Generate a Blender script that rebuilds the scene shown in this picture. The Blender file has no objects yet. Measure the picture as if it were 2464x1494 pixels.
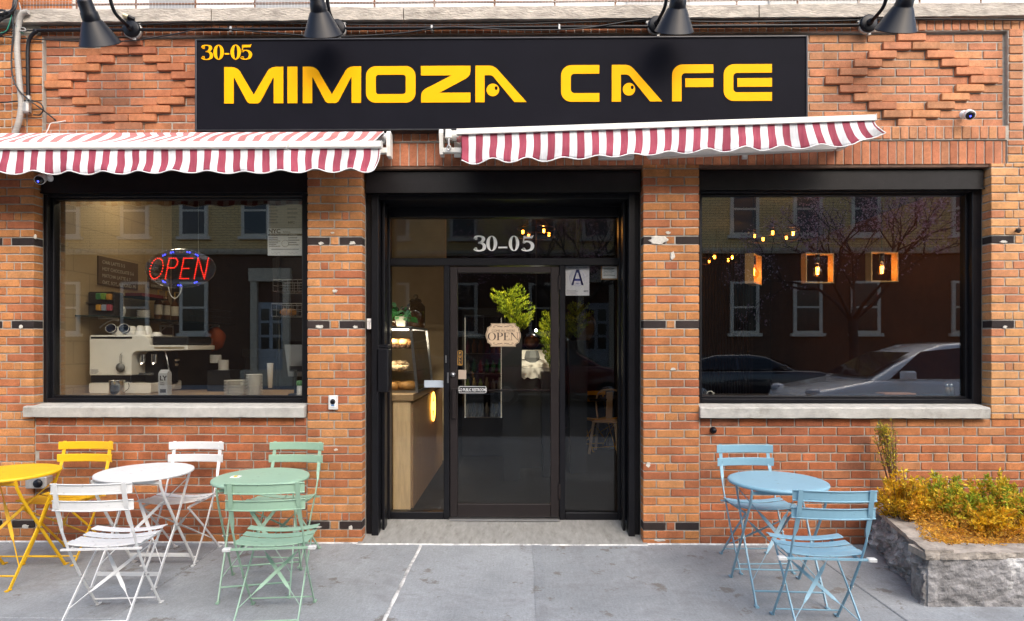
import bpy, math, random
from mathutils import Vector, Matrix, noise
R = random.Random(7)
sc = bpy.context.scene
col = sc.collection
rad = math.radians
# ------------------------------------------------------------------ camera
FPX, HY, CXP = 1480.0, 829.0, 1232.0          # focal length, horizon row, centre column (2464 px wide frame)
CAMY, CAMZ, YAW = -4.85, 1.57, 0.0125
cd = bpy.data.cameras.new('camera'); cam = bpy.data.objects.new('camera', cd); col.objects.link(cam)
cam.location = (0, CAMY, CAMZ); cam.rotation_euler = (rad(90), 0, YAW)
cd.sensor_fit = 'HORIZONTAL'; cd.sensor_width = 36; cd.lens = 36*FPX/2464
cd.shift_y = (HY-747)/2464; cd.clip_start = .05; cd.clip_end = 500
sc.camera = cam
def W(px, py, Y=0.0):
    "point of the plane y=Y seen at a pixel of the 2464 px frame (used to measure the facade)"
    u, v = (px-CXP)/FPX, (HY-py)/FPX
    dx, dy = -math.sin(YAW)+u*math.cos(YAW), math.cos(YAW)+u*math.sin(YAW)
    t = (Y-CAMY)/dy
    return Vector((dx*t, Y, CAMZ+v*t))
def X(px, Y=0.0): return W(px, HY, Y).x
# ------------------------------------------------------------------ objects
BASE = {}
def link(o, parent=None):
    col.objects.link(o)
    if parent is not None: o.parent = parent
    return o
def tag(o, label=None, cat=None, group=None, kind=None):
    if label: o['label'] = label
    if cat: o['category'] = cat
    if group: o['group'] = group
    if kind: o['kind'] = kind
    return o
def thing(name, label, cat, loc=(0, 0, 0), rz=0, group=None):
    o = bpy.data.objects.new(name, None); link(o)
    o.empty_display_size = .1
    o.location = loc; o.rotation_euler = (0, 0, rz)
    BASE[o] = Vector(loc) if not rz else Vector((0, 0, 0))
    return tag(o, label, cat, group)
def dup(root, loc, rz, label, group=None):
    r = root.copy(); col.objects.link(r); r.location = loc; r.rotation_euler = (0, 0, rz); r['label'] = label
    if group: r['group'] = group
    for ch in list(root.children):
        c = ch.copy(); col.objects.link(c); c.parent = r
        for g in list(ch.children):
            d = g.copy(); col.objects.link(d); d.parent = c
    return r
class MB:
    def __init__(s): s.v = []; s.f = []; s.m = []; s.s = []; s.c = []
    def add(s, vs, fs, m=0, smooth=False, c=(1, 1, 1)):
        b = len(s.v); s.v += [Vector(p) for p in vs]
        for f in fs:
            s.f.append([i+b for i in f]); s.m.append(m); s.s.append(smooth); s.c.append(c)
        return s
    def box(s, x0, x1, y0, y1, z0, z1, m=0, c=(1, 1, 1)):
        v = [(x, y, z) for x in (x0, x1) for y in (y0, y1) for z in (z0, z1)]
        return s.add(v, [(0, 1, 3, 2), (4, 6, 7, 5), (0, 4, 5, 1), (2, 3, 7, 6), (0, 2, 6, 4), (1, 5, 7, 3)], m, False, c)
    def cbox(s, x0, x1, y0, y1, z0, z1, b=.004, m=0, c=(1, 1, 1)):
        "box with all edges chamfered"
        vs = []; idx = {}
        X_ = (x0, x1); Y_ = (y0, y1); Z_ = (z0, z1)
        for i in (0, 1):
            for j in (0, 1):
                for k in (0, 1):
                    sx, sy, sz = (b, -b)[i], (b, -b)[j], (b, -b)[k]
                    for a, p in enumerate(((X_[i], Y_[j]+sy, Z_[k]+sz), (X_[i]+sx, Y_[j], Z_[k]+sz), (X_[i]+sx, Y_[j]+sy, Z_[k]))):
                        idx[i, j, k, a] = len(vs); vs.append(p)
        F = []
        g = lambda *t: idx[t]
        for i in (0, 1): F.append([g(i, 0, 0, 0), g(i, 1, 0, 0), g(i, 1, 1, 0), g(i, 0, 1, 0)][::1 if i else -1])
        for j in (0, 1): F.append([g(0, j, 0, 1), g(1, j, 0, 1), g(1, j, 1, 1), g(0, j, 1, 1)][::-1 if j else 1])
        for k in (0, 1): F.append([g(0, 0, k, 2), g(1, 0, k, 2), g(1, 1, k, 2), g(0, 1, k, 2)][::1 if k else -1])
        for j in (0, 1):
            for k in (0, 1): F.append([g(0, j, k, 1), g(1, j, k, 1), g(1, j, k, 2), g(0, j, k, 2)][::1 if j == k else -1])
        for i in (0, 1):
            for k in (0, 1): F.append([g(i, 0, k, 0), g(i, 1, k, 0), g(i, 1, k, 2), g(i, 0, k, 2)][::-1 if i == k else 1])
        for i in (0, 1):
            for j in (0, 1): F.append([g(i, j, 0, 0), g(i, j, 1, 0), g(i, j, 1, 1), g(i, j, 0, 1)][::1 if i == j else -1])
        for i in (0, 1):
            for j in (0, 1):
                for k in (0, 1): F.append([g(i, j, k, 0), g(i, j, k, 1), g(i, j, k, 2)][::-1 if (i+j+k) % 2 else 1])
        return s.add(vs, F, m, False, c)
    def tube(s, pts, r, n=8, m=0, smooth=True, cap=True, c=(1, 1, 1)):
        pts = [Vector(p) for p in pts]; rs = r if isinstance(r, (list, tuple)) else [r]*len(pts)
        vs = []; fs = []; up = None
        for i, p in enumerate(pts):
            t = (pts[min(i+1, len(pts)-1)]-pts[max(i-1, 0)]).normalized()
            if up is None:
                up = Vector((0, 0, 1)) if abs(t.z) < .9 else Vector((1, 0, 0))
            a = (up-t*up.dot(t)).normalized(); up = a; b = t.cross(a)
            for k in range(n):
                an = 2*math.pi*k/n
                vs.append(p+(a*math.cos(an)+b*math.sin(an))*rs[i])
        for i in range(len(pts)-1):
            for k in range(n):
                fs.append((i*n+k, i*n+(k+1) % n, (i+1)*n+(k+1) % n, (i+1)*n+k))
        s.add(vs, fs, m, smooth, c)
        if cap: s.add(vs, [list(range(n))[::-1], [(len(pts)-1)*n+k for k in range(n)]], m, False, c)
        return s
    def bar(s, pts, w, t, wd, m=0):
        "flat bar: width w along wd (one vector, or one per point), thickness t"
        pts = [Vector(p) for p in pts]; vs = []; fs = []
        wds = [Vector(wd)]*len(pts) if not isinstance(wd[0], (tuple, list, Vector)) else [Vector(q) for q in wd]
        ws = w if isinstance(w, (list, tuple)) else [w]*len(pts)
        for i, p in enumerate(pts):
            tg = (pts[min(i+1, len(pts)-1)]-pts[max(i-1, 0)]).normalized()
            a = (wds[i]-tg*wds[i].dot(tg)).normalized(); b = tg.cross(a)
            for sx, sy in ((-1, -1), (1, -1), (1, 1), (-1, 1)): vs.append(p+a*(sx*ws[i]/2)+b*(sy*t/2))
        for i in range(len(pts)-1):
            for k in range(4): fs.append((i*4+k, i*4+(k+1) % 4, i*4+4+(k+1) % 4, i*4+4+k))
        n = len(pts)-1
        fs += [(3, 2, 1, 0), (n*4, n*4+1, n*4+2, n*4+3)]
        return s.add(vs, fs, m)
    def lathe(s, prof, cen=(0, 0, 0), n=24, m=0, smooth=True, axis=None, c=(1, 1, 1)):
        "profile of (radius, height) turned round an axis (default z) through cen"
        cen = Vector(cen); ax = Vector(axis or (0, 0, 1)).normalized()
        a = ax.orthogonal().normalized(); b = ax.cross(a); vs = []; fs = []
        for r, h in prof:
            for k in range(n):
                an = 2*math.pi*k/n; vs.append(cen+ax*h+(a*math.cos(an)+b*math.sin(an))*r)
        for i in range(len(prof)-1):
            for k in range(n): fs.append((i*n+k, i*n+(k+1) % n, (i+1)*n+(k+1) % n, (i+1)*n+k))
        s.add(vs, fs, m, smooth, c)
        return s
    def prism(s, poly, y0, y1, m=0, c=(1, 1, 1)):
        "polygon of (x, z) extruded along y"
        n = len(poly); vs = [(x, y0, z) for x, z in poly]+[(x, y1, z) for x, z in poly]
        fs = [list(range(n)), list(range(2*n-1, n-1, -1))]+[(i, i+n, (i+1) % n+n, (i+1) % n) for i in range(n)]
        return s.add(vs, fs, m, False, c)
    def prismx(s, poly, x0, x1, m=0, c=(1, 1, 1)):
        "polygon of (y, z) extruded along x"
        n = len(poly); vs = [(x0, y, z) for y, z in poly]+[(x1, y, z) for y, z in poly]
        fs = [list(range(n)), list(range(2*n-1, n-1, -1))]+[(i, i+n, (i+1) % n+n, (i+1) % n) for i in range(n)]
        return s.add(vs, fs, m, False, c)
    def blob(s, cen, r, m=0, jit=.0, c=(1, 1, 1), nu=10, nv=7, sc3=(1, 1, 1), seed=0):
        cen = Vector(cen); vs = []; fs = []
        for j in range(nv+1):
            th = math.pi*j/nv
            for i in range(nu):
                ph = 2*math.pi*i/nu
                d = Vector((math.sin(th)*math.cos(ph), math.sin(th)*math.sin(ph), math.cos(th)))
                k = r*(1+jit*noise.noise(d*2.3+Vector((seed*3.1, seed, 0))))
                vs.append(cen+Vector((d.x*sc3[0], d.y*sc3[1], d.z*sc3[2]))*k)
        for j in range(nv):
            for i in range(nu): fs.append((j*nu+i, (j+1)*nu+i, (j+1)*nu+(i+1) % nu, j*nu+(i+1) % nu))
        return s.add(vs, fs, m, True, c)
    def leaf(s, p, d, up, L, w, m=0, c=(1, 1, 1)):
        d = d.normalized(); sd = d.cross(up)
        if sd.length < 1e-4: sd = d.orthogonal()
        sd.normalize(); n = sd.cross(d)
        return s.add([p, p+d*L*.5+sd*w/2+n*L*.06, p+d*L, p+d*L*.5-sd*w/2+n*L*.06], [(0, 1, 2, 3)], m, False, c)
    def build(s, name, mats, parent=None, base=None):
        me = bpy.data.meshes.new(name)
        off = Vector((0, 0, 0))
        if parent is not None: off = BASE.get(parent, off)
        elif base is not None: off = Vector(base)
        me.from_pydata([p-off for p in s.v], [], s.f)
        if not isinstance(mats, (list, tuple)): mats = [mats]
        for q in mats: me.materials.append(q)
        me.polygons.foreach_set('material_index', s.m)
        me.polygons.foreach_set('use_smooth', s.s)
        if any(c != (1, 1, 1) for c in s.c):
            at = me.color_attributes.new('col', 'FLOAT_COLOR', 'CORNER'); buf = []
            for f, c in zip(s.f, s.c): buf += [c[0], c[1], c[2], 1.0]*len(f)
            at.data.foreach_set('color', buf)
        me.update()
        o = bpy.data.objects.new(name, me); link(o, parent)
        if parent is None and base is not None: o.location = off
        BASE[o] = off
        return o
def fixn(o):
    "consistent outward normals"
    import bmesh
    bm = bmesh.new(); bm.from_mesh(o.data); bmesh.ops.recalc_face_normals(bm, faces=bm.faces); bm.to_mesh(o.data); bm.free(); return o
def rnd(a, b): return R.uniform(a, b)
def rv(): return Vector((R.gauss(0, 1), R.gauss(0, 1), R.gauss(0, 1))).normalized()
def bez(p, n=10):
    "Catmull-Rom through points"
    p = [Vector(q) for q in p]; out = []
    for i in range(len(p)-1):
        a, b, c, d = p[max(i-1, 0)], p[i], p[i+1], p[min(i+2, len(p)-1)]
        for k in range(n):
            t = k/n
            out.append(.5*((2*b)+(c-a)*t+(2*a-5*b+4*c-d)*t*t+(3*b-a-3*c+d)*t**3))
    out.append(p[-1]); return out
# ------------------------------------------------------------------ materials
MATS = {}
def nt(name):
    m = bpy.data.materials.new(name); m.use_nodes = True
    t = m.node_tree; return m, t, t.nodes['Principled BSDF'], t.nodes, t.links
def pm(name, c, rough=.5, metal=0, var=.12, scale=6, bump=0, bscale=80, attr=False, emit=None, es=0, dirt=None, stretch=None, spec=None, coat=0):
    if name in MATS: return MATS[name]
    m, t, b, N, L = nt(name)
    tc = N.new('ShaderNodeTexCoord'); vec = tc.outputs['Object']
    if stretch:
        mp = N.new('ShaderNodeMapping'); mp.inputs['Scale'].default_value = stretch; L.new(vec, mp.inputs[0]); vec = mp.outputs[0]
    src = None
    if attr:
        a = N.new('ShaderNodeAttribute'); a.attribute_name = 'col'; src = a.outputs['Color']
    else:
        q = N.new('ShaderNodeRGB'); q.outputs[0].default_value = (*c, 1); src = q.outputs[0]
    if var:
        nz = N.new('ShaderNodeTexNoise'); nz.inputs['Scale'].default_value = scale; nz.inputs['Detail'].default_value = 6; nz.inputs['Roughness'].default_value = .65
        L.new(vec, nz.inputs['Vector'])
        mr = N.new('ShaderNodeMapRange'); mr.inputs['From Min'].default_value = .3; mr.inputs['From Max'].default_value = .7
        mr.inputs['To Min'].default_value = 1-var; mr.inputs['To Max'].default_value = 1+var; L.new(nz.outputs[0], mr.inputs[0])
        mx = N.new('ShaderNodeMix'); mx.data_type = 'RGBA'; mx.blend_type = 'MULTIPLY'; mx.inputs[0].default_value = 1
        L.new(src, mx.inputs[6]); L.new(mr.outputs[0], mx.inputs[7]); src = mx.outputs[2]
    if dirt:
        (dc, ds, lo, hi) = dirt
        nz = N.new('ShaderNodeTexNoise'); nz.inputs['Scale'].default_value = ds; nz.inputs['Detail'].default_value = 8; nz.inputs['Roughness'].default_value = .7
        L.new(vec, nz.inputs['Vector'])
        mr = N.new('ShaderNodeMapRange'); mr.inputs['From Min'].default_value = lo; mr.inputs['From Max'].default_value = hi; L.new(nz.outputs[0], mr.inputs[0])
        mx = N.new('ShaderNodeMix'); mx.data_type = 'RGBA'; L.new(mr.outputs[0], mx.inputs[0]); L.new(src, mx.inputs[6]); mx.inputs[7].default_value = (*dc, 1); src = mx.outputs[2]
    L.new(src, b.inputs['Base Color'])
    b.inputs['Roughness'].default_value = rough; b.inputs['Metallic'].default_value = metal
    if spec is not None: b.inputs['Specular IOR Level'].default_value = spec
    if coat: b.inputs['Coat Weight'].default_value = coat; b.inputs['Coat Roughness'].default_value = .08
    if bump:
        nz = N.new('ShaderNodeTexNoise'); nz.inputs['Scale'].default_value = bscale; nz.inputs['Detail'].default_value = 5; L.new(vec, nz.inputs['Vector'])
        bp = N.new('ShaderNodeBump'); bp.inputs['Strength'].default_value = bump; bp.inputs['Distance'].default_value = .01
        L.new(nz.outputs[0], bp.inputs['Height']); L.new(bp.outputs[0], b.inputs['Normal'])
    if emit:
        b.inputs['Emission Color'].default_value = (*emit, 1); b.inputs['Emission Strength'].default_value = es
    MATS[name] = m; return m
def brick_mat():
    m, t, b, N, L = nt('brick')
    tc = N.new('ShaderNodeTexCoord'); a = N.new('ShaderNodeAttribute'); a.attribute_name = 'col'
    def mul(src, scale, fmin, fmax, tmin, tmax, detail=4, rough=.6):
        nz = N.new('ShaderNodeTexNoise'); nz.inputs['Scale'].default_value = scale; nz.inputs['Detail'].default_value = detail; nz.inputs['Roughness'].default_value = rough
        L.new(tc.outputs['Object'], nz.inputs['Vector'])
        mr = N.new('ShaderNodeMapRange'); mr.inputs['From Min'].default_value = fmin; mr.inputs['From Max'].default_value = fmax; mr.inputs['To Min'].default_value = tmin; mr.inputs['To Max'].default_value = tmax
        L.new(nz.outputs[0], mr.inputs[0])
        mx = N.new('ShaderNodeMix'); mx.data_type = 'RGBA'; mx.blend_type = 'MULTIPLY'; mx.inputs[0].default_value = 1
        L.new(src, mx.inputs[6]); L.new(mr.outputs[0], mx.inputs[7]); return mx.outputs[2]
    s = mul(a.outputs['Color'], 9, .3, .7, .8, 1.18)
    s = mul(s, 45, .3, .7, .84, 1.12)
    s = mul(s, 230, .30, .42, .45, 1.0, 2, .5)
    s = mul(s, 1.3, .3, .7, .85, 1.12)
    mp = N.new('ShaderNodeMapping'); mp.inputs['Scale'].default_value = (5, 5, .5); L.new(tc.outputs['Object'], mp.inputs[0])
    s = mul(s, 1.4, .35, .75, 1.06, .80); L.new(mp.outputs[0], s.node.inputs[7].links[0].from_node.inputs[0].links[0].from_node.inputs['Vector'])
    # pale efflorescence blooms
    nz = N.new('ShaderNodeTexNoise'); nz.inputs['Scale'].default_value = 3.2; nz.inputs['Detail'].default_value = 9; nz.inputs['Roughness'].default_value = .75
    L.new(tc.outputs['Object'], nz.inputs['Vector'])
    mr = N.new('ShaderNodeMapRange'); mr.inputs['From Min'].default_value = .66; mr.inputs['From Max'].default_value = .82; mr.inputs['To Max'].default_value = .5; L.new(nz.outputs[0], mr.inputs[0])
    mx = N.new('ShaderNodeMix'); mx.data_type = 'RGBA'; L.new(mr.outputs[0], mx.inputs[0]); L.new(s, mx.inputs[6]); mx.inputs[7].default_value = (.5, .42, .36, 1)
    L.new(mx.outputs[2], b.inputs['Base Color']); b.inputs['Roughness'].default_value = .82; b.inputs['Specular IOR Level'].default_value = .25
    nz = N.new('ShaderNodeTexNoise'); nz.inputs['Scale'].default_value = 160; nz.inputs['Detail'].default_value = 4; L.new(tc.outputs['Object'], nz.inputs['Vector'])
    bp = N.new('ShaderNodeBump'); bp.inputs['Strength'].default_value = .35; bp.inputs['Distance'].default_value = .004
    L.new(nz.outputs[0], bp.inputs['Height']); L.new(bp.outputs[0], b.inputs['Normal'])
    return m
def glass_mat(name, tint=(.86, .88, .87), r0=.05):
    m, t, b, N, L = nt(name); N.remove(b)
    out = N['Material Output']; tr = N.new('ShaderNodeBsdfTransparent'); tr.inputs[0].default_value = (*tint, 1)
    gl = N.new('ShaderNodeBsdfGlossy'); gl.inputs['Roughness'].default_value = 0.0; gl.inputs[0].default_value = (1, 1, 1, 1)
    lw = N.new('ShaderNodeLayerWeight'); lw.inputs['Blend'].default_value = .5
    pw = N.new('ShaderNodeMath'); pw.operation = 'POWER'; L.new(lw.outputs['Facing'], pw.inputs[0]); pw.inputs[1].default_value = 5
    ma = N.new('ShaderNodeMath'); ma.operation = 'MULTIPLY_ADD'; L.new(pw.outputs[0], ma.inputs[0]); ma.inputs[1].default_value = 1-r0; ma.inputs[2].default_value = r0
    mx = N.new('ShaderNodeMixShader'); L.new(ma.outputs[0], mx.inputs[0]); L.new(tr.outputs[0], mx.inputs[1]); L.new(gl.outputs[0], mx.inputs[2])
    L.new(mx.outputs[0], out.inputs[0]); return m
def emis(name, c, s):
    if name in MATS: return MATS[name]
    m, t, b, N, L = nt(name); b.inputs['Base Color'].default_value = (*[x*.5 for x in c], 1)
    b.inputs['Emission Color'].default_value = (*c, 1); b.inputs['Emission Strength'].default_value = s; MATS[name] = m; return m
BRICK = brick_mat()
MORTAR = pm('mortar', (.37, .345, .30), .9, var=.2, scale=25, bump=.4, bscale=200)
STONE = pm('cast_stone', (.40, .39, .36), .85, var=.18, scale=12, bump=.3, bscale=120, dirt=((.16, .15, .12), 5, .56, .8))
LEDGE = pm('ledge_stone', (.42, .375, .32), .9, var=.35, scale=9, bump=1, bscale=28, stretch=(1, 1, 3), dirt=((.13, .12, .10), 3, .55, .85))
BLACK = pm('black_painted_steel', (.008, .008, .010), .38, var=.2, scale=20, spec=.3)
BLACKM = pm('black_satin_metal', (.007, .007, .009), .34, var=.2, scale=15, spec=.28, dirt=((.03, .03, .03), 40, .62, .72))
GLASS = glass_mat('window_glass', (.87, .88, .87), .095)
GLASSD = glass_mat('door_glass', (.87, .88, .87), .032)
# ------------------------------------------------------------------ flat lettering
def outline(polys, name, mat, parent, to3, depth=.002):
    "filled outline: list of 2-D polygons (holes by even-odd), placed by to3(u, v) -> world point, given thickness"
    cu = bpy.data.curves.new(name, 'CURVE'); cu.dimensions = '2D'; cu.fill_mode = 'BOTH'; cu.extrude = .5
    for p in polys:
        sp = cu.splines.new('POLY'); sp.points.add(len(p)-1); sp.use_cyclic_u = True
        for q, (u, v) in zip(sp.points, p): q.co = (u, v, 0, 1)
    return _flat(cu, name, mat, parent, to3, depth)
def _flat(cu, name, mat, parent, to3, depth):
    tmp = bpy.data.objects.new('tmp', cu); col.objects.link(tmp)
    dg = bpy.context.evaluated_depsgraph_get(); dg.update()
    me = bpy.data.meshes.new_from_object(tmp.evaluated_get(dg))
    bpy.data.objects.remove(tmp); bpy.data.curves.remove(cu)
    off = BASE.get(parent, Vector((0, 0, 0)))
    o0 = to3(0, 0); nn = (to3(1, 0)-o0).cross(to3(0, 1)-o0).normalized()
    for v in me.vertices:
        u, w, h = v.co; v.co = to3(u, w)+nn*(depth if h > 0 else 0)-off
    me.materials.clear(); me.materials.append(mat); me.name = name
    o = bpy.data.objects.new(name, me); link(o, parent); BASE[o] = off; return o
def text(s, name, mat, parent, to3, size=1, depth=.001, align='LEFT', bold=0, spacing=1):
    cu = bpy.data.curves.new(name, 'FONT'); cu.body = s; cu.size = size; cu.align_x = align; cu.extrude = .5; cu.offset = bold; cu.space_character = spacing
    cu.resolution_u = 3
    return _flat(cu, name, mat, parent, to3, depth)
def plane_xz(x, y, z): return lambda u, v: Vector((x+u, y, z+v))
def arc(cx, cy, rx, ry, a0, a1, n=8): return [(cx+rx*math.cos(rad(a0+(a1-a0)*i/n)), cy+ry*math.sin(rad(a0+(a1-a0)*i/n))) for i in range(n+1)]
def rrect(x0, y0, x1, y1, r, n=6):
    return arc(x1-r, y1-r, r, r, 0, 90, n)+arc(x0+r, y1-r, r, r, 90, 180, n)+arc(x0+r, y0+r, r, r, 180, 270, n)+arc(x1-r, y0+r, r, r, 270, 360, n)
def pen(pts, thin, thick, n=8):
    "a stroke drawn with a broad pen: thick where it runs up and down, thin where it runs across"
    q = bez([(a, b, 0) for a, b in pts], n); l = []; r = []
    for i, p in enumerate(q):
        t = (q[min(i+1, len(q)-1)]-q[max(i-1, 0)]).normalized(); w = (thin+(thick-thin)*abs(t.y)**1.3)/2
        l.append((p.x-t.y*w, p.y+t.x*w)); r.append((p.x+t.y*w, p.y-t.x*w))
    return l+r[::-1]
def ring(cx, cy, rx, ry, tx, ty, n=36): return [arc(cx, cy, rx, ry, 0, 360, n)[:-1], arc(cx, cy, rx-tx, ry-ty, 0, 360, n)[:-1]]
def num3(w=.55, k=.17, th=.05):
    return [pen([(.05, .80), (.10, .93), (.25, .97), (.42, .90), (.45, .74), (.36, .60), (.22, .54)], th, k), pen([(.20, .55), (.40, .50), (.50, .33), (.46, .12), (.28, .02), (.10, .06), (.03, .17)], th, k),
            arc(.09, .80, .075, .075, 0, 360, 10)[:-1], arc(.08, .17, .075, .075, 0, 360, 10)[:-1]]
def num0(k=.17): return ring(.27, .5, .27, .5, k, .05)
def num5(k=.17, th=.05):
    return [[(.07, .98), (.5, .98), (.53, 1.03), (.55, 1.03), (.49, .82), (.12, .82)], [(.07, .98), (.12, .9), (.10, .50), (.04, .50)],
            pen([(.06, .53), (.20, .62), (.40, .56), (.50, .36), (.44, .12), (.26, .02), (.10, .06), (.03, .16)], th, k), arc(.085, .15, .07, .07, 0, 360, 10)[:-1]]
def shift(ps, dx, dy=0, sx=1, sy=1): return [[(x*sx+dx, y*sy+dy) for x, y in p] for p in ps]
def put(glyphs, name, mat, parent, to3, depth=.002):
    "separate overlapping strokes would cancel under even-odd, so each stroke group is its own fill, joined to one mesh"
    obs = [outline(g, name, mat, parent, to3, depth) for g in glyphs]
    import bmesh
    bm = bmesh.new()
    for o in obs: bm.from_mesh(o.data)
    bm.to_mesh(obs[0].data); bm.free()
    for o in obs[1:]: bpy.data.objects.remove(o)
    return obs[0]
# ================================================================== the cafe building
cafe = thing('cafe_building', 'orange brick corner cafe with stone ledge, dark shopfront and two big windows', 'building', (0, 0, 0))
K = {'pier': [(.49, .20, .068), (.47, .185, .062), (.44, .16, .058), (.40, .135, .055), (.51, .225, .085), (.46, .185, .06), (.36, .115, .05)],
     'rpier': [(.57, .285, .12), (.55, .26, .11), (.59, .30, .135), (.51, .22, .10), (.47, .185, .09), (.56, .27, .105)],
     'panel': [(.50, .190, .095), (.47, .175, .09), (.45, .160, .075), (.42, .145, .07), (.46, .175, .08), (.39, .135, .07), (.43, .16, .075), (.34, .14, .075), (.48, .185, .08)],
     'rpanel': [(.54, .225, .115), (.52, .21, .105), (.55, .24, .12), (.48, .19, .10), (.46, .21, .105), (.56, .25, .115)],
     'base': [(.37, .115, .045), (.34, .10, .042), (.42, .14, .052), (.35, .11, .05), (.28, .10, .05), (.38, .14, .06), (.40, .12, .045)],
     'rbase': [(.46, .165, .06), (.42, .14, .055), (.50, .19, .07), (.40, .14, .06), (.47, .20, .085)],
     'low': [(.38, .125, .045), (.32, .10, .042), (.43, .165, .055), (.27, .082, .038), (.36, .12, .05)],
     'soldier': [(.46, .16, .08), (.42, .145, .072), (.49, .185, .09), (.40, .15, .08), (.44, .18, .09), (.37, .13, .065)],
     'dark': [(.028, .020, .020), (.035, .024, .022)]}
J = .010
bw = MB()
def brick(x0, x1, z0, z1, y, kind, d=.10, j=.0012):
    if x1-x0 < .012: return
    c = R.choice(K[kind]); k = rnd(.94, 1.07); c = (c[0]*k*1.02, c[1]*k*1.03, c[2]*k*1.0); g = .4*c[0]+.6*c[1]; c = tuple(q*.97+g*.03 for q in c)
    a = lambda: rnd(-j, j)
    yy = y+rnd(-.0012, .0018)
    bw.cbox(x0+a(), x1+a(), yy, yy+d, z0+a(), z1+a(), .0035, 0, c)
def course(x0, x1, z0, z1, y, kind, L, phase, d=.10, skip=None):
    "one course of bricks of pitch L starting at phase, cut at both ends"
    n0 = math.floor((x0-phase)/L)-1
    x = phase+n0*L
    while x < x1:
        a, b = max(x, x0), min(x+L-J, x1)
        if x1-b < .02: b = x1
        if a-x0 < .02: a = x0
        if b-a > .03 and not (skip and skip(a, b)): brick(a, b, z0, z1, y, kind, d)
        x += L
def mixed(x0, x1, z0, z1, y, kind, L, phase):
    "header course: small bricks between halves"
    pat = [.50, .30, .50, .70-.012]; x = phase-3*L*2; i = 0
    while x < x1:
        w = L*pat[i % 4]*1.0; a, b = max(x, x0), min(x+w-J, x1)
        if b-a > .03: brick(a, b, z0, z1, y, kind)
        x += w; i += 1
CH = .0662; L0 = .2187; ZR = 2.386+CH/2           # pier course height, brick pitch, top of the dark accent course
chips = []                                          # places where mortar was smeared over broken brick
def pier(x0, x1, ztop, kind, phase, zbot=0.0, low=None, dark=True):
    k = -30
    while True:
        zt = ZR-k*CH; zb = zt-CH+J
        k += 1; kk = k-1
        if zb > ztop-.02: continue
        if zt < zbot+.02: break
        zt = min(zt, ztop); zb = max(zb, zbot)
        kd = low if (low and zt < .52) else kind
        if dark and kk in (0, 10, 34):
            n = math.floor((x0-phase)/(2*L0)); x = phase+n*2*L0
            while x < x1:
                for a, b, q in ((x-.0, x+.176, 'dark'), (x+.186, x+.246, kd), (x+.256, x+2*L0-J, 'dark')):
                    a, b = max(a, x0), min(b, x1)
                    if x1-b < .02: b = x1
                    if b-a > .02:
                        brick(a, b, zb, zt, 0, q)
                        if q == 'dark' and b-a > .1: chips.append(((a+b)/2+rnd(-.02, .03), zb, kk))
                x += 2*L0
        elif (kk-3) % 6 == 0:
            n = math.floor((x0-phase)/(2*L0)); x = phase+n*2*L0
            while x < x1:
                for a, b in ((0, .1), (.107, .165), (.172, .27), (.277, .328), (.336, 2*L0-J)):
                    p, q = max(x+a, x0), min(x+b, x1)
                    if x1-q < .02: q = x1
                    if q-p > .02: brick(p, q, zb, zt, 0, kd)
                x += 2*L0
        else:
            course(x0, x1, zb, zt, 0, kd, L0, phase+(0 if kk % 2 == 0 else L0/2))
XL0, XL1 = -3.872, -1.682       # left window opening
XD0, XD1 = -1.247, .9715        # door opening
XR0, XR1 = 1.410, 3.684         # right window opening
FL, FR = -5.2, 5.2
ZL = 2.985                      # lintel
pier(FL, XL0, ZL, 'pier', XL0-2*L0+J*.5)
pier(XL1, XD0, ZL, 'pier', XL1)
pier(XD1, XR0, ZL, 'pier', XD1)
pier(XR1, FR, ZL, 'rpier', XR1+.001, zbot=.99)
# walls under the sills
def base(x0, x1, kinds, phase, z=.985):
    i = 0
    while z > .03:
        h = .0680 if i < 7 else .0645
        zb = max(z-h+J, 0); kd = kinds[0] if i < 7 else kinds[1]
        if i in (4, 12): course(x0, x1, zb, z, .010, kd, L0*.52, phase+.03)
        else: course(x0, x1, zb, z, .010, kd, L0, phase+(L0/2 if i % 2 else 0))
        z -= h; i += 1
base(XL0+.01, XL1-.012, ('base', 'low'), XL0+.12)
base(XR0+.012, 2.75, ('base', 'base'), XR0+.10); base(2.75, FR, ('rbase', 'base'), XR0+.10)
# soldier course over the openings, rowlocks, stacked headers
x = -4.3
while x < 3.80: brick(x, min(x+.0685-J*.8, 3.805), ZL, 3.165, .012, 'soldier'); x += .0685
for a, b in ((FL, -4.305), (3.815, FR)):
    k = 0; z = ZL+J
    while z < 3.16: course(a, b, z, min(z+CH-J, 3.165), 0, 'rpier' if a > 0 else 'pier', L0, a+(L0/2 if k % 2 else 0)); z += CH; k += 1
XP0, XP1 = -3.80, 3.80         # the recessed panel between the stacked headers
x = XP0
while x < XP1: brick(x, min(x+.0685-J*.8, XP1), 3.180, 3.276, 0, 'rpanel' if x > 1.5 else 'soldier'); x += .0685
x = XP0-.02
while x < XP1+.13: brick(x, x+.0655-J*.8, 4.030, 4.110, .004, 'rpanel' if x > 1 else 'panel'); x += .0655
for a, b in ((XP0-.245, XP0-.135), (XP0-.122, XP0-.008), (XP1+.025, XP1+.13)):
    z = 3.180
    while z < 4.0: brick(a, b, z, z+.0665-J, 0, 'rpanel' if a > 0 else 'pier'); z += .0665
for a, b in ((FL, XP0-.255), (XP1+.15, FR)):
    k = 0; z = 3.175
    while z < 4.08: course(a, b, z, min(z+CH-J, 4.11), .004, 'rpier' if a > 0 else 'pier', L0, a+(L0/2 if k % 2 else .0)); z += CH; k += 1
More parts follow.
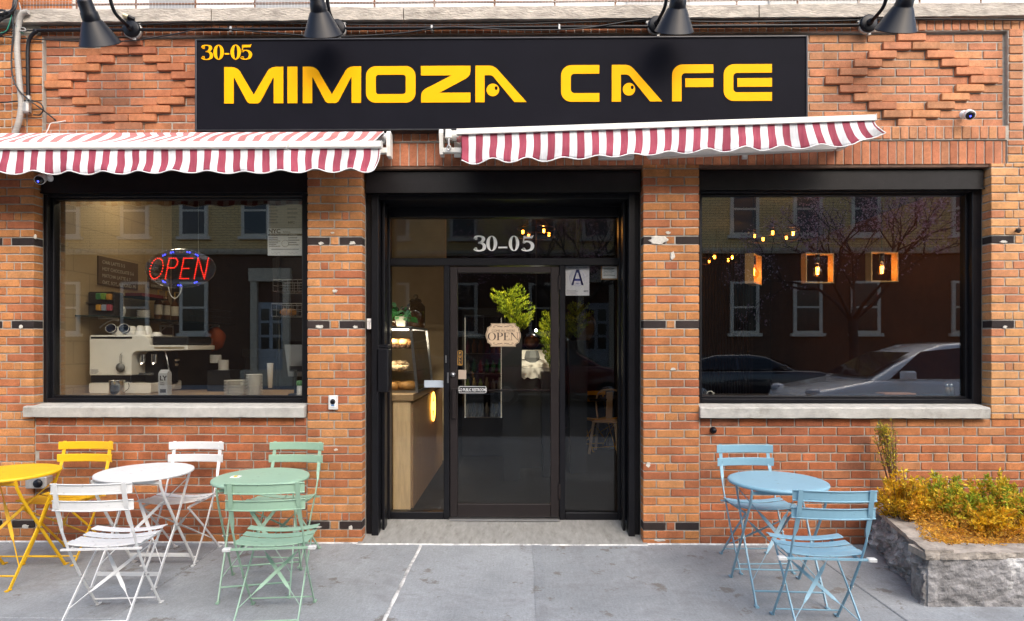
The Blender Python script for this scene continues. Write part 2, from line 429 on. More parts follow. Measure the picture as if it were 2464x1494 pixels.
# recessed field with the two projecting brick diamonds
PH = .067; PL = .2265; ZP = 3.286
DC = (-3.118, 3.083)            # diamond centres
def proud(r, xm):
    for cx in DC:
        d = {0: [0], 1: [-.5, .5], 10: [0], 9: [-.5, .5]}.get(r) or [-(min(r, 10-r)*.5), min(r, 10-r)*.5]
        if any(abs(xm-(cx+q*PL)) < PL*.3 for q in d): return True
    return False
YP = .036
for r in range(11):
    zb = ZP+r*PH
    for side, (a, b) in enumerate(((XP0, -1.9), (1.9, XP1), (-1.9, 1.9))):
        if side == 2 and 0 < r < 10: continue
        cx = DC[min(side, 1)] if side < 2 else 0
        x = cx-PL/2+(PL/2 if r % 2 else 0)-12*PL
        while x < b:
            p, q = max(x, a), min(x+PL-J, b); kd = 'rpanel' if side == 1 else 'panel'
            if q-p > .03:
                if side < 2 and q-p > PL*.7 and proud(r, (p+q)/2): brick(x, x+PL-J, zb, zb+PH-J, YP-.023, kd, .08, .0006)
                else: brick(p, q, zb, zb+PH-J, YP, kd)
            x += PL
# mortar bed behind the bricks
M1 = .007
def bed(x0, x1, z0, z1, y): bw.box(x0, x1, y+M1, .30, z0, z1, 1)
e = .004
bed(FL, XL0-e, 0, ZL, 0); bed(XL1+e, XD0-e, 0, ZL, 0); bed(XD1+e, XR0-e, 0, ZL, 0); bed(XR1+e, FR, .988, ZL, 0)
bed(XL0-e, XL1+e, 0, .99, .010); bed(XR0-e, FR, 0, .988, .010)
bed(-4.31, 3.81, ZL+.003, 3.172, .012); bed(FL, -4.31, ZL, 3.172, 0); bed(3.81, FR, ZL, 3.172, 0)
bed(XP0-.25, XP1+.135, 3.172, 3.281, .0); bed(XP0, XP1+.018, 3.281, 4.026, YP); bed(FL, XP0-.25, 3.172, 4.115, .003); bed(XP0-.25, XP0, 3.281, 4.115, .001)
bed(XP1+.018, FR, 3.281, 4.026, .002); bed(XP0, FR, 4.026, 4.115, .004)
for a, b in ((-4.0, -1.682), (XD0, XD1), (XR0, XR1)): bw.box(a, b, .02, .30, ZL-.022, ZL+.002, 2)
LINTEL = pm('rusted_lintel', (.10, .052, .032), .8, var=.4, scale=14)
# smeared mortar repairs
PATCH = pm('repair_mortar', (.56, .53, .47), .9, var=.2, scale=30, bump=.4, bscale=150)
def patch(cx, cz, rx, rz, y=-.004, seed=0):
    n = 22; pts = []
    for i in range(n):
        a = 2*math.pi*i/n; k = 1+.55*noise.noise(Vector((math.cos(a)*1.7+seed*5, math.sin(a)*1.7, seed)))
        pts.append((cx+rx*k*math.cos(a), cz+rz*k*math.sin(a)))
    vs = [(x, y+.0075, z) for x, z in pts]+[(cx+(x-cx)*.86, y, cz+(z-cz)*.86) for x, z in pts]
    bw.add(vs, [[n+i for i in range(n)]]+[(i, (i+1) % n, n+(i+1) % n, n+i) for i in range(n)], 3)
for i, (cx, cz, kk) in enumerate(chips):
    if R.random() < .72: patch(cx+rnd(-.02, .02), cz+rnd(.006, .014), rnd(.016, .038), rnd(.009, .018), seed=i)
for px, py, rx, rz in ((1583, 578, .075, .036), (1618, 614, .018, .035), (1608, 560, .02, .012), (806, 700, .02, .014), (1880-260, 888, .02, .012), (1590, 1300, .05, .01), (800, 560, .014, .007), (808, 1082, .018, .01), (85, 570, .01, .02), (1560, 1118, .018, .02)):
    p = W(px, py); patch(p.x, p.z, rx, rz, seed=px)
wall = fixn(bw.build('brick_wall', [BRICK, MORTAR, LINTEL, PATCH], cafe))
# stone ledge in lengths
lm = MB()
for a, b in ((-5.2, -2.43), (-2.422, -.915), (-.907, 1.86), (1.868, 2.90), (2.908, 5.2)):
    n = 30; vs = []; fs = []
    prof = [(-.040, 4.118), (-.042, 4.216), (-.030, 4.224), (.62, 4.235), (.62, 4.118)]
    for i in range(n+1):
        x = a+(b-a)*i/n
        for y, z in prof:
            q = Vector((x*3.1, y*4, z*6)); vs.append((x, y+.010*noise.noise(q) if y < 0 else y, z+.006*noise.noise(q*1.7)))
    m = len(prof)
    for i in range(n):
        for k in range(m): fs.append((i*m+k, i*m+(k+1) % m, (i+1)*m+(k+1) % m, (i+1)*m+k))
    fs += [list(range(m))[::-1], [n*m+k for k in range(m)]]
    lm.add(vs, fs)
fixn(lm.build('stone_ledge', LEDGE, cafe))
# wall set back above the ledge, seen only as a bright sliver
UP = pm('white_render', (.78, .78, .77), .8, var=.08)
um = MB(); um.box(-5.2, 5.2, .62, .75, 4.1, 6.5); up = um.build('upper_wall', UP, cafe)
for a, b in ((-3.3, -2.9), (-2.35, -1.75), (.95, 1.5), (2.2, 3.3)):
    um = MB(); um.box(a, b, .585, .625, 4.3, 5.6); um.build('upper_window', pm('dull_grey_pane', (.32, .33, .34), .35), cafe)
um = MB(); um.box(-5.2, -4.0, -.002, .6, 4.24, 4.9, 0, (.45, .16, .06)); um.build('corner_pier', BRICK, cafe)
# sills
def sill(x0, x1, parent=None):
    s = MB(); n = 40; vs = []; fs = []
    prof = [(-.040, .998), (-.040, 1.072), (-.030, 1.083), (.14, 1.100), (.14, .998)]
    for i in range(n+1):
        x = x0+(x1-x0)*i/n
        for k, (y, z) in enumerate(prof):
            q = Vector((x*5, k, 2)); vs.append((x, y+.004*noise.noise(q), z+(.006*max(0, noise.noise(q*2.3)) if k == 0 else .002*noise.noise(q))))
    m = len(prof)
    for i in range(n):
        for k in range(m): fs.append((i*m+k, i*m+(k+1) % m, (i+1)*m+(k+1) % m, (i+1)*m+k))
    fs += [list(range(m))[::-1], [n*m+k for k in range(m)]]
    s.add(vs, fs); return s
def window(x0, x1, tag_label, bl, wsill, ztop):
    f = MB(); zb = 1.100; gt = ztop; gb = 1.153; w = .075
    xg0, xg1 = x0+bl+.02, x1-w-.02
    # outer bars then a stepped inner bar round the glass
    f.cbox(x0+.001, x0+bl, .10, .22, zb, ZL-.03, .004); f.cbox(x1-w, x1-.001, .10, .22, zb, ZL-.03, .004)
    f.cbox(x0+bl, x1-w, .102, .22, zb, gb-.018, .004); f.cbox(x0+bl, x1-w, .102, .22, gt+.012, ZL-.03, .004)
    f.cbox(x0+bl, xg0, .145, .215, gb-.018, gt+.012, .003); f.cbox(xg1, x1-w, .145, .215, gb-.018, gt+.012, .003)
    f.cbox(xg0, xg1, .145, .215, gb-.018, gb, .003); f.cbox(xg0, xg1, .145, .215, gt, gt+.012, .003)
    o = f.build('window', BLACKM, cafe); o['label'] = tag_label
    g = MB(); g.box(xg0-.004, xg1+.004, .170, .176, gb-.004, gt+.004); g.build('pane', GLASS, o)
    fixn(sill(*wsill).build('sill', STONE, o))
    return xg0, xg1, gb, gt
GL = window(XL0, XL1, 'wide dark framed window over the counter', .032, (X(65), X(735.5)), 2.757)
GR = window(XR0, XR1, 'wide dark framed window with warm lamps behind', .045, (X(1682), X(2374)), 2.774)
SPECK = pm('speckled_black_steel', (.009, .008, .009), .35, spec=.3, var=.3, scale=12, dirt=((.30, .28, .28), 170, .67, .71))
for x0, x1, zb, y, n in ((XL0+.012, XL1-.004, 2.788, .055, 'left'), (XD0+.012, XD1-.008, 2.782, .05, 'door'), (XR0+.004, XR1-.012, 2.798, .055, 'right')):
    s = MB(); s.cbox(x0, x1, y, .30, zb, ZL-.028, .008); s.box(x0, x1, y-.004, y+.02, zb, zb+.012)
    s.build('shutter_box', SPECK, cafe)
# ------------------------------------------------------------------ shop door set back in its opening
YD = .40
f = MB()
f.cbox(XD0+.002, X(912, .4)+.0, .13, .46, 0.0, 2.785, .004); f.cbox(X(1512, .4), XD1-.002, .13, .46, 0.0, 2.785, .004)   # reveals
f.cbox(XD0+.05, XD0+.105, .10, .20, .02, 2.785, .003); f.cbox(XD1-.095, XD1-.045, .10, .20, .02, 2.785, .003)             # shutter guides
f.cbox(XD0+.115, XD0+.135, .20, .30, .03, 2.785, .003); f.cbox(XD1-.125, XD1-.105, .20, .30, .03, 2.785, .003)
xa, xb = X(905, .4), X(1515, .4)
xl0, xl1, xd0, xd1, xr0, xr1 = X(939, .42), X(1068, .42), X(1082, .42), X(1346, .42), X(1360, .42), X(1488, .42)
f.cbox(xa, xl0, YD, .50, .06, 2.785, .005); f.cbox(xr1, xb, YD, .50, .06, 2.785, .005)
f.cbox(xl0, xr1, YD, .50, 2.66, 2.785, .005); f.cbox(xl0, xr1, YD+.002, .50, 2.247, 2.311, .005)
f.cbox(xl1, xd0, YD+.004, .50, .06, 2.247, .005); f.cbox(xd1, xr0, YD+.004, .50, .06, 2.247, .005)
f.cbox(xl0, xl1, YD+.006, .50, .06, .135, .005); f.cbox(xr0, xr1, YD+.006, .50, .06, .135, .005)
f.box(XD0+.01, XD1-.01, .12, .50, 2.745, 2.79)
front = f.build('shopfront', BLACKM, cafe)
g = MB(); g.box(xl0-.003, xr1+.003, .445, .451, 2.309, 2.662); g.build('transom_pane', GLASSD, front)
g = MB(); g.box(xl0-.003, xl1+.003, .445, .451, .132, 2.249); g.build('side_pane', GLASSD, front)
g = MB(); g.box(xr0-.003, xr1+.003, .445, .451, .132, 2.249); g.build('side_pane', GLASSD, front)
DOORM = pm('dark_bronze_metal', (.018, .014, .014), .38, var=.15, spec=.3)
d = MB(); dt = 2.235; db = .092
gx0, gx1, gz0, gz1 = X(1101, .42), X(1325, .42), .205, 2.185
d.cbox(xd0+.004, gx0, .41, .465, db, dt, .004); d.cbox(gx1, xd1-.004, .41, .465, db, dt, .004)
d.cbox(gx0, gx1, .411, .464, gz1, dt, .004); d.cbox(gx0, gx1, .411, .464, db, gz0, .004)
d.cbox(gx0, gx1, .446, .462, 1.165, 1.185, .003)
door = d.build('door', DOORM, cafe)
g = MB(); g.box(gx0-.003, gx1+.003, .436, .442, gz0-.003, gz1+.003); g.build('door_pane', GLASSD, door)
STEEL = pm('brushed_steel', (.55, .55, .56), .3, 1, var=.15, scale=20)
h = MB(); xh = X(1094, .4)
h.cbox(xh-.022, xh+.012, .375, .40, .94, 1.19, .006); h.cbox(xh-.02, xh+.01, .40, .412, .96, .99); h.cbox(xh-.02, xh+.01, .40, .412, 1.13, 1.16)
h.cbox(xh-.025, xh+.055, .372, .402, 1.187, 1.193, .002); h.build('handle', DOORM, door)
h = MB(); p = W(1090, 901, .41); h.lathe([(.0, .022), (.010, .022), (.012, .012), (.021, .010), (.022, 0)], p, 20, axis=(0, -1, 0)); h.box(p.x-.003, p.x+.003, p.y-.024, p.y-.021, p.z-.007, p.z+.001); fixn(h.build('lock', STEEL, door))
h = MB(); p = W(1078, 909, .40); h.cbox(p.x-.008, p.x+.006, .392, .41, p.z-.045, p.z+.045, .002); h.build('strike_plate', STEEL, door); h = MB(); p = W(1073, 864, .40); h.cbox(p.x-.006, p.x+.006, .392, .41, p.z-.032, p.z+.032, .002); h.build('strike_plate', STEEL, door)
for py in (680, 1182):
    p = W(1346, py, .40); h = MB(); h.tube([(p.x, .402, p.z-.06), (p.x, .402, p.z+.06)], .011, 10); h.build('hinge', DOORM, door)
h = MB(); h.box(xd0, xd1, .36, .47, .074, .090); h.build('door_saddle', pm('aluminium', (.6, .6, .6), .35, 1, var=.1), cafe)
# raised concrete step sloping to the pavement
s = MB(); n = 24; vs = []; fs = []
CONC = pm('step_concrete', (.255, .25, .232), .9, var=.22, scale=9, bump=.5, bscale=140, stretch=(3, 1, 1), dirt=((.12, .105, .09), 4, .55, .78))
for i in range(n+1):
    x = XD0-.03+(XD1-XD0+.06)*i/n
    for y, z in ((-.03, -.05), (-.03, .008), (.05, .022), (.40, .074), (.55, .074), (.55, -.05)): vs.append((x, y+.004*noise.noise(Vector((x*7, y, 0))), z+.003*noise.noise(Vector((x*4, y*9, 3)))))
for i in range(n):
    for k in range(6): fs.append((i*6+k, i*6+(k+1) % 6, (i+1)*6+(k+1) % 6, (i+1)*6+k))
fs += [list(range(6))[::-1], [n*6+k for k in range(6)]]
s.add(vs, fs); fixn(s.build('doorstep', CONC, cafe))
# ------------------------------------------------------------------ rooms behind the glass
CREAM = pm('cream_block_wall', (.62, .53, .40), .75, var=.08, scale=3)
def block_mat():
    m, t, b, N, L = nt('painted_block'); tc = N.new('ShaderNodeTexCoord'); sp = N.new('ShaderNodeSeparateXYZ'); cb = N.new('ShaderNodeCombineXYZ')
    L.new(tc.outputs['Object'], sp.inputs[0]); L.new(sp.outputs[1], cb.inputs[0]); L.new(sp.outputs[2], cb.inputs[1])
    bt = N.new('ShaderNodeTexBrick'); bt.inputs['Scale'].default_value = 1; bt.inputs['Brick Width'].default_value = .40; bt.inputs['Row Height'].default_value = .20; bt.inputs['Mortar Size'].default_value = .006
    bt.inputs['Color1'].default_value = (.40, .285, .155, 1); bt.inputs['Color2'].default_value = (.38, .27, .148, 1); bt.inputs['Mortar'].default_value = (.32, .226, .122, 1)
    L.new(cb.outputs[0], bt.inputs[0]); L.new(bt.outputs[0], b.inputs['Base Color']); b.inputs['Roughness'].default_value = .6
    bp = N.new('ShaderNodeBump'); bp.inputs['Strength'].default_value = .4; bp.inputs['Distance'].default_value = .01; bp.invert = True
    L.new(bt.outputs['Fac'], bp.inputs['Height']); L.new(bp.outputs[0], b.inputs['Normal']); return m
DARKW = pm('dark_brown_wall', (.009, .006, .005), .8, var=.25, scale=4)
w = MB(); w.box(-3.98, -3.845, 1.9, 6.2, .0, 3.2); o = w.build('interior_wall', pm('falloff_inner_wall', (.05, .034, .02), .7, var=.15), cafe); o['label'] = 'dark tan far part of the side wall, light falloff painted in'  # light falling off along the side wall, painted as a darker tan
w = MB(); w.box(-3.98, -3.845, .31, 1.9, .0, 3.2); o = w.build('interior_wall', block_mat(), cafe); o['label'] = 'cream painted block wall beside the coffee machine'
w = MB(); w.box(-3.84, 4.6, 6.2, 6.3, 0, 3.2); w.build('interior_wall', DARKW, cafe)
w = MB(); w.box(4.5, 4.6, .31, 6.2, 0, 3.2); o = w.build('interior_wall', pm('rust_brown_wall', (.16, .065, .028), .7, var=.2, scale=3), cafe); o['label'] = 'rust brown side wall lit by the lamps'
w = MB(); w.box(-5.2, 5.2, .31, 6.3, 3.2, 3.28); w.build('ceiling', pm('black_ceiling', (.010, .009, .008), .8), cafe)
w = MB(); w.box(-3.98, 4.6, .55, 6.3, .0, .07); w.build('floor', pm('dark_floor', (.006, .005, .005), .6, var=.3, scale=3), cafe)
for a, b in ((XL0, XL1), (XR0, XR1)):
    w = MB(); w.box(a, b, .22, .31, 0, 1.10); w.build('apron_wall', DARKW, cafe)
w = MB()
for i in range(46): w.box(1.55+i*.045, 1.575+i*.045, 4.75, 4.80, .07, 3.15)
w.box(1.5, 3.65, 4.81, 4.86, .07, 3.15); w.build('slatted_partition', pm('walnut_slats', (.018, .010, .006), .5, var=.3, stretch=(6, 6, .6)), cafe)
w = MB(); w.box(-1.95, -.96, 3.1, 3.2, .07, 3.2); w.build('inner_pier', pm('beige_inner_wall', (.50, .38, .24), .7, var=.1), cafe)
# ================================================================== ground
def pave_mat():
    m, t, b, N, L = nt('pavement_concrete'); tc = N.new('ShaderNodeTexCoord')
    def nz(scale, det=6, ro=.65, st=None):
        v = tc.outputs['Object']
        if st: mp = N.new('ShaderNodeMapping'); mp.inputs['Scale'].default_value = st; L.new(v, mp.inputs[0]); v = mp.outputs[0]
        n = N.new('ShaderNodeTexNoise'); n.inputs['Scale'].default_value = scale; n.inputs['Detail'].default_value = det; n.inputs['Roughness'].default_value = ro; L.new(v, n.inputs['Vector']); return n.outputs[0]
    def mr(s, a, b_, c, d):
        n = N.new('ShaderNodeMapRange'); n.inputs['From Min'].default_value = a; n.inputs['From Max'].default_value = b_; n.inputs['To Min'].default_value = c; n.inputs['To Max'].default_value = d; L.new(s, n.inputs[0]); return n.outputs[0]
    def mix(f, a, c, mode='MIX'):
        n = N.new('ShaderNodeMix'); n.data_type = 'RGBA'; n.blend_type = mode
        if isinstance(f, float): n.inputs[0].default_value = f
        else: L.new(f, n.inputs[0])
        L.new(a, n.inputs[6])
        if isinstance(c, tuple): n.inputs[7].default_value = (*c, 1)
        else: L.new(c, n.inputs[7])
        return n.outputs[2]
    a = N.new('ShaderNodeAttribute'); a.attribute_name = 'col'
    s = mix(1.0, a.outputs['Color'], mr(nz(1.6), .3, .7, .76, 1.20), 'MULTIPLY')
    s = mix(1.0, s, mr(nz(60, 3), .3, .7, .86, 1.12), 'MULTIPLY')
    s = mix(1.0, s, mr(nz(22, 3, .6, (4, .35, 1)), .3, .7, .93, 1.06), 'MULTIPLY')
    s = mix(mr(nz(3.1, 9, .72), .50, .63, 0, .55), s, (.17, .17, .175))
    s = mix(mr(nz(4.2, 9, .72), .585, .625, 0, .7), s, (.135, .115, .095))
    s = mix(mr(nz(150, 2), .58, .64, 0, .45), s, (.12, .12, .12))
    L.new(s, b.inputs['Base Color']); b.inputs['Roughness'].default_value = .85; b.inputs['Specular IOR Level'].default_value = .3
    bp = N.new('ShaderNodeBump'); bp.inputs['Strength'].default_value = .35; bp.inputs['Distance'].default_value = .004
    L.new(nz(180, 4), bp.inputs['Height']); L.new(bp.outputs[0], b.inputs['Normal']); return m
PAVE = pave_mat()
ASPH = pm('asphalt', (.05, .05, .052), .85, var=.25, scale=5, bump=.5, bscale=250)
g = MB(); g.box(-60, 60, -26, 9, -.30, -.14); tag(g.build('road', ASPH), kind='structure')
g = MB()
xs = [-60, -8.4, -6.0, -4.05, -2.34, -.775, .125, 2.2, 4.1, 6.2, 60]; ys = [-4.6, -2.9, -1.35, .32]
tones = [(.27, .288, .302), (.25, .267, .28), (.285, .303, .316), (.262, .28, .294), (.29, .307, .32)]
for i in range(len(xs)-1):
    for j in range(3):
        if j == 2: yb = ys[2]
        c = R.choice(tones); q = .0025
        y0, y1 = ys[j], ys[j+1]
        if i == 5 and j >= 1: c = (.29, .308, .322)
        if i in (4, 5) and j == 2: y0 = ys[0]
        if i in (4, 5) and j < 2: continue
        g.cbox(xs[i]+q, xs[i+1]-q, y0+q, y1-q, -.16, 0.0, .006, 0, c)
g.box(-60, 60, -4.62, .32, -.16, -.008, 0, (.17, .175, .18))
g.cbox(-60, 60, -4.80, -4.605, -.2, -.002, .015, 0, (.30, .30, .30))
tag(g.build('pavement', PAVE), kind='structure')
# white sealant along the wall foot and in the joint in front of the door
g = MB(); SEAL = pm('white_sealant', (.62, .62, .60), .7, var=.25, scale=20, dirt=((.26, .26, .26), 7, .46, .62))
def bead(pts, w, h=.010):
    q = bez(pts, 12); vs = []; fs = []
    for i, p in enumerate(q):
        t = (q[min(i+1, len(q)-1)]-q[max(i-1, 0)]).normalized(); s = Vector((-t.y, t.x, 0)); k = w*(1+.35*noise.noise(p*9))
        for a, z in ((-1, -.004), (-.6, h*.7), (0, h), (.6, h*.7), (1, -.004)): vs.append(p+s*a*k/2+Vector((0, 0, z)))
    for i in range(len(q)-1):
        for k in range(4): fs.append((i*5+k, i*5+k+1, i*5+6+k, i*5+5+k))
    g.add(vs, fs, 0, True)
def jit(a, b, n, s): return [Vector(a).lerp(Vector(b), i/n)+Vector((rnd(-s, s), rnd(-s, s), 0)) for i in range(n+1)]
bead(jit((-5.1, -.004, 0), (-1.27, -.006, 0), 14, .003), .022)
bead(jit((-1.28, -.035, 0), (1.0, -.035, 0), 10, .004), .016)
bead(jit((.98, -.006, 0), (2.6, -.004, 0), 8, .003), .022)
bead(jit((-.775, -.05, 0), (-.775, -2.9, 0), 12, .006), .030, .004)
fixn(g.build('sealant_bead', SEAL, None)); 
tag(bpy.data.objects['sealant_bead'], kind='structure')
# filled trench line right of the door
g = MB(); q = jit((.135, -.03, .0), (.12, -2.9, 0), 14, .01)
vs = []; fs = []
for i, p in enumerate(q): vs += [p+Vector((-.035, 0, .0035)), p+Vector((.035, 0, .0035))]
for i in range(len(q)-1): fs.append((2*i, 2*i+1, 2*i+3, 2*i+2))
g.add(vs, fs, 0, False, (.235, .252, .266)); tag(g.build('pavement_seam', PAVE), kind='structure')
g = MB(); g.box(-60, 60, -19.0, -13.4, -.16, 0, 0, (.33, .33, .33)); tag(g.build('far_pavement', PAVE), kind='structure')
# dry bits blown against the wall foot and over the slabs
g = MB(); LIT = pm('dry_litter', (.10, .065, .04), .9, var=.4, scale=60)
for i in range(230):
    if i < 150: x, y = rnd(-4.6, 4.2), -abs(R.gauss(0, .12))-.02
    else: x, y = rnd(-4.2, 3.2), rnd(-2.4, -.1)
    if -1.2 < x < .95 and y > -.05: continue
    z = .004+.002*R.random(); a = rnd(0, 6.3); L_ = rnd(.006, .020); w_ = rnd(.003, .008); d = Vector((math.cos(a), math.sin(a), rnd(-.1, .3))); s_ = Vector((-math.sin(a), math.cos(a), rnd(-.2, .2))); p = Vector((x, y, z))
    g.add([p-d*L_/2, p+s_*w_/2, p+d*L_/2, p-s_*w_/2], [(0, 1, 2, 3)])
tag(g.build('litter', LIT), 'dry brown bits of leaf and grit scattered over the pavement', 'litter', None, 'stuff')
# ================================================================== sign board
YS = -.075
sx0, sx1 = X(470, YS), X(1943, YS); sz1, sz0 = W(1206, 90, YS).z, W(1206, 313, YS).z
sign = thing('sign_board', 'long black sign board with yellow MIMOZA CAFE lettering above the door', 'sign', ((sx0+sx1)/2, YS, sz0))
SB = pm('sign_black_vinyl', (.008, .008, .012), .65, var=.12, scale=3, spec=.05)
s = MB(); s.box(sx0+.012, sx1-.012, YS, .0, sz0+.012, sz1-.012); s.build('panel', SB, sign)
s = MB(); fr = .012
for a in ((sx0, sx0+fr, sz0, sz1), (sx1-fr, sx1, sz0, sz1), (sx0+fr, sx1-fr, sz0, sz0+fr), (sx0+fr, sx1-fr, sz1-fr, sz1)): s.cbox(a[0], a[1], YS-.010, .03, a[2], a[3], .003)
s.build('frame', pm('sign_frame_metal', (.05, .05, .055), .3, .6, var=.2), sign)
YEL = pm('yellow_vinyl', (.92, .42, .0), .6, var=.03, spec=.1)
t = .255
def gM():
    l = [(0, 0), (0, 1), (.20, 1)]+[(.29, .985), (.37, .945), (.43, .885), (.475, .80)]+[(.805, .235)]
    r = [(1.61-x, y) for x, y in l[::-1]][1:]
    inr = [(1.35, 0), (1.35, .70), (1.335, .705), (1.31, .66), (1.01, .09), (.975, .035), (.92, 0), (.69, 0), (.635, .035), (.60, .09), (.30, .66), (.275, .705), (.26, .70), (.26, 0)]
    return [l+r+inr]
def gI(): return [[(0, 0), (.276, 0), (.276, 1), (0, 1)]]
def gO(): return [rrect(0, 0, 1.37, 1, .27, 8), rrect(.27, .235, 1.10, .765, .075, 5)]
def gZ(): return [[(0, 1), (1.345, 1), (1.345, .86), (1.33, .77), (1.29, .705), (1.22, .65), (.50, .265), (1.345, .265), (1.345, 0), (.005, 0), (.005, .17), (.02, .26), (.06, .325), (.13, .38), (.84, .74), (0, .74)]]
def gA():
    b = [(0, 0), (0, 1), (.38, 1)]+[(.47, .985), (.545, .945), (.61, .885)]+[(1.39, 0), (1.06, 0), (.535, .64), (.49, .70), (.43, .735), (.36, .74), (.25, .74), (.25, 0)]
    return [b], [arc(.475, .335, .172, .172, 0, 360, 28)[:-1], arc(.565, .385, .042, .055, 0, 360, 14)[:-1]]
def gC(w=1.02): return [[(w, 1)]+arc(.28, .72, .28, .28, 90, 180)+arc(.28, .28, .28, .28, 180, 270)+[(w, 0), (w, .235)]+arc(.36, .335, .10, .10, 270, 180, 5)+arc(.36, .665, .10, .10, 180, 90, 5)+[(w, .765)]]
def gF(): return [[(1.09, 1)]+arc(.28, .72, .28, .28, 90, 180)+[(0, 0), (.25, 0), (.25, .665)]+arc(.35, .665, .10, .10, 180, 90, 5)+[(1.09, .765)]], [[(.35, .385), (1.09, .385), (1.09, .62), (.35, .62)]]
def gE(): return gC(1.30)[:1], [[(.37, .385), (1.30, .385), (1.30, .62), (.37, .62)]]
wz1, wz0 = W(1206, 158, YS).z, W(1206, 246, YS).z; hh = wz1-wz0
for nm, px, px1, gl in (('M', 540, 682, [gM()]), ('I', 692, 716, [gI()]), ('M', 729, 869, [gM()]), ('O', 881, 1000, [gO()]), ('Z', 1013, 1132, [gZ()]), ('A', 1144, 1267, list(gA())),
                       ('C', 1350, 1442, [gC()]), ('A', 1472, 1593, list(gA())), ('F', 1617, 1716, list(gF())), ('E', 1741, 1857, list(gE()))):
    x0 = X(px, YS); mw = max(x for g_ in gl for q in g_ for x, y in q); kx = (X(px1, YS)-x0)/mw
    put(gl, 'letter', YEL, sign, (lambda x0, kx: lambda u, v: Vector((x0+u*kx, YS-.001, wz0+v*hh)))(x0, kx), .003)
nz0 = W(520, 144, YS).z; nh = W(520, 108, YS).z-nz0
gl = []
for px, g_ in ((486, num3()), (514, num0(.18)), (555, num0(.18)), (580, num5())):
    gl += [[q] for q in shift(g_, px)] if len(g_) != 2 or px not in (514, 555) else [shift(g_, px)]
def nplace(u, v): return Vector((X(486, YS)+(u)*.0, YS-.001, nz0+v*nh))
parts_ = []
for px, g_ in ((486, num3()), (514, num0(.18)), (555, num0(.18)), (580, num5())):
    grp = [g_] if (len(g_) == 2) else [[q] for q in g_]
    x0 = X(px, YS); kx = (X(px+25, YS)-x0)/.54
    parts_ += [[[(x0+x*kx, y) for x, y in q] for q in sub] for sub in grp]
x0 = X(541, YS); x1 = X(552, YS); parts_.append([[(x0, .34), (x1, .34), (x1, .44), (x0, .44)]])
put(parts_, 'street_number', YEL, sign, lambda u, v: Vector((u, YS-.001, nz0+v*nh)), .003)
# ================================================================== goose-neck lamps
LAMPM = pm('lamp_black_enamel', (.0035, .004, .007), .36, var=.2, scale=12, spec=.24)
GREY = pm('cast_grey_metal', (.42, .41, .39), .5, .6, var=.2, scale=30)
def lamp(pxb, pyb, pxn, label, sensor=False, up=.06):
    b = W(pxb, pyb, -.03); xb = b.x; zb = b.z
    xn = X(pxn, -.44)
    t = thing('gooseneck_lamp', label, 'lamp', (xb, 0, zb), 0, 'barn lamps over the sign')
    m = MB(); m.lathe([(0, .052), (.055, .052), (.066, .046), (.068, .03), (.064, .030), (.060, .0)], (xb, 0, zb), 28, axis=(0, -1, 0)); m.lathe([(.026, .05), (.022, .075), (.014, .08), (.012, .10)], (xb, 0, zb), 16, axis=(0, -1, 0)); j = fixn(m.build('mount', LAMPM, t))
    m = MB(); m.lathe([(.071, .0), (.073, .030), (.06, .031)], (xb, 0, zb), 24, axis=(0, -1, 0))
    for a in (40, 160, 280): m.cbox(xb+.075*math.cos(rad(a))-.012, xb+.075*math.cos(rad(a))+.012, -.028, -.004, zb+.075*math.sin(rad(a))-.012, zb+.075*math.sin(rad(a))+.012, .004)
    fixn(m.build('back_box', GREY, t))
    ztop = zb+.0
    A = Vector((xn, -.455, zb-.01+up))                                  # top of the neck
    m = MB(); m.tube(bez([(xb, -.07, zb), (xb, -.13, zb+.002), (xb+(xn-xb)*.3, -.205, zb+.045), (xb+(xn-xb)*.5, -.255, zb+.17), (xb+(xn-xb)*.75, -.32, zb+.28), (xn, -.40, zb+.27), (xn, -.452, zb+.16), A], 8), .0135, 10); m.build('arm', LAMPM, t)
    ax = Vector((0, .60, -.80)).normalized()
    C = W(pxn, 0, -.43); 
    m = MB(); p0 = A+Vector((0, .004, .012))
    m.lathe([(.0, -.045), (.018, -.04), (.018, -.008), (.024, -.004), (.040, .0), (.050, .010), (.052, .080), (.058, .084), (.061, .135), (.062, .140), (.070, .146), (.140, .290), (.144, .292), (.1415, .296), (.137, .290), (.066, .152), (.030, .145), (0, .14)], p0, 40, axis=ax)
    sh = fixn(m.build('shade', LAMPM, t))
    m = MB(); m.blob(p0+ax*.20, .03, c=(1, 1, 1)); m.build('bulb', pm('frosted_bulb', (.8, .8, .78), .3, var=0), t)
    if sensor:
        m = MB(); m.tube([(xb-.02, -.05, zb+.085), (xb+.025, -.03, zb+.07)], .02, 12); m.tube([(xb-.05, -.06, zb+.095), (xb-.02, -.05, zb+.085)], .019, 12, 1); m.build('light_sensor', [LAMPM, pm('pale_brass', (.55, .5, .33), .35, .5)], t)
    return t
lamp(318, 70, 204, 'black barn lamp over the left brick diamond with a small sensor on its mount', True, .0)
lamp(811, 68, 760, 'black barn lamp above the M of MIMOZA at the left end of the lettering')
lamp(1580, 60, 1636, 'black barn lamp above the space between the A and F of CAFE')
lamp(2089, 57, 2189, 'black barn lamp beside the right brick diamond')
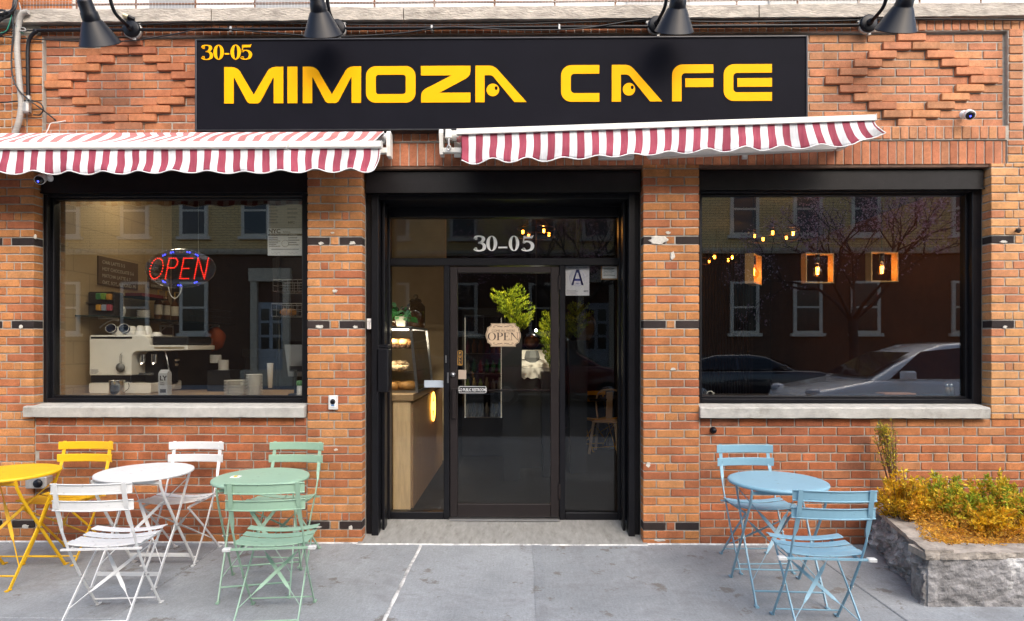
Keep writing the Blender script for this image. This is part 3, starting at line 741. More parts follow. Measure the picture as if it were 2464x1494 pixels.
# ================================================================== conduits and cables
t = thing('metal_conduit', 'black conduit pipe running along the brick above the sign', 'pipe', (0, -.02, 4.06))
m = MB(); zc = 4.058
m.tube(bez([(X(76), -.03, 3.40), (X(74), -.03, 3.80), (X(75), -.03, 3.94), (X(82), -.03, 4.01), (X(96), -.028, 4.050), (X(115), -.026, zc), (X(400), -.024, zc), (0, -.024, zc), (X(2075), -.024, zc)], 10), .0135, 10); m.build('pipe', BLACKM, t)
for px in (560, 1345, 1040):
    m = MB(); m.cbox(X(px)-.008, X(px)+.008, -.042, .0, zc-.03, zc+.018, .003); m.build('clip', GREY, t)
p = W(72, 262); m = MB(); m.cbox(p.x-.028, p.x+.028, -.06, -.005, p.z-.05, p.z+.04, .012); m.tube([(X(76), -.03, p.z+.03), (X(76), -.03, p.z+.09)], .019, 10); m.build('elbow_fitting', GREY, t)
t = tag(MB().tube(bez([W(68, 28, -.06), W(52, 34, -.06), W(45, 60, -.05), W(41, 110, -.05), W(46, 190, -.05), W(51, 250, -.05), W(46, 290, -.05), W(36, 322, -.04)], 10), .021, 12).build('flexible_conduit', pm('ribbed_grey_conduit', (.36, .34, .31), .6, var=.2, stretch=(1, 1, 30))), 'ribbed grey flexible conduit hanging beside the left brick diamond', 'pipe')
CAB = pm('black_cable', (.014, .014, .016), .5, var=.1)
def cable(label, pts, r=.005, mat=CAB, name='cable', group=None):
    return tag(MB().tube(bez(pts, 8), r, 6).build(name, mat), label, 'cable', group)
cable('thin black cable sagging along the ledge above the conduit', [W(0, 75, -.01), W(110, 72, -.012), W(400, 56, -.03), (X(560), -.02, 4.115), (X(900), -.02, 4.088), (X(1200), -.02, 4.085), (X(1500), -.02, 4.105), (X(1800), -.02, 4.095), W(2150, 42, -.02), W(2464, 38, -.02)], .0055)
cable('thin black cable crossing below the conduit in long shallow swags', [W(0, 88, -.03), W(140, 97, -.01), W(300, 99, -.02), W(420, 82, -.03), W(500, 68, -.045), W(640, 78, -.045), W(800, 88, -.045), W(960, 80, -.045), W(1080, 65, -.05), W(1250, 72, -.045), W(1400, 68, -.045), W(1560, 46, -.03), W(1700, 52, -.03), W(2000, 50, -.03), W(2150, 45, -.025), W(2464, 48, -.02)], .0055)
cable('black cable looping down past the grey conduit into the brick', [W(0, 247, -.01), W(70, 242, -.045), W(96, 248, -.05), W(104, 262, -.05), W(96, 276, -.03), W(80, 276, -.015)], .0055)
cable('black cable dropping from the bundle into a hole above the left awning', [W(30, 40, -.09), W(33, 80, -.08), W(28, 130, -.075), W(30, 180, -.075), W(44, 215, -.075), W(72, 242, -.06), W(100, 262, -.03), W(135, 290, .03)], .006)
cable('short white wire kinked along the brick above the left awning', [W(158, 291, .02), W(140, 294, .01), W(122, 297, .0), W(116, 310, -.01), W(108, 325, -.02)], .004, pm('white_wire', (.7, .7, .68), .5, var=.05))
m = MB()
for i in range(9):
    k = i*4; m.tube(bez([W(-25, 66-k*1.2+rnd(-5, 5), -.05-rnd(0, .03)), W(6, 40-k*.4+rnd(-4, 10), -.06-rnd(0, .03)), W(25+rnd(-3, 3), 32+rnd(-8, 6), -.06-rnd(0, .03)), W(36+rnd(-4, 4), 14+rnd(-5, 5), -.05-rnd(0, .04)), W(42+rnd(-5, 5), -30, -.05)], 8), rnd(.004, .009), 6)
for i in range(4): m.tube(bez([W(-25, 84+i*5, -.03), W(10, 80+rnd(-4, 4), -.05), W(24, 62+rnd(-5, 5), -.06), W(30+rnd(-3, 3), 30, -.06), W(34+i*2, -30, -.06)], 8), rnd(.004, .006), 6)
m.tube(bez([W(-20, 82, -.05), W(12, 76, -.06), W(22, 58, -.07), W(28, 36, -.07)], 6), .003, 6, 1); m.tube(bez([W(40, 62, -.07), W(48, 76, -.05), W(58, 80, -.03)], 6), .003, 6, 1)
tag(m.build('cable_bundle', [CAB, pm('green_wire', (.03, .30, .20), .5, var=.05)]), 'tangled bundle of black cables at the top left corner', 'cable')
cable('grey cable loop hanging in front of the ledge at the left', [W(46, 6, -.07), W(50, 30, -.07), W(40, 52, -.07), W(44, 72, -.06), W(60, 74, -.04), W(60, 68, -.04), W(49, 66, -.05)], .005, pm('grey_cable', (.25, .25, .25), .5, var=.1))
# wire mesh railing on the ledge
t = thing('mesh_railing', 'rusty bar railing with fine wire mesh along the stone ledge', 'railing', (0, .12, 4.226))
m = MB(); RUST = pm('rusty_bar', (.20, .09, .045), .8, var=.5, scale=20)
m.tube([(-5.1, .05, 4.303), (0, .05, 4.300), (5.1, .05, 4.304)], .009, 6)
m.tube([(-5.1, .05, 4.9), (5.1, .05, 4.9)], .012, 6)
x = -5.0
while x < 5.1: m.tube([(x, .05, 4.22), (x, .05, 4.9)], .008, 6); x += .48
m.build('bars', RUST, t)
m = MB(); x = -5.1
while x < 5.1: m.box(x, x+.0013, .038, .040, 4.225, 4.6); x += .026
z = 4.24
while z < 4.6: m.box(-5.1, 5.1, .036, .038, z, z+.0013); z += .026
m.build('mesh', pm('galvanised_wire', (.45, .45, .44), .4, .6, var=.1), t)
# ================================================================== awnings
def cloth(name, a, b, glow=.0):
    m, t, bs, N, L = nt(name); tc = N.new('ShaderNodeTexCoord'); mp = N.new('ShaderNodeMapping'); mp.inputs['Scale'].default_value = (40, 40, 2.5); L.new(tc.outputs['Object'], mp.inputs[0])
    nz = N.new('ShaderNodeTexNoise'); nz.inputs['Scale'].default_value = 2; nz.inputs['Detail'].default_value = 4; L.new(mp.outputs[0], nz.inputs['Vector'])
    mr = N.new('ShaderNodeMapRange'); mr.inputs['From Min'].default_value = .35; mr.inputs['From Max'].default_value = .7; L.new(nz.outputs[0], mr.inputs[0])
    mx = N.new('ShaderNodeMix'); mx.data_type = 'RGBA'; L.new(mr.outputs[0], mx.inputs[0]); mx.inputs[6].default_value = (*a, 1); mx.inputs[7].default_value = (*b, 1); L.new(mx.outputs[2], bs.inputs['Base Color'])
    n2 = N.new('ShaderNodeTexNoise'); n2.inputs['Scale'].default_value = 3.5; n2.inputs['Detail'].default_value = 7; L.new(tc.outputs['Object'], n2.inputs['Vector']); m2 = N.new('ShaderNodeMapRange'); m2.inputs['From Min'].default_value = .40; m2.inputs['From Max'].default_value = .68; m2.inputs['To Min'].default_value = 1.04; m2.inputs['To Max'].default_value = .74; L.new(n2.outputs[0], m2.inputs[0]); m3 = N.new('ShaderNodeMix'); m3.data_type = 'RGBA'; m3.blend_type = 'MULTIPLY'; m3.inputs[0].default_value = 1; L.new(mx.outputs[2], m3.inputs[6]); L.new(m2.outputs[0], m3.inputs[7]); L.new(m3.outputs[2], bs.inputs['Base Color'])
    bs.inputs['Roughness'].default_value = .75; bs.inputs['Specular IOR Level'].default_value = .2
    return m
WHITEC = cloth('awning_white', (.80, .81, .83), (.66, .67, .69)); CRIM = cloth('awning_crimson', (.36, .072, .108), (.30, .052, .085)); ROSE = cloth('awning_faded_rose', (.50, .20, .19), (.46, .18, .17))
PIPING = pm('white_piping', (.8, .8, .8), .6, var=.05); POWDER = pm('white_powder_coat', (.76, .75, .70), .35, var=.06)
ALU = pm('dull_aluminium', (.5, .5, .5), .35, .8, var=.15)
SW = .0535
def solid(o, th=.0025):
    md = o.modifiers.new('thickness', 'SOLIDIFY'); md.thickness = th; md.offset = 0; return o
def valance(parent, x0, x1, top, length, flare, seed, y0f):
    "hanging stripes with a wavy hem: top(x) height, y0f(x) distance from the wall"
    n = int((x1-x0)/SW*4); m = MB(); nr = 9; vs = []; hem = []; fs = []; ms = []
    for i in range(n+1):
        x = x0+(x1-x0)*i/n; u = (x-x0)/(x1-x0)
        sc_ = .5+.5*math.sin(2*math.pi*(x/.262)+1.2*noise.noise(Vector((x*.9, seed, 0)))); L_ = length(u)*(1-(.13+.12*noise.noise(Vector((x*.8, seed+2, 1))))*sc_**1.2+.05*noise.noise(Vector((x*1.3, seed, 3))))
        for k in range(nr+1):
            v = k/nr
            rip = (.010*math.sin(2*math.pi*x/.262+seed)+.030*noise.noise(Vector((x*5, v*2.5, seed+3)))*.5+.022*noise.noise(Vector((x*2.2, v*1.2, seed))))*v
            dx = flare(u)*v*v+.020*noise.noise(Vector((x*2.6, v*1.5, seed+7)))*v
            p = Vector((x+dx, y0f(u)-.02*v+rip, top(u)-L_*v)); vs.append(p)
            if k == nr: hem.append(p)
    for i in range(n):
        for k in range(nr): fs.append((i*(nr+1)+k, (i+1)*(nr+1)+k, (i+1)*(nr+1)+k+1, i*(nr+1)+k+1)); ms.append(int((i+.5)/n*(x1-x0)/SW) % 2)
    for f, q in zip(fs, ms): m.f.append(list(f)); m.m.append(q); m.s.append(True); m.c.append((1, 1, 1))
    m.v = vs
    o = solid(m.build('valance', [CRIM, WHITEC], parent))
    h = MB(); h.tube([vs[(nr+1)*n+k] for k in range(0, nr+1)], .004, 6); h.tube(hem, .0045, 6); h.build('hem_piping', PIPING, o)
    return o
# --- left awning
ax1 = X(922, -.1)
aw = thing('awning', 'red and white striped awning with its sloping top in view over the left window', 'awning', (-3.2, -.1, 3.2), 0, 'striped awnings over the shopfront')
bx = X(919, -.34); zb1, zb0 = W(700, 342, -.34).z, W(700, 359, -.34).z
x0a = -5.0
m = MB(); nx = int((ax1-x0a)/SW*4); vs = []; fs = []; ms = []; nr = 10
for i in range(nx+1):
    x = x0a+(ax1-x0a)*i/nx
    for k in range(nr+1):
        v = k/nr
        w1 = noise.noise(Vector((x*1.5, v*1.1, 2)))
        vs.append(Vector((x+.11*w1*math.sin(math.pi*v)+(-.02*v), -.09-.25*v, 3.222-(3.222-zb1)*v+.012*noise.noise(Vector((x*3, v*2, 5)))*math.sin(math.pi*v)+.006*math.sin(math.pi*v))))
for i in range(nx):
    for k in range(nr): m.f.append([i*(nr+1)+k, (i+1)*(nr+1)+k, (i+1)*(nr+1)+k+1, i*(nr+1)+k+1]); m.m.append(int((nx-i-.5)/nx*(ax1-x0a)/SW) % 2); m.s.append(True); m.c.append((1, 1, 1))
m.v = vs; can = solid(m.build('canopy', [ROSE, WHITEC], aw))
h = MB(); h.tube([vs[nx*(nr+1)+k] for k in range(nr+1)], .004, 6); h.build('hem_piping', PIPING, can)
m = MB(); m.cbox(x0a, X(695, -.34), -.372, -.330, zb0, zb1, .008); m.cbox(X(695.6, -.34), bx, -.372, -.330, zb0, zb1, .008); m.build('front_bar', POWDER, aw)
m = MB(); m.cbox(bx, bx+.004, -.374, -.328, zb0-.002, zb1+.002, .001); m.build('end_cap', POWDER, aw)
valance(aw, x0a, bx-.012, lambda u: zb0+.004, lambda u: .188-.006*u, lambda u: -.05*max(0, u-.94)/.06*.9+.0, 1.7, lambda u: -.345)
m = MB(); m.tube([(x0a, -.075, 3.175), (ax1+.03, -.075, 3.175)], .036, 14, 0); m.build('roller', WHITEC, aw)
m = MB(); p = W(925, 327, -.08); m.tube([(p.x-.02, -.08, 3.17), (p.x+.008, -.08, 3.17)], .044, 18); m.build('roller_cap', ALU, aw)
m = MB(); xe = X(937, -.06); m.prismx([(-.02, 3.222), (-.10, 3.222), (-.12, 3.20), (-.115, 3.10), (-.10, 3.03), (-.02, 3.03)], xe-.012, xe+.018); m.cbox(X(905, -.1), xe-.010, -.115, -.07, 3.05, 3.092, .004); fixn(m.build('end_bracket', POWDER, aw))
m = MB(); m.bar([(-2.0, -.09, 3.07), (-2.6, -.22, 3.06), (-3.2, -.32, 3.05)], .04, .03, (0, 0, 1)); m.bar([(-3.2, -.30, 3.045), (-2.5, -.335, 3.04)], .035, .025, (0, 0, 1)); m.build('folding_arm', POWDER, aw)
# --- right awning, wound in and slightly crooked
aw = thing('awning', 'red and white striped awning wound in tight over the door, its front bar tilted', 'awning', (.8, -.1, 3.2), 0, 'striped awnings over the shopfront')
P0 = W(1099, 318, -.27); P1 = W(2103, 284, -.33)
def bz(u): return P0.z+(P1.z-P0.z)*u
def by(u): return -.27-.06*u
m = MB(); h0 = .021
for a, b in ((0, .603), (.604, 1)):
    A, B = P0.lerp(P1, a), P0.lerp(P1, b)
    v = [(q.x, q.y+dy, q.z+dz) for q in (A, B) for dy, dz in ((-.022, -h0), (-.022, h0*.7), (-.014, h0), (.02, h0), (.02, -h0))]
    m.add(v, [(0, 1, 2, 3, 4), (9, 8, 7, 6, 5)]+[(k, k+5, (k+1) % 5+5, (k+1) % 5) for k in range(5)])
fixn(m.build('front_bar', POWDER, aw))
m = MB(); m.cbox(P1.x, P1.x+.008, P1.y-.026, P1.y+.024, P1.z-.025, P1.z+.024, .003); m.build('end_cap', POWDER, aw)
valance(aw, P0.x+.035, P1.x-.004, lambda u: bz(u)-.020, lambda u: .228-.05*u-.085*max(0, u-.93)/.07, lambda u: .07*max(0, u-.80)/.2+.02*math.sin(u*9)*u, 4.1, lambda u: by(u)-.02*max(0, u-.8))
m = MB(); n = int((P1.x-P0.x)/SW)
for i in range(n):
    a, b = i/n, (i+1)/n; A, B = P0.lerp(P1, a), P0.lerp(P1, b)
    m.add([(A.x+.03, A.y+.01, A.z+.018), (B.x+.03*(1-b), B.y+.01, B.z+.018), (B.x+.03*(1-b), -.10, 3.215), (A.x+.03, -.10, 3.215)], [(0, 1, 2, 3)], i % 2)
solid(m.build('canopy', [ROSE, WHITEC], aw))
m = MB(); xr0, xr1_ = X(1100, -.08), X(2040, -.08); m.tube([(xr0, -.085, 3.175), (xr1_, -.085, 3.175)], .036, 14, 0); m.build('roller', ROSE, aw)
m = MB(); A, B = W(1562, 377, -.10), W(2008, 357, -.10); 
m.add([(q.x, q.y+dy, q.z+dz) for q in (A, B) for dy, dz in ((-.03, -.012), (-.03, .03), (.03, .03), (.03, -.012))], [(0, 1, 2, 3), (7, 6, 5, 4)]+[(k, k+4, (k+1) % 4+4, (k+1) % 4) for k in range(4)])
m.tube([(A.x+.005, A.y-.034, A.z+.01), (A.x+.005, A.y+.03, A.z+.01)], .018, 12); A, B = W(1440, 381, -.11), W(1524, 379, -.11); m.cbox(A.x, B.x, -.14, -.09, A.z-.01, A.z+.03, .004); fixn(m.build('folding_arm', POWDER, aw))
m = MB(); xb_ = X(1063, -.06); m.prismx([(-.01, 3.235), (-.10, 3.235), (-.125, 3.20), (-.10, 3.09), (-.09, 3.045), (-.01, 3.045)], xb_-.014, xb_+.016); m.cbox(xb_+.012, X(1110, -.1), -.10, -.06, 3.055, 3.095, .004); p = W(1102, 358); m.cbox(p.x-.030, p.x+.024, -.012, -.002, p.z-.07, p.z+.055, .003); m.tube([(p.x, -.03, p.z-.035), (p.x, -.01, p.z-.035)], .01, 10)
fixn(m.build('end_bracket', POWDER, aw)); m = MB(); p = W(2000, 355); m.cbox(X(1975), X(2018), -.10, -.05, p.z-.02, p.z+.022, .004); m.cbox(X(2010), X(2022), -.12, -.002, p.z-.03, p.z+.05, .004); fixn(m.build('end_bracket', POWDER, aw)); m = MB(); p = W(1790, 375); m.cbox(p.x-.02, p.x+.02, -.03, -.004, p.z-.03, p.z+.03, .003); m.build('wall_clip', POWDER, aw)
m = MB(); p = W(1081, 330, -.1); m.cbox(p.x-.028, p.x+.022, -.14, -.08, p.z-.02, p.z+.05, .006); m.tube([(p.x+.02, -.09, p.z+.015), (p.x+.075, -.09, p.z+.015)], .038, 16); fixn(m.build('gear_box', POWDER, aw))
m = MB(); p = W(1080, 352, -.13); m.tube([(p.x, -.13, p.z+.06), (p.x, -.13, p.z+.01)], .009, 8); m.tube(bez([(p.x-.012*math.sin(a), -.13, p.z-.012+.02*math.cos(a)) for a in [k*.7 for k in range(10)]], 3), .006, 6); m.build('crank_eye', ALU, aw)
# ================================================================== small things on the wall
def camera(px, py, Y, label, d):
    p = W(px, py, Y); t = thing('security_camera', label, 'camera', p)
    d = Vector(d).normalized()
    m = MB(); m.lathe([(0, -.055), (.022, -.053), (.033, -.04), (.036, .0), (.036, .045), (.030, .046), (0, .046)], p, 24, axis=d); fixn(m.build('housing', pm('white_plastic', (.8, .8, .8), .35, var=.03), t))
    m = MB(); m.lathe([(0, .062), (.022, .060), (.031, .05), (.033, .035), (.034, .03)], p, 24, axis=d); f = fixn(m.build('face', pm('black_plastic', (.01, .01, .012), .2, var=.0), t))
    m = MB(); q = p+d*.060+Vector((-.004, -.002, -.006)); m.blob(q, .0055, nu=8, nv=6); m.build('indicator', emis('blue_led', (.03, .04, 1), 5), t)
    m = MB(); m.lathe([(.03, 0), (.03, .012), (.012, .02), (.010, .05)], (p.x+.012, max(Y+.08, 0) if Y < 0 else Y+.05, p.z+.03), 16, axis=(-.2, -1, -.3)); fixn(m.build('base', MATS['white_plastic'], t))
    return t
camera(2332, 275, -.07, 'white security camera on the brick beside the right diamond', (-.35, -.75, -.42))
camera(99, 430, -.04, 'white security camera tucked under the left awning', (.30, -.75, -.42))
p = W(803, 968); t = thing('intercom', 'small white call box screwed to the brick pillar between left window and door', 'intercom', p)
m = MB(); m.cbox(p.x-.037, p.x+.037, -.022, -.001, p.z-.057, p.z+.057, .005); m.build('plate', pm('pale_grey_plastic', (.6, .6, .58), .4, var=.06), t)
m = MB(); m.cbox(p.x-.022, p.x+.024, -.027, -.020, p.z-.035, p.z+.045, .004); b_ = m.build('faceplate', MATS['white_plastic'], t)
m = MB(); m.lathe([(0, .012), (.012, .010), (.020, .006), (.021, 0)], (p.x+.001, -.027, p.z+.008), 20, axis=(0, -1, 0)); fixn(m.build('speaker', LAMPM, t))
m = MB(); m.box(p.x-.012, p.x+.013, -.0285, -.0275, p.z-.026, p.z-.016); m.build('blue_label', pm('blue_print', (.1, .25, .5), .5, var=0), t)
p = W(1716, 1035, .01); tag(MB().lathe([(0, .035), (.016, .033), (.022, .02), (.015, .012), (.026, .006), (.027, 0)], p, 14, axis=(0, -1, 0)).build('pipe_stub', LAMPM), 'short dark pipe stub on the red brick under the right window', 'pipe')
p = W(2443, 556); m = MB(); m.blob(p+Vector((0, -.03, 0)), .018, jit=.6, nu=12, nv=9, seed=3); m.tube([p, p+Vector((0, -.03, 0))], .008, 6); tag(m.build('wall_fitting', pm('rusted_dark_iron', (.05, .035, .03), .8, var=.4, scale=40)), 'rusted dark iron stub on the far right brick pier', 'fitting')
# black box fixed to the left shutter guide, guide sticker
p = W(925, 890, .20); tag(MB().cbox(X(909, .17), X(938, .17), .10, .24, W(0, 942, .17).z, W(0, 838, .17).z, .008).cbox(X(911, .15), X(936, .15), .11, .23, W(0, 836, .17).z-.004, W(0, 832, .17).z+.01, .004).build('letter_box', BLACKM), 'black metal letter box fixed beside the door on the left', 'letter box')
p = W(888, 779, .10); t = tag(MB().box(p.x-.016, p.x+.016, .0965, .0995, p.z-.042, p.z+.042).build('warning_sticker', pm('white_paper', (.72, .70, .68), .6, var=.03)), 'small white printed sticker on the left shutter guide', 'sticker')
BASE[t] = Vector((0, 0, 0)); INK = pm('black_ink', (.02, .02, .025), .6, var=0)
text('GATES', 'print', INK, t, plane_xz(p.x-.014, .0964, p.z+.018), .010)
for k in range(6):
    m = MB(); m.box(p.x-.003, p.x+.012-.003*(k % 2), .0958, .0964, p.z+.010-k*.009, p.z+.013-k*.009); m.build('print_line', INK, t)
# junction box low on the wall behind the yellow table
p = W(100, 1158); t = thing('utility_box', 'grey metal box on the brick behind the yellow table', 'box', p); m = MB(); m.cbox(p.x-.08, p.x+.09, -.07, .01, p.z-.045, p.z+.05, .008); m.build('body', GREY, t)
m = MB(); m.lathe([(0, .02), (.03, .018), (.034, 0)], (p.x+.03, -.07, p.z), 18, axis=(0, -1, 0)); fixn(m.build('dial', LAMPM, t))
# ================================================================== folding bistro chairs and tables
def paint(name, c): return pm(name, c, .42, var=.06, scale=5, bump=.05, bscale=40, dirt=(tuple(q*.5 for q in c), 22, .60, .72))
PY, PW, PG, PB = paint('yellow_paint', (.78, .46, .012)), paint('white_paint', (.665, .67, .665)), paint('sage_green_paint', (.275, .43, .315)), paint('sky_blue_paint', (.20, .37, .47))
RUB = pm('pale_rubber', (.55, .56, .55), .6, var=.1); RIV = pm('rivet_steel', (.4, .4, .4), .35, .9, var=.1)
def slat(m, cy, cz, hw, w, t, dish, vert, bow=0, n=12):
    "one pressed metal slat along x; vert: a backrest slat standing on edge"
    pts = []
    for i in range(n+1):
        u = -1+2*i/n; pts.append((u*hw, cy+bow*u*u, cz+dish*u*u))
    w0 = [w*(1-.10*(abs(-1+2*i/n) > .97)) for i in range(n+1)]
    m.bar(pts, w0, t, (0, 0, 1) if vert else (0, 1, 0))
    # rolled lip along both long edges
    for s_ in (-1, 1):
        q = [(p[0], p[1]+(0 if vert else s_*w/2), p[2]+(s_*w/2 if vert else 0)) for p in pts]
        m.tube([(a, b-(.003 if vert else 0), c-(0 if vert else .003)) for a, b, c in q], .0042, 6)
def make_chair(paintm, label, clips):
    t = thing('bistro_chair', label, 'chair'); BASE[t] = Vector((0, 0, 0))
    m = MB()
    for k in range(4): slat(m, -.045+k*.080, .437-.010*math.sin(k/3*math.pi)+.004*k, .205, .060, .003, .020, False)
    m.bar([(-.168, -.09, .428), (-.168, .225, .428)], .016, .004, (0, 0, 1)); m.bar([(.168, -.09, .428), (.168, .225, .428)], .016, .004, (0, 0, 1))
    m.bar([(-.215, -.098, .428), (.215, -.098, .428)], .016, .010, (0, 1, 0))
    m.build('seat', paintm, t)
    for cz in (.788, .694):
        m = MB(); slat(m, -.208+(.8-cz)*.16-.012, cz, .212, .052, .003, .0, True, .030); o = m.build('back_slat', paintm, t)
        for sx in (-1, 1):
            r_ = MB(); r_.lathe([(0, .006), (.006, .004), (.008, 0)], (sx*.178, -.222+(.8-cz)*.16+.025, cz), 10, axis=(0, -1, .0)); r_.lathe([(0, .008), (.005, .006), (.006, 0)], (sx*.178, -.222+(.8-cz)*.16+.012, cz), 10, axis=(0, 1, 0)); r_.build('rivet', paintm, o)
    for sx in (-1, 1):
        xw, yw = (1, 0, 0), (0, 1, .35)
        a = [((sx*.178, -.212, .822), xw), ((sx*.178, -.203, .76), xw), ((sx*.180, -.186, .68), xw), ((sx*.182, -.158, .60), xw), ((sx*.186, -.142, .560), (.7, .7, 0)), ((sx*.188, -.130, .53), yw), ((sx*.186, -.100, .46), yw), ((sx*.184, -.065, .39), yw), ((sx*.183, .025, .235), yw), ((sx*.182, .170, .025), yw), ((sx*.182, .186, .007), yw)]
        m = MB(); m.bar([p for p, q in a], [.022, .024, .024, .022, .016, .014, .014, .015, .016, .015, .014], .006, [q for p, q in a]); m.bar([(sx*.182, .176, .006), (sx*.182, .214, .006)], .018, .005, (1, 0, 0)); m.lathe([(0, .010), (.008, .009), (.009, 0)], (sx*.182, .205, 0), 10)
        L_ = m.build('leg', paintm, t); r_ = MB(); r_.tube([(sx*.164, .024, .236), (sx*.194, .024, .236)], .005, 8); r_.build('pivot', RIV, L_)
        b = [(sx*.160, .225, .424), (sx*.166, .022, .236), (sx*.172, -.190, .022), (sx*.172, -.202, .007)]
        m = MB(); m.bar(b, .015, .006, (0, 1, .4)); m.bar([(sx*.172, -.192, .006), (sx*.172, -.230, .006)], .018, .005, (1, 0, 0)); m.lathe([(0, .010), (.008, .009), (.009, 0)], (sx*.172, -.222, 0), 10); m.build('leg', paintm, t)
    for y, z, x in ((.150, .052, .182), (-.168, .052, .172)):
        m = MB(); m.tube([(-x, y, z), (x, y, z)], .0048, 8); m.build('stretcher', paintm, t)
    m = MB()
    def onB(sx, u): return Vector((sx*(.160+.012*u), .225-.415*u, .424-.402*u))
    for sx, off in ((1, .003), (-1, -.003)):
        p, q = onB(-sx, .08), onB(sx, .80); d = q-p; o_ = Vector((0, off, 0))
        nr_ = Vector((0, .76, -.64)); wd = d.cross(nr_)
        m.bar([p, p+d*.20+o_, p+d*.30+o_, p+d*.5+o_, p+d*.70+o_, p+d*.80+o_, q], [.007, .008, .019, .021, .019, .008, .007], .003, [nr_, nr_, wd, wd, wd, nr_, nr_])
    m.build('cross_brace', paintm, t)
    if clips:
        for sx in (-1, 1):
            m = MB(); m.cbox(sx*.232-.022, sx*.232+.022, -.114, -.082, .418, .437, .003); m.build('rubber_stop', RUB, t)
    return t
def make_table(paintm, label):
    t = thing('bistro_table', label, 'table'); BASE[t] = Vector((0, 0, 0))
    m = MB(); m.lathe([(0, .712), (.26, .712), (.288, .711), (.298, .707), (.300, .700), (.299, .693), (.293, .689), (.285, .690), (.270, .704), (0, .704)], (0, 0, 0), 72); fixn(m.build('tabletop', paintm, t))
    for sx in (-1, 1):
        a = [(sx*.222, -.205, .690), (sx*.222, -.192, .64), (sx*.222, -.150, .56), (sx*.222, .0, .335), (sx*.222, .215, .022), (sx*.222, .226, .007)]
        m = MB(); m.bar(a, .018, .008, (0, 1, .4)); m.bar([(sx*.222, .218, .006), (sx*.222, .256, .006)], .020, .006, (1, 0, 0)); L_ = m.build('leg', paintm, t); r_ = MB(); r_.tube([(sx*.196, -.002, .338), (sx*.236, -.002, .338)], .006, 8); r_.build('pivot', RIV, L_)
        b = [(sx*.206, .200, .692), (sx*.206, .0, .335), (sx*.206, -.222, .022), (sx*.206, -.232, .007)]
        m = MB(); m.bar(b, .018, .008, (0, 1, .4)); m.bar([(sx*.206, -.224, .006), (sx*.206, -.262, .006)], .020, .006, (1, 0, 0)); m.lathe([(0, .010), (.009, .009), (.010, 0)], (sx*.206, -.252, 0), 10); m.build('leg', paintm, t)
    for y, z, x in ((.180, .075, .222), (-.186, .075, .206)):
        m = MB(); m.tube([(-x, y, z), (x, y, z)], .0058, 8) if paintm is not PW else m.bar([(-x, y, z), (x, y, z)], .026, .004, (0, 0, 1)); m.build('stretcher', paintm, t)
    m = MB(); m.bar([(-.222, -.196, .672), (.222, -.196, .672)], .02, .005, (0, 0, 1)); m.build('top_rail', paintm, t); m = MB(); m.bar([(-.206, .196, .676), (.206, .196, .676)], .02, .005, (0, 0, 1)); m.build('top_rail', paintm, t)
    m = MB()
    for sx, off in ((1, .004), (-1, -.004)):
        p = Vector((-sx*.206, .165, .63)); q = Vector((sx*.206, -.155, .12)); d = q-p; nr_ = Vector((0, .85, -.53)); wd = d.cross(nr_); o_ = nr_*off
        m.bar([p, p+d*.26+o_, p+d*.34+o_, p+d*.5+o_, p+d*.66+o_, p+d*.74+o_, q], [.008, .009, .021, .023, .021, .009, .008], .003, [nr_, nr_, wd, wd, wd, nr_, nr_])
    m.build('cross_brace', paintm, t); return t
GC = 'folding metal chairs on the pavement'; GT = 'round folding cafe tables on the pavement'
def setp(o, x, y, r, grp): o.location = (x, y, 0); o.rotation_euler = (0, 0, rad(r)); o['group'] = grp; return o
yellow_chair = setp(make_chair(PY, 'yellow folding chair backed against the wall behind the yellow table', False), -3.355, -.325, 180, GC)
dup(yellow_chair, (-3.56, -1.30, 0), rad(10), 'yellow folding chair at the near side of the yellow table, mostly out of frame')
w1 = setp(make_chair(PW, 'white folding chair against the wall behind the white table', False), -2.495, -.325, 180, GC)
dup(w1, (-2.345, -1.345, 0), rad(5), 'white folding chair pulled out on the near side of the white table')
g1 = setp(make_chair(PG, 'sage green folding chair against the wall behind the green table', False), -1.725, -.335, 177, GC)
g2 = setp(make_chair(PG, 'sage green folding chair on the near side of the green table', True), -1.410, -1.325, 6, GC)
b1 = setp(make_chair(PB, 'sky blue folding chair against the wall behind the blue table', False), 1.690, -.42, 182, GC)
b2 = setp(make_chair(PB, 'sky blue folding chair with pale rubber stops, nearest the stone planter', True), 1.640, -1.455, -3, GC)
setp(make_table(PY, 'round yellow folding table cut off by the left picture edge'), -3.46, -.735, 0, GT)
setp(make_table(PW, 'round white folding table left of the green one'), -2.555, -.685, 0, GT)
setp(make_table(PG, 'round sage green folding table with a sugar packet on it'), -1.685, -.86, 13, GT)
setp(make_table(PB, 'round sky blue folding table beside the planter'), 1.635, -.925, -3, GT)
p = Vector((-1.835, -.90, .713)); t = thing('sugar_packet', 'small white and yellow sugar packet lying on the green table', 'packet', p)
m = MB(); m.add([p+Vector(q) for q in ((-.03, -.018, 0), (.028, -.022, .0), (.032, .016, 0), (-.026, .02, 0), (-.03, -.018, .003), (.028, -.022, .004), (.032, .016, .008), (-.026, .02, .006))], [(3, 2, 1, 0), (4, 5, 6, 7), (0, 1, 5, 4), (1, 2, 6, 5), (2, 3, 7, 6), (3, 0, 4, 7)]); m.build('paper', pm('white_sachet', (.8, .8, .78), .5, var=.04), t)
m = MB(); m.add([p+Vector(q) for q in ((-.012, -.014, .0045), (.012, -.016, .005), (.014, .012, .0085), (-.010, .014, .0075))], [(0, 1, 2, 3)]); m.build('print', pm('yellow_print', (.8, .5, .02), .5, var=0), t)
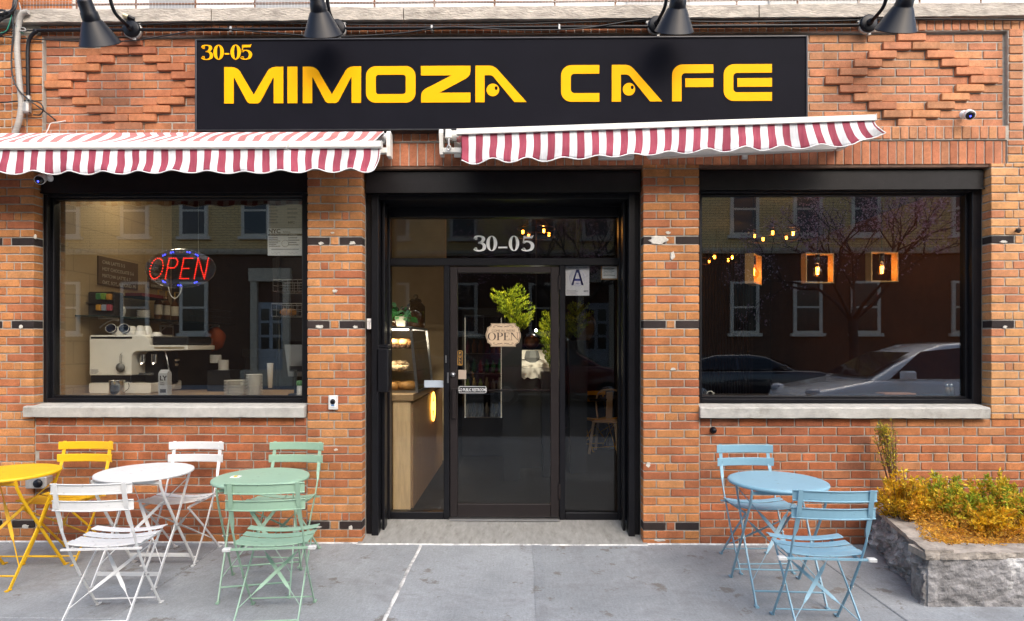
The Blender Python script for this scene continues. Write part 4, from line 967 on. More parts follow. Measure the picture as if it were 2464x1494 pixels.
# ================================================================== stone planter
pl = thing('stone_planter', 'rough grey stone planter bed at the right against the red brick wall', 'planter', (3.4, -.6, 0))
ROCK = pm('rough_stone', (.25, .24, .235), .92, var=.6, scale=9, bump=1.0, bscale=30, dirt=((.62, .61, .59), 3.6, .53, .63))
[setattr(n.inputs['Distance'], 'default_value', .018) for n in ROCK.node_tree.nodes if n.type == 'BUMP']
COP = pm('coping_stone', (.34, .30, .255), .9, var=.35, scale=9, bump=.8, bscale=45, dirt=((.10, .085, .07), 5, .5, .75))
def rough(m, A, B, z0, z1, y_in, amp, nx, nz, seed, mi=0):
    "rough wall from A to B with thickness towards the inside (y_in: vector)"
    A = Vector(A); B = Vector(B); n_ = Vector(y_in); b0 = len(m.v); d = (B-A); out = -n_.normalized(); fs = []; vs = []
    for i in range(nx+1):
        for k in range(nz+1):
            p = A+d*(i/nx); z = z0+(z1-z0)*k/nz; q = Vector((p.x*5+seed, p.y*5, z*7))
            h = noise.noise(q)*.5+noise.noise(q*2.7)*.4+noise.noise(q*6)*.28+abs(noise.noise(q*3.3))*-.5
            vs.append(Vector((p.x, p.y, z+(.012*noise.noise(q*1.3) if k == nz else 0)))+out*amp*h)
    for i in range(nx):
        for k in range(nz): a = i*(nz+1)+k; fs.append((a, a+nz+1, a+nz+2, a+1))
    c0 = len(vs)
    for i in range(nx+1):
        for k in (nz, 0): v = vs[i*(nz+1)+k]; vs.append(Vector((A+d*(i/nx)).to_3d().xyz[:2]+(v.z,)) + n_)
    for i in range(nx):
        a = i*(nz+1)+nz; fs.append((a, a+nz+1, c0+2*i+2, c0+2*i)); fs.append((c0+2*i, c0+2*i+2, c0+2*i+3, c0+2*i+1))
    fs.append(list(range(nz+1))+[c0, c0+1]); e0 = nx*(nz+1); fs.append([e0+k for k in range(nz+1)][::-1]+[c0+2*nx+1, c0+2*nx])
    m.add(vs, fs, mi, False)
FA, FB, FC = Vector((2.735, -.02, 0)), Vector((2.435, -1.14, 0)), Vector((5.0, -1.10, 0))
m = MB(); rough(m, FA, FB+Vector((0, .015, 0)), -.02, .315, (.16, .0, 0), .085, 60, 24, 3); rough(m, FB+Vector((.01, 0, 0)), FC, -.02, .288, (0, .16, 0), .020, 130, 22, 8)
fixn(m.build('wall', ROCK, pl))
m = MB(); rough(m, FB+Vector((-.012, -.012, 0)), Vector((3.44, -1.115, 0)), .285, .325, (0, .17, 0), .022, 60, 3, 11); fixn(m.build('coping', COP, pl)); m = MB(); rough(m, Vector((3.455, -1.112, 0)), FC, .282, .322, (0, .17, 0), .022, 60, 3, 15); fixn(m.build('coping', COP, pl))
m = MB(); rough(m, FA+Vector((-.02, 0, 0)), FB+Vector((-.01, .0, 0)), .31, .338, (.17, 0, 0), .014, 24, 2, 19); fixn(m.build('coping', COP, pl))
# bed of bark chips, and a crust of fallen needles
m = MB(); n = 26; vs = []; fs = []
for i in range(n+1):
    for k in range(13):
        v = k/12; y = -1.02+1.0*v; x0_ = 2.52+.30*v; x = x0_+(4.95-x0_)*i/n
        vs.append((x, y, .285+.05*noise.noise(Vector((x*4, y*4, 1)))+.03*math.sin(v*math.pi)))
for i in range(n):
    for k in range(12): a = i*13+k; fs.append((a, a+13, a+14, a+1))
m.add(vs, fs, 0, True); m.build('soil', pm('bark_soil', (.36, .18, .035), .95, var=.5, scale=30, bump=1, bscale=60), pl)
LEAF = pm('leaf', (1, 1, 1), .6, var=.15, scale=30, attr=True)
def leafmat():
    b = LEAF.node_tree.nodes['Principled BSDF']; b.inputs['Subsurface Weight'].default_value = 0; b.inputs['Specular IOR Level'].default_value = .2
    N, L = LEAF.node_tree.nodes, LEAF.node_tree.links; tl = N.new('ShaderNodeBsdfTranslucent'); mx = N.new('ShaderNodeMixShader'); mx.inputs[0].default_value = .3
    L.new(b.inputs['Base Color'].links[0].from_socket, tl.inputs[0]); L.new(b.outputs[0], mx.inputs[1]); L.new(tl.outputs[0], mx.inputs[2]); L.new(mx.outputs[0], N['Material Output'].inputs[0])
leafmat()
m = MB()
for i in range(15000):
    v = R.random()**1.4; y = -1.0+.62*v; x = rnd(2.52+.25*v, 4.6)
    z = .30+.05*noise.noise(Vector((x*4, y*4, 1)))+rnd(-.005, .03)+.09*(v)
    k = rnd(.65, 1.15); c = R.choice([(.80, .44, .05), (.74, .38, .045), (.85, .52, .09), (.62, .30, .045), (.42, .23, .05)])
    d = rv(); d.z *= .5; m.leaf(Vector((x, y, z)), d, rv(), rnd(.012, .032), rnd(.005, .011), 0, tuple(q*k for q in c))
tag(m.build('fallen_needles', LEAF), 'orange brown carpet of fallen needles in the stone planter', 'ground cover', None, 'stuff')
PAL = {'gold': [(.78, .48, .02), (.72, .42, .02), (.82, .58, .05), (.55, .38, .03), (.70, .36, .04)], 'green': [(.30, .42, .035), (.38, .50, .05), (.18, .28, .03), (.48, .52, .05)],
       'mix': [(.62, .55, .04), (.76, .54, .04), (.36, .46, .04), (.78, .56, .06), (.28, .38, .035), (.66, .36, .05)], 'dull': [(.20, .24, .035), (.30, .29, .05), (.34, .25, .05), (.22, .19, .05)]}
def shrub(cx, cy, z0, rx, ry, h, pal, n, label, group='low shrubs in the stone planter'):
    t = thing('garden_shrub', label, 'shrub', (cx, cy, z0), 0, group)
    m = MB(); st = MB()
    for i in range(n):
        a = rnd(0, 2*math.pi); q = math.sqrt(R.random()); bx, by_ = cx+rx*.45*q*math.cos(a), cy+ry*.45*q*math.sin(a)
        tip = Vector((cx+rx*q*math.cos(a)*rnd(.7, 1.15), cy+ry*q*math.sin(a)*rnd(.7, 1.1), z0+h*(1-.45*q*q)*rnd(.6, 1.32)))
        b0 = Vector((bx, by_, z0-.02)); mid = b0.lerp(tip, .5)+Vector((rnd(-.02, .02), rnd(-.02, .02), .02))
        path = bez([b0, mid, tip], 6); st.tube(path, [.0035-.0022*k/(len(path)-1) for k in range(len(path))], 4, 0, True, False)
        base_c = R.choice(PAL[pal]); 
        for k in range(52):
            u = .18+.82*R.random()**.8; p = path[min(int(u*(len(path)-1)), len(path)-2)].lerp(path[min(int(u*(len(path)-1))+1, len(path)-1)], R.random())
            d = (tip-b0).normalized()*.7+rv()*.85; sh = rnd(.7, 1.2); cc = base_c if R.random() < .6 else R.choice(PAL[pal])
            m.leaf(p+rv()*.008, d, rv(), rnd(.018, .046), rnd(.008, .017), 0, tuple(c*sh for c in cc))
    m.build('foliage', LEAF, t); st.build('stems', pm('twig_bark', (.10, .06, .035), .9, var=.3), t)
shrub(2.74, -.44, .32, .19, .24, .27, 'gold', 66, 'golden shrub at the left corner of the planter behind the blue chair')
shrub(3.05, -.44, .31, .23, .26, .27, 'mix', 78, 'yellow green feathery shrub, second from the left in the planter')
shrub(3.40, -.46, .31, .23, .26, .28, 'mix', 70, 'golden shrub with orange tips, third from the left in the planter')
shrub(3.73, -.40, .31, .20, .22, .22, 'mix', 46, 'low dull green shrub between the golden and the tall green one')
shrub(4.00, -.48, .31, .26, .26, .34, 'green', 90, 'tall green shrub at the right picture edge of the planter')
shrub(3.15, -.72, .29, .30, .12, .16, 'gold', 34, 'low spreading golden brown shrub at the planter front, left part')
shrub(3.62, -.74, .29, .28, .12, .14, 'gold', 32, 'low spreading golden brown shrub at the planter front, right part')
# dry upright plant against the wall
t = thing('dry_plant', 'tall half dead plant with bare reddish stems standing against the wall', 'plant', (2.86, -.14, .32))
m = MB(); st = MB()
for i in range(15):
    bx = 2.86+rnd(-.03, .03); tp = Vector((2.80+rnd(-.10, .10), -.12+rnd(-.06, .05), .32+rnd(.32, .66) if i > 4 else .95+rnd(-.05, .03)))
    if i <= 4: tp.x = 2.765+rnd(-.03, .03)
    path = bez([(bx, -.14, .30), Vector((bx, -.14, .30)).lerp(tp, .5)+Vector((rnd(-.015, .015), 0, 0)), tp], 8); st.tube(path, [.006-.004*k/(len(path)-1) for k in range(len(path))], 5)
    for k in range(130 if i <= 4 else 45):
        u = 1-.42*R.random()**1.3 if i <= 4 else 1-.55*R.random(); j = min(int(u*(len(path)-1)), len(path)-2); p = path[j].lerp(path[j+1], R.random())
        sh = rnd(.7, 1.2); c = R.choice(PAL['dull']+PAL['mix'][:2]); m.leaf(p+rv()*.02, Vector((0, 0, .5))+rv()*.8, rv(), rnd(.014, .035), rnd(.005, .010), 0, tuple(q*sh for q in c))
m.build('foliage', LEAF, t); st.build('stems', pm('dry_red_stem', (.17, .075, .05), .9, var=.3), t)
# ================================================================== signs and papers on the glass
PAPER = pm('white_paper', (.72, .70, .68), .6, var=.03)
def sheet(name, label, cat, px0, py0, px1, py1, Y, mat=PAPER, th=.0012):
    a, b = W(px0, py0, Y), W(px1, py1, Y); t = thing(name, label, cat, ((a.x+b.x)/2, Y, b.z))
    m = MB(); m.box(a.x, b.x, Y, Y+th, b.z, a.z); m.build('paper', mat, t); return t, a.x, b.x, a.z, b.z
def lines(t, x0, x1, z0, z1, n, Y, h=.0028, mat=INK, ragged=.4, cover=.5):
    for i in range(n):
        z = z1-(z1-z0)*(i+.5)/n; m = MB(); m.box(x0, x1-(x1-x0)*ragged*R.random(), Y-.0006, Y-.0001, z-(z1-z0)/n*cover/2, z+(z1-z0)/n*cover/2); m.build('print_line', mat, t)
GREYI = pm('grey_print', (.25, .25, .26), .6, var=0)
t, x0, x1, z0, z1 = (lambda r: (r[0], r[1], r[2], r[4], r[3]))(sheet('permit_notice', 'white printed NYC work permit taped inside the left window corner', 'notice', 644, 549, 728, 615, .180))
Yp = .1796; wv = x1-x0
text('NYC', 'print', INK, t, plane_xz(x0+.006, Yp, z1-.040), .048, bold=.0012); text('Buildings', 'print', INK, t, plane_xz(x0+.125, Yp, z1-.036), .018)
m = MB(); m.box(x0+.004, x1-.004, Yp-.0006, Yp, z1-.063, z1-.045); m.build('black_band', INK, t); text('Work Permit Department Of Buildings', 'print', PAPER, t, plane_xz(x0+.018, Yp-.0008, z1-.0595), .0142)
lines(t, x0+.01, x0+.11, z0+.07, z1-.07, 6, Yp, mat=GREYI); lines(t, x0+.17, x1-.01, z0+.08, z1-.07, 4, Yp, mat=GREYI); lines(t, x0+.03, x1-.03, z0+.045, z0+.06, 1, Yp, mat=GREYI, ragged=0)
m = MB(); m.lathe([(.026, 0), (.030, 0), (.030, .0006), (.026, .0006)], (x0+.145, Yp, z0+.10), 24, axis=(0, -1, 0)); m.build('seal', GREYI, t)
for xx in (.03, .17): m = MB(); m.tube(bez([(x0+xx+k*.011, Yp-.001, z0+.022+.007*math.sin(k*2.3+xx*40)) for k in range(8)], 4), .0009, 4); m.build('signature', INK, t)
t, x0, x1, z0, z1 = (lambda r: (r[0], r[1], r[2], r[4], r[3]))(sheet('permit_notice', 'translucent white printed sheet taped above the NYC work permit', 'notice', 644, 483, 727, 548, .1815, pm('thin_paper', (.42, .40, .37), .6, var=.04)))
text('NYC', 'print', INK, t, plane_xz(x0+.17, .181, z0+.035), .026, bold=.0006); lines(t, x0+.012, x0+.10, z0+.03, z1-.02, 7, .1812, mat=GREYI); lines(t, x0+.16, x1-.02, z0+.07, z1-.05, 3, .1812, mat=GREYI)
# LED open sign
c = W(434, 646, .20); t = thing('open_sign', 'oval LED sign spelling OPEN in red dots with blue dots round it', 'sign', c)
m = MB(); m.lathe([(0, .004), (.255, .004), (.262, .0), (.255, -.004), (0, -.004)], (0, 0, 0), 48, axis=(0, -1, 0)); m.v = [Vector((c.x+v.x*1.14, c.y+v.y, c.z+v.z*.62)) for v in m.v]
CLEAR = glass_mat('clear_acrylic', (.86, .84, .83), .03); fixn(m.build('acrylic_plate', CLEAR, t))
RED, BLU = emis('red_led', (1, .02, .008), 6), emis('blue_led', (.03, .04, 1), 5); DIM = pm('unlit_led', (.5, .5, .5), .4, var=0)
def dots(m, pts, step, r):
    q = [Vector((a, 0, b)) for a, b in pts]; acc = 0
    m.blob(Vector((c.x, c.y-.007, c.z))+q[0], r, nu=6, nv=4)
    for i in range(len(q)-1):
        d = q[i+1]-q[i]; L_ = d.length; n = max(1, round(L_/step))
        for k in range(1, n+1): m.blob(Vector((c.x, c.y-.007, c.z))+q[i]+d*k/n, r, nu=6, nv=4)
Hh = .084; sl_ = .20
def sk2(pts, dx): return [((x+dx)+z*sl_, z) for x, z in pts]
def sten(pts): return pts
letters = {'O': (-.205, [(.052*math.cos(a)+.01, Hh*math.sin(a)) for a in [2*math.pi*k/22 for k in range(22)]]),
           'P': (-.105, [(0, -Hh), (0, Hh), (.055, Hh), (.075, Hh*.7), (.075, Hh*.35), (.055, .005), (.012, .005)]),
           'E': (.016, [(.07, -Hh), (0, -Hh), (0, 0), (.055, 0)]), 'N': (.135, [(0, -Hh), (0, Hh), (.085, -Hh), (.085, Hh)])}
for k, (dx, pts) in letters.items():
    m = MB(); dots(m, sk2(pts, dx), .0172, .0026)
    if k == 'E': dots(m, sk2([(0, .014), (0, Hh), (.07, Hh)], dx), .0172, .0026)
    m.build('red_letter', RED, t)
for a in (128, 108, 72, 52, 232, 268, 305):
    for da in (-2.6, 2.6):
        m = MB(); m.blob((c.x+.222*math.cos(rad(a+da))+.004, c.y-.008, c.z+.140*math.sin(rad(a+da))), .0045, nu=8, nv=5); m.build('blue_light', BLU, t)
m = MB()
for a in range(0, 360, 7): m.blob((c.x+.222*math.cos(rad(a))+.004, c.y-.006, c.z+.140*math.sin(rad(a))), .0022, nu=5, nv=3)
m.build('unlit_lights', DIM, t)
m = MB(); m.tube(bez([(c.x-.10, c.y, c.z-.15), (c.x-.08, c.y, c.z-.22), (c.x-.04, c.y, c.z-.245), (c.x, c.y, c.z-.20), (c.x+.01, c.y, c.z-.15)], 8), .004, 6); m.tube([(c.x-.15, c.y, c.z+.12), (c.x-.15, c.y, 2.76)], .0012, 4); m.tube([(c.x+.15, c.y, c.z+.12), (c.x+.15, c.y, 2.76)], .0012, 4); m.build('hanging_cord', pm('cream_cord', (.5, .46, .36), .6), t)
# house number on the transom
DEC = pm('white_decal', (.88, .87, .82), .5, var=.04); Yt = .4445
t = tag(MB().build('house_number', DEC), 'white 30-05 numerals stuck on the glass over the door', 'number'); 
nz0, nz1 = W(1210, 604, Yt).z, W(1210, 567, Yt).z; pp = []
for px, px1, g_ in ((1141, 1168, num3(th=.10)), (1170, 1197, num0(.17)), (1224, 1250, num0(.17)), (1256, 1284, num5(th=.10))):
    x0 = X(px, Yt); kx = (X(px1, Yt)-x0)/.55; grp = [g_] if len(g_) == 2 else [[q] for q in g_]
    pp += [[[(x0+x*kx, y) for x, y in q] for q in sub] for sub in grp]
pp.append([[(X(1199, Yt), .18), (X(1221, Yt), .18), (X(1221, Yt), .29), (X(1199, Yt), .29)]])
bpy.data.objects.remove(t)
t = put(pp, 'house_number', DEC, None, lambda u, v: Vector((u, Yt, nz0+v*(nz1-nz0))), .0015); tag(t, 'white 30-05 numerals stuck on the glass over the door', 'number')
# come in, we're open
Yo = .432; c = W(1211, 806, Yo); t = thing('open_plaque', 'tan plaque reading COME IN WE\'RE OPEN hanging on the door glass', 'sign', c)
w2, h2 = (X(1253, Yo)-X(1169, Yo))/2, (W(1211, 778, Yo).z-W(1211, 834, Yo).z)/2
def plaque(k):
    a, b = w2*k, h2*k; r_ = .04*k
    q = []
    for sx, sz in ((1, 1), (-1, 1), (-1, -1), (1, -1)):
        cn = [(sx*a*.72, sz*b), (sx*a*.70, sz*b*.84), (sx*a*.80, sz*b*.72), (sx*a*.90, sz*b*.66), (sx*a*.93, sz*b*.40), (sx*a, sz*b*.15)]
        q += cn[::-1] if sx*sz > 0 else cn
    return q
TAN = pm('tan_card', (.50, .37, .24), .6, var=.06); BRN = pm('dark_brown_ink', (.05, .03, .022), .6, var=0)
outline([plaque(1)], 'card', TAN, t, plane_xz(c.x, Yo, c.z), .003); outline([plaque(.97), plaque(.935)], 'border', BRN, t, plane_xz(c.x, Yo-.0032, c.z), .0005)
text("COME IN, WE'RE", 'small_words', BRN, t, plane_xz(c.x, Yo-.0033, c.z+.028), .027, align='CENTER')
def serifs(word):
    th, tk, s_ = .035, .17, .05; out = []; x = 0
    def bx(a, b, p, q): return [[(x+a, p), (x+b, p), (x+b, q), (x+a, q)]]
    for ch in word:
        if ch == 'O': out.append(shift(ring(.46, .5, .46, .52, tk, th), x)); w_ = .98
        if ch == 'P': out += [bx(.10, .10+tk, 0, 1), bx(.0, .36, 0, .05), bx(0, .2, .95, 1), [[(x+a, b) for a, b in pen([(.2, .975), (.45, .97), (.62, .85), (.62, .62), (.45, .49), (.25, .49)], th, tk)]]]; w_ = .76
        if ch == 'E': out += [bx(.10, .10+tk, 0, 1), bx(0, .68, 0, .05), bx(0, .66, .95, 1), bx(.2, .5, .49, .54), bx(.63, .68, 0, .26), bx(.61, .66, .76, 1), bx(.46, .50, .40, .63)]; w_ = .78
        if ch == 'N': out += [bx(.10, .15, 0, 1), bx(.78, .83, 0, 1), [[(x+.02, 1), (x+.22, 1), (x+.83, 0), (x+.78, 0)]], bx(0, .25, 0, .05), bx(.66, .95, .95, 1)]; w_ = 1
        x += w_
    return out, x-.05
gl, gw = serifs('OPEN'); k = (X(1249, Yo)-X(1174, Yo))/gw; put(gl, 'big_word', BRN, t, lambda u, v: Vector((c.x+(u-gw/2)*k, Yo-.0033, c.z-.045+v*.066)), .0006)
for sz in (-1, 1):
    m = MB()
    for sx in (-1, 1):
        m.tube(bez([(c.x+sx*.004, Yo-.004, c.z+sz*.078), (c.x+sx*.03, Yo-.004, c.z+sz*.070), (c.x+sx*.06, Yo-.004, c.z+sz*.082), (c.x+sx*.085, Yo-.004, c.z+sz*.074), (c.x+sx*.08, Yo-.004, c.z+sz*.066), (c.x+sx*.07, Yo-.004, c.z+sz*.072)], 6), .0016, 4)
        m.tube(bez([(c.x+sx*.01, Yo-.004, c.z+sz*.066), (c.x+sx*.035, Yo-.004, c.z+sz*.080), (c.x+sx*.05, Yo-.004, c.z+sz*.070)], 6), .0013, 4)
    m.build('flourish', BRN, t)
# stickers
Ys = .434
def rs(px0, py0, px1, py1): a, b = W(px0, py0, Ys), W(px1, py1, Ys); return a.x, b.z, b.x, a.z
t = thing('door_sticker', 'small black PULL sticker with amber border on the door glass', 'sticker', W(1107, 879, Ys)); x0, z0, x1, z1 = rs(1101, 843, 1113, 879)
ORG = pm('amber_print', (.75, .38, .05), .5, var=0); BLKV = pm('black_vinyl', (.012, .012, .014), .4, var=0); WHP = pm('white_print', (.75, .75, .75), .5, var=0)
outline([rrect(x0, z0, x1, z1, .008)], 'film', BLKV, t, plane_xz(0, Ys, 0), .001); outline([rrect(x0+.002, z0+.002, x1-.002, z1-.002, .007), rrect(x0+.0045, z0+.0045, x1-.0045, z1-.0045, .005)], 'border', ORG, t, plane_xz(0, Ys-.0011, 0), .0004)
for i, ch in enumerate('PULL'): text(ch, 'letter', ORG, t, plane_xz((x0+x1)/2, Ys-.0011, z1-.034-i*.028), .029, align='CENTER', depth=.0004)
t = thing('door_sticker', 'white on black NO PUBLIC RESTROOMS sticker on the door glass', 'sticker', W(1137, 946, Ys)); x0, z0, x1, z1 = rs(1104, 929, 1170, 946)
outline([rrect(x0, z0, x1, z1, .007)], 'film', BLKV, t, plane_xz(0, Ys, 0), .001); outline([rrect(x0+.001, z0+.001, x1-.001, z1-.001, .007), rrect(x0+.004, z0+.004, x1-.004, z1-.004, .005)], 'border', WHP, t, plane_xz(0, Ys-.0011, 0), .0004)
kx = .62; text('NO PUBLIC RESTROOMS', 'letters', WHP, t, lambda u, v: Vector(((x0+x1)/2+u*kx, Ys-.0012, z0+.017+v)), .036, align='CENTER', depth=.0004, bold=.0003)
t, x0, x1, z1, z0 = sheet('blank_sticker', 'beige blank card stuck on the door glass beside the lock', 'sticker', 1103, 890, 1122, 912, Ys, pm('beige_card', (.36, .28, .22), .6, var=.05))
t, x0, x1, z1, z0 = sheet('blank_label', 'pale blue blank label on the left side pane', 'sticker', 1021, 915, 1067, 932, .443, pm('pale_blue_label', (.40, .46, .52), .5, var=.04))
t, x0, x1, z1, z0 = sheet('grade_card', 'white inspection grade card with a big blue letter A', 'notice', 1361, 641, 1418, 711, .452, pm('grade_paper', (.60, .58, .62), .5, var=.03))
NAVY = pm('navy_print', (.03, .035, .22), .5, var=0); LIL = pm('lilac_print', (.38, .38, .50), .5, var=0); wv, hv = x1-x0, z1-z0; Yg = .4515
m = MB(); cx_, cz_ = x0+wv*.5, z0+hv*.60
for r_ in (.068, .050): m.lathe([(r_, 0), (r_+.003, 0), (r_+.003, .0006), (r_, .0006)], (cx_, Yg, cz_), 32, axis=(0, -1, 0))
for k in range(24): a = 2*math.pi*k/24; m.box(cx_+.059*math.cos(a)-.003, cx_+.059*math.cos(a)+.003, Yg-.0006, Yg, cz_+.059*math.sin(a)-.004, cz_+.059*math.sin(a)+.004)
m.build('seal', LIL, t)
put([[[(.0, 0), (.16, 0), (.43, .93), (.57, .93), (.84, 0), (1, 0), (.60, 1), (.40, 1)]], [[(.40, 1), (.60, 1), (.56, .80), (.44, .80)]], [[(.84, 0), (1.0, 0), (.62, 1), (.47, 1)]], [[(.2, .28), (.8, .28), (.8, .42), (.2, .42)]], [[(.0, 0), (.13, 0), (.53, 1), (.41, 1)]]], 'big_letter', NAVY, t, lambda u, v: Vector((cx_+(u-.5)*.105, Yg-.001, cz_-.062+v*.135)), .0006)
text('1625', 'print', NAVY, t, plane_xz(cx_, Yg-.0007, cz_-.050), .015, align='CENTER'); text('SANITARY INSPECTION GRADE', 'print', INK, t, plane_xz(cx_, Yg, z1-.014), .0115, align='CENTER'); text('NYC', 'print', INK, t, plane_xz(x1-.048, Yg, z0+.030), .020, bold=.0006)
lines(t, x0+.008, x0+.11, z0+.008, z0+.05, 5, Yg, mat=GREYI)
t, x0, x1, z1, z0 = sheet('framed_notice', 'small white notice with a brown border in the right side pane', 'notice', 1446, 640, 1486, 673, .453, pm('brown_border', (.28, .14, .05), .6, var=.05))
m = MB(); m.box(x0+.012, x1-.006, .4522, .453, z0+.012, z1-.004); m.build('page', PAPER, t); lines(t, x0+.02, x1-.02, z0+.03, z1-.015, 6, .4521, mat=GREYI)
# ================================================================== coffee counter behind the left window
WOODT = pm('counter_wood', (.42, .27, .14), .4, var=.2, stretch=(.8, 12, 12))
CT = 1.140
t = thing('coffee_counter', 'long wooden coffee counter under the left window', 'counter', (-2.7, .6, .07)); m = MB(); m.cbox(-3.84, -1.70, .23, 1.0, CT-.04, CT, .005); m.build('worktop', WOODT, t); m = MB(); m.box(-3.82, -1.72, .33, .96, .07, CT-.041); m.build('cabinet', DARKW, t)
IV = pm('ivory_enamel', (.86, .80, .68), .32, var=.04, coat=.3); CHR = pm('chrome', (.62, .60, .57), .18, 1, var=.05); BK = pm('black_plastic2', (.012, .012, .013), .35, var=.1)
ye = .50
t = thing('espresso_machine', 'ivory espresso machine with a long rounded hood and dark vent slot', 'espresso machine', W(300, 948, ye)); xa, xb, xc = X(215, ye), X(316, ye), X(452, ye)
zt, zm = W(300, 806, ye).z, W(300, 903, ye).z
m = MB(); body = [(xa, zm), (xa, zt-.01), (xa+.01, zt)]+arc(X(338, ye), W(0, 828, ye).z, X(360, ye)-X(338, ye), zt-W(0, 828, ye).z, 90, 0, 6)+[(X(361, ye), W(0, 831, ye).z), (xc, W(0, 831, ye).z), (xc, W(0, 842, ye).z), (X(340, ye), W(0, 845, ye).z)]+arc(X(316, ye)+.055, W(0, 845, ye).z-.055, .055, .055, 90, 180, 5)+[(xb, zm)]
m.prism(body, ye, ye+.48); o = fixn(m.build('body', IV, t)); md = o.modifiers.new('bevel', 'BEVEL'); md.width = .008; md.segments = 2; md.limit_method = 'ANGLE'
m = MB(); m.cbox(X(219, ye), X(318, ye), ye-.004, ye+.01, W(0, 815, ye).z, W(0, 810, ye).z, .002); m.build('vent_slot', BK, t)
m = MB(); m.cbox(xa+.004, xb-.01, ye+.01, ye+.46, W(0, 920, ye).z, zm, .004); m.box(xb, X(364, ye), ye+.2, ye+.42, CT+.06, zt-.15); m.build('group_recess', BK, t)
m = MB(); z1b = W(0, 921, ye).z; m.prism(rrect(xa, CT+.004, X(364, ye), z1b, .018, 4), ye-.004, ye+.48); m.build('base', IV, t)
m = MB(); m.box(X(318, ye), X(362, ye), ye, ye+.3, z1b+.002, z1b+.008); m.box(X(325, ye), X(362, ye), ye+.05, ye+.06, W(0, 903, ye).z, W(0, 897, ye).z); m.build('drip_tray', CHR, t)
for px in (352, 380):
    m = MB(); q = W(px, 868, ye+.1); m.tube([(q.x-.03, q.y, q.z+.06), (q.x-.03, q.y, q.z-.02)], .028, 14); m.tube(bez([(q.x-.02, q.y-.03, q.z-.02), (q.x, q.y-.07, q.z-.035), (q.x+.03, q.y-.12, q.z-.02)], 5), .009, 8); m.build('portafilter', CHR, t)
m = MB(); q = W(397, 846, ye+.05); m.tube(bez([q, (q.x+.03, q.y-.02, q.z-.06), (q.x+.05, q.y-.03, q.z-.16)], 6), .005, 6); m.build('steam_wand', CHR, t)
m = MB(); m.cbox(X(362, ye), xc-.01, ye+.02, ye+.44, W(0, 830, ye).z, W(0, 809, ye).z, .012); m.build('cup_warmer', BK, t)
m = MB(); m.box(X(372, ye), xc-.03, ye-.004, ye, W(0, 839, ye).z, W(0, 834, ye).z); m.build('hood_trim', pm('dull_brass_trim', (.45, .36, .22), .35, .4, var=.1), t)
m = MB(); q = W(228, 893, ye); lines(t, X(218, ye), X(240, ye), W(0, 899, ye).z, W(0, 888, ye).z, 5, ye-.0005, mat=GREYI)
# strainer hanging on the machine
q = W(290, 880, ye-.02); t = thing('strainer', 'round wire strainer hanging from a hook on the espresso machine', 'strainer', q)
m = MB(); z_ = W(0, 880, ye-.02).z; m.tube([(q.x-.004, q.y, z_+.09), (q.x-.006, q.y, z_+.02)], .0025, 6); m.tube([(q.x+.008, q.y, z_+.09), (q.x+.008, q.y, z_+.02)], .0025, 6); m.tube([(q.x-.004, q.y, z_+.09), (q.x+.002, q.y, z_+.10), (q.x+.008, q.y, z_+.09)], .0025, 6); m.tube([(q.x, q.y+.02, z_+.115), (q.x+.002, q.y-.006, z_+.098)], .003, 6); m.build('handle', CHR, t)
m = MB(); m.lathe([(.038, 0), (.041, .003), (.038, .008), (.030, .020), (0, .028)], (q.x, q.y, z_-.015), 24, axis=(0, -1, 0)); fixn(m.build('bowl', pm('fine_steel_mesh', (.20, .19, .17), .5, .6, var=.2, scale=200), t))
def cup(x, y, z, r, h, mat, label, group=None, lie=False, handle=True):
    t = thing('coffee_cup', label, 'cup', (x, y, z), 0, group); m = MB(); ax = (0, 0, 1) if not lie else (.25, -1, .35); p = (x, y, z) if not lie else (x, y+h, z+r*.9)
    pr = [(r*1.0, 0), (r*.98, h*.3), (r*.72, h*.8), (r*.5, h), (0, h)] if not lie else [(0, 0), (r*.55, 0), (r*.75, h*.2), (r, h*.6), (r, h), (r*.93, h), (r*.9, h*.6), (r*.5, h*.15), (0, h*.1)]
    m.lathe(pr, p, 24, axis=ax); fixn(m.build('bowl', mat, t))
    if lie: m = MB(); P = Vector(p)+Vector(ax).normalized()*h; m.lathe([(r*.93, 0), (r, 0), (r, .003), (r*.93, .003)], P, 24, axis=ax); m.build('rim', CERW, t)
    return t
CERW = pm('white_ceramic', (.82, .78, .70), .25, var=.03, coat=.3); CERN = pm('navy_ceramic', (.025, .035, .075), .2, var=.05, coat=.3)
for px, lb in ((272, 'navy cup lying on the espresso machine at the left of the row'), (303, 'larger navy cup lying on the espresso machine next to the white cups')): cup(X(px, ye+.1), ye+.04, zt, .042, .07, CERN, lb, 'cups on top of the espresso machine', True)
for i, (px, dy, lb) in enumerate(((283, .24, 'white cup standing behind the two navy cups'), (318, .22, 'white cup upside down right of the navy cups'), (338, .10, 'tall white cup upside down nearest the front on the machine'), (354, .16, 'white cup at the right end of the row on the machine'))): cup(X(px, ye+dy), ye+dy, zt, .045, .085, CERW, lb, 'cups on top of the espresso machine')
t = cup(X(371, ye+.06), ye+.10, zt-.012, .05, .04, CERW, 'low white bowl cup on the hood of the espresso machine', 'cups on top of the espresso machine')
p = W(276, 949, .30); t = thing('milk_jug', 'steel milk pitcher standing on the counter before the espresso machine', 'jug', (p.x, .33, CT)); m = MB(); m.lathe([(0, 0), (.058, 0), (.060, .006), (.058, .08), (.060, .125), (.062, .128), (.058, .127), (.055, .05), (0, .01)], (p.x, .33, CT), 32); fixn(m.build('body', CHR, t)); m = MB(); m.tube(bez([(p.x+.055, .33, CT+.11), (p.x+.095, .33, CT+.108), (p.x+.10, .33, CT+.06), (p.x+.058, .33, CT+.025)], 8), .0035, 6); m.build('handle', CHR, t)
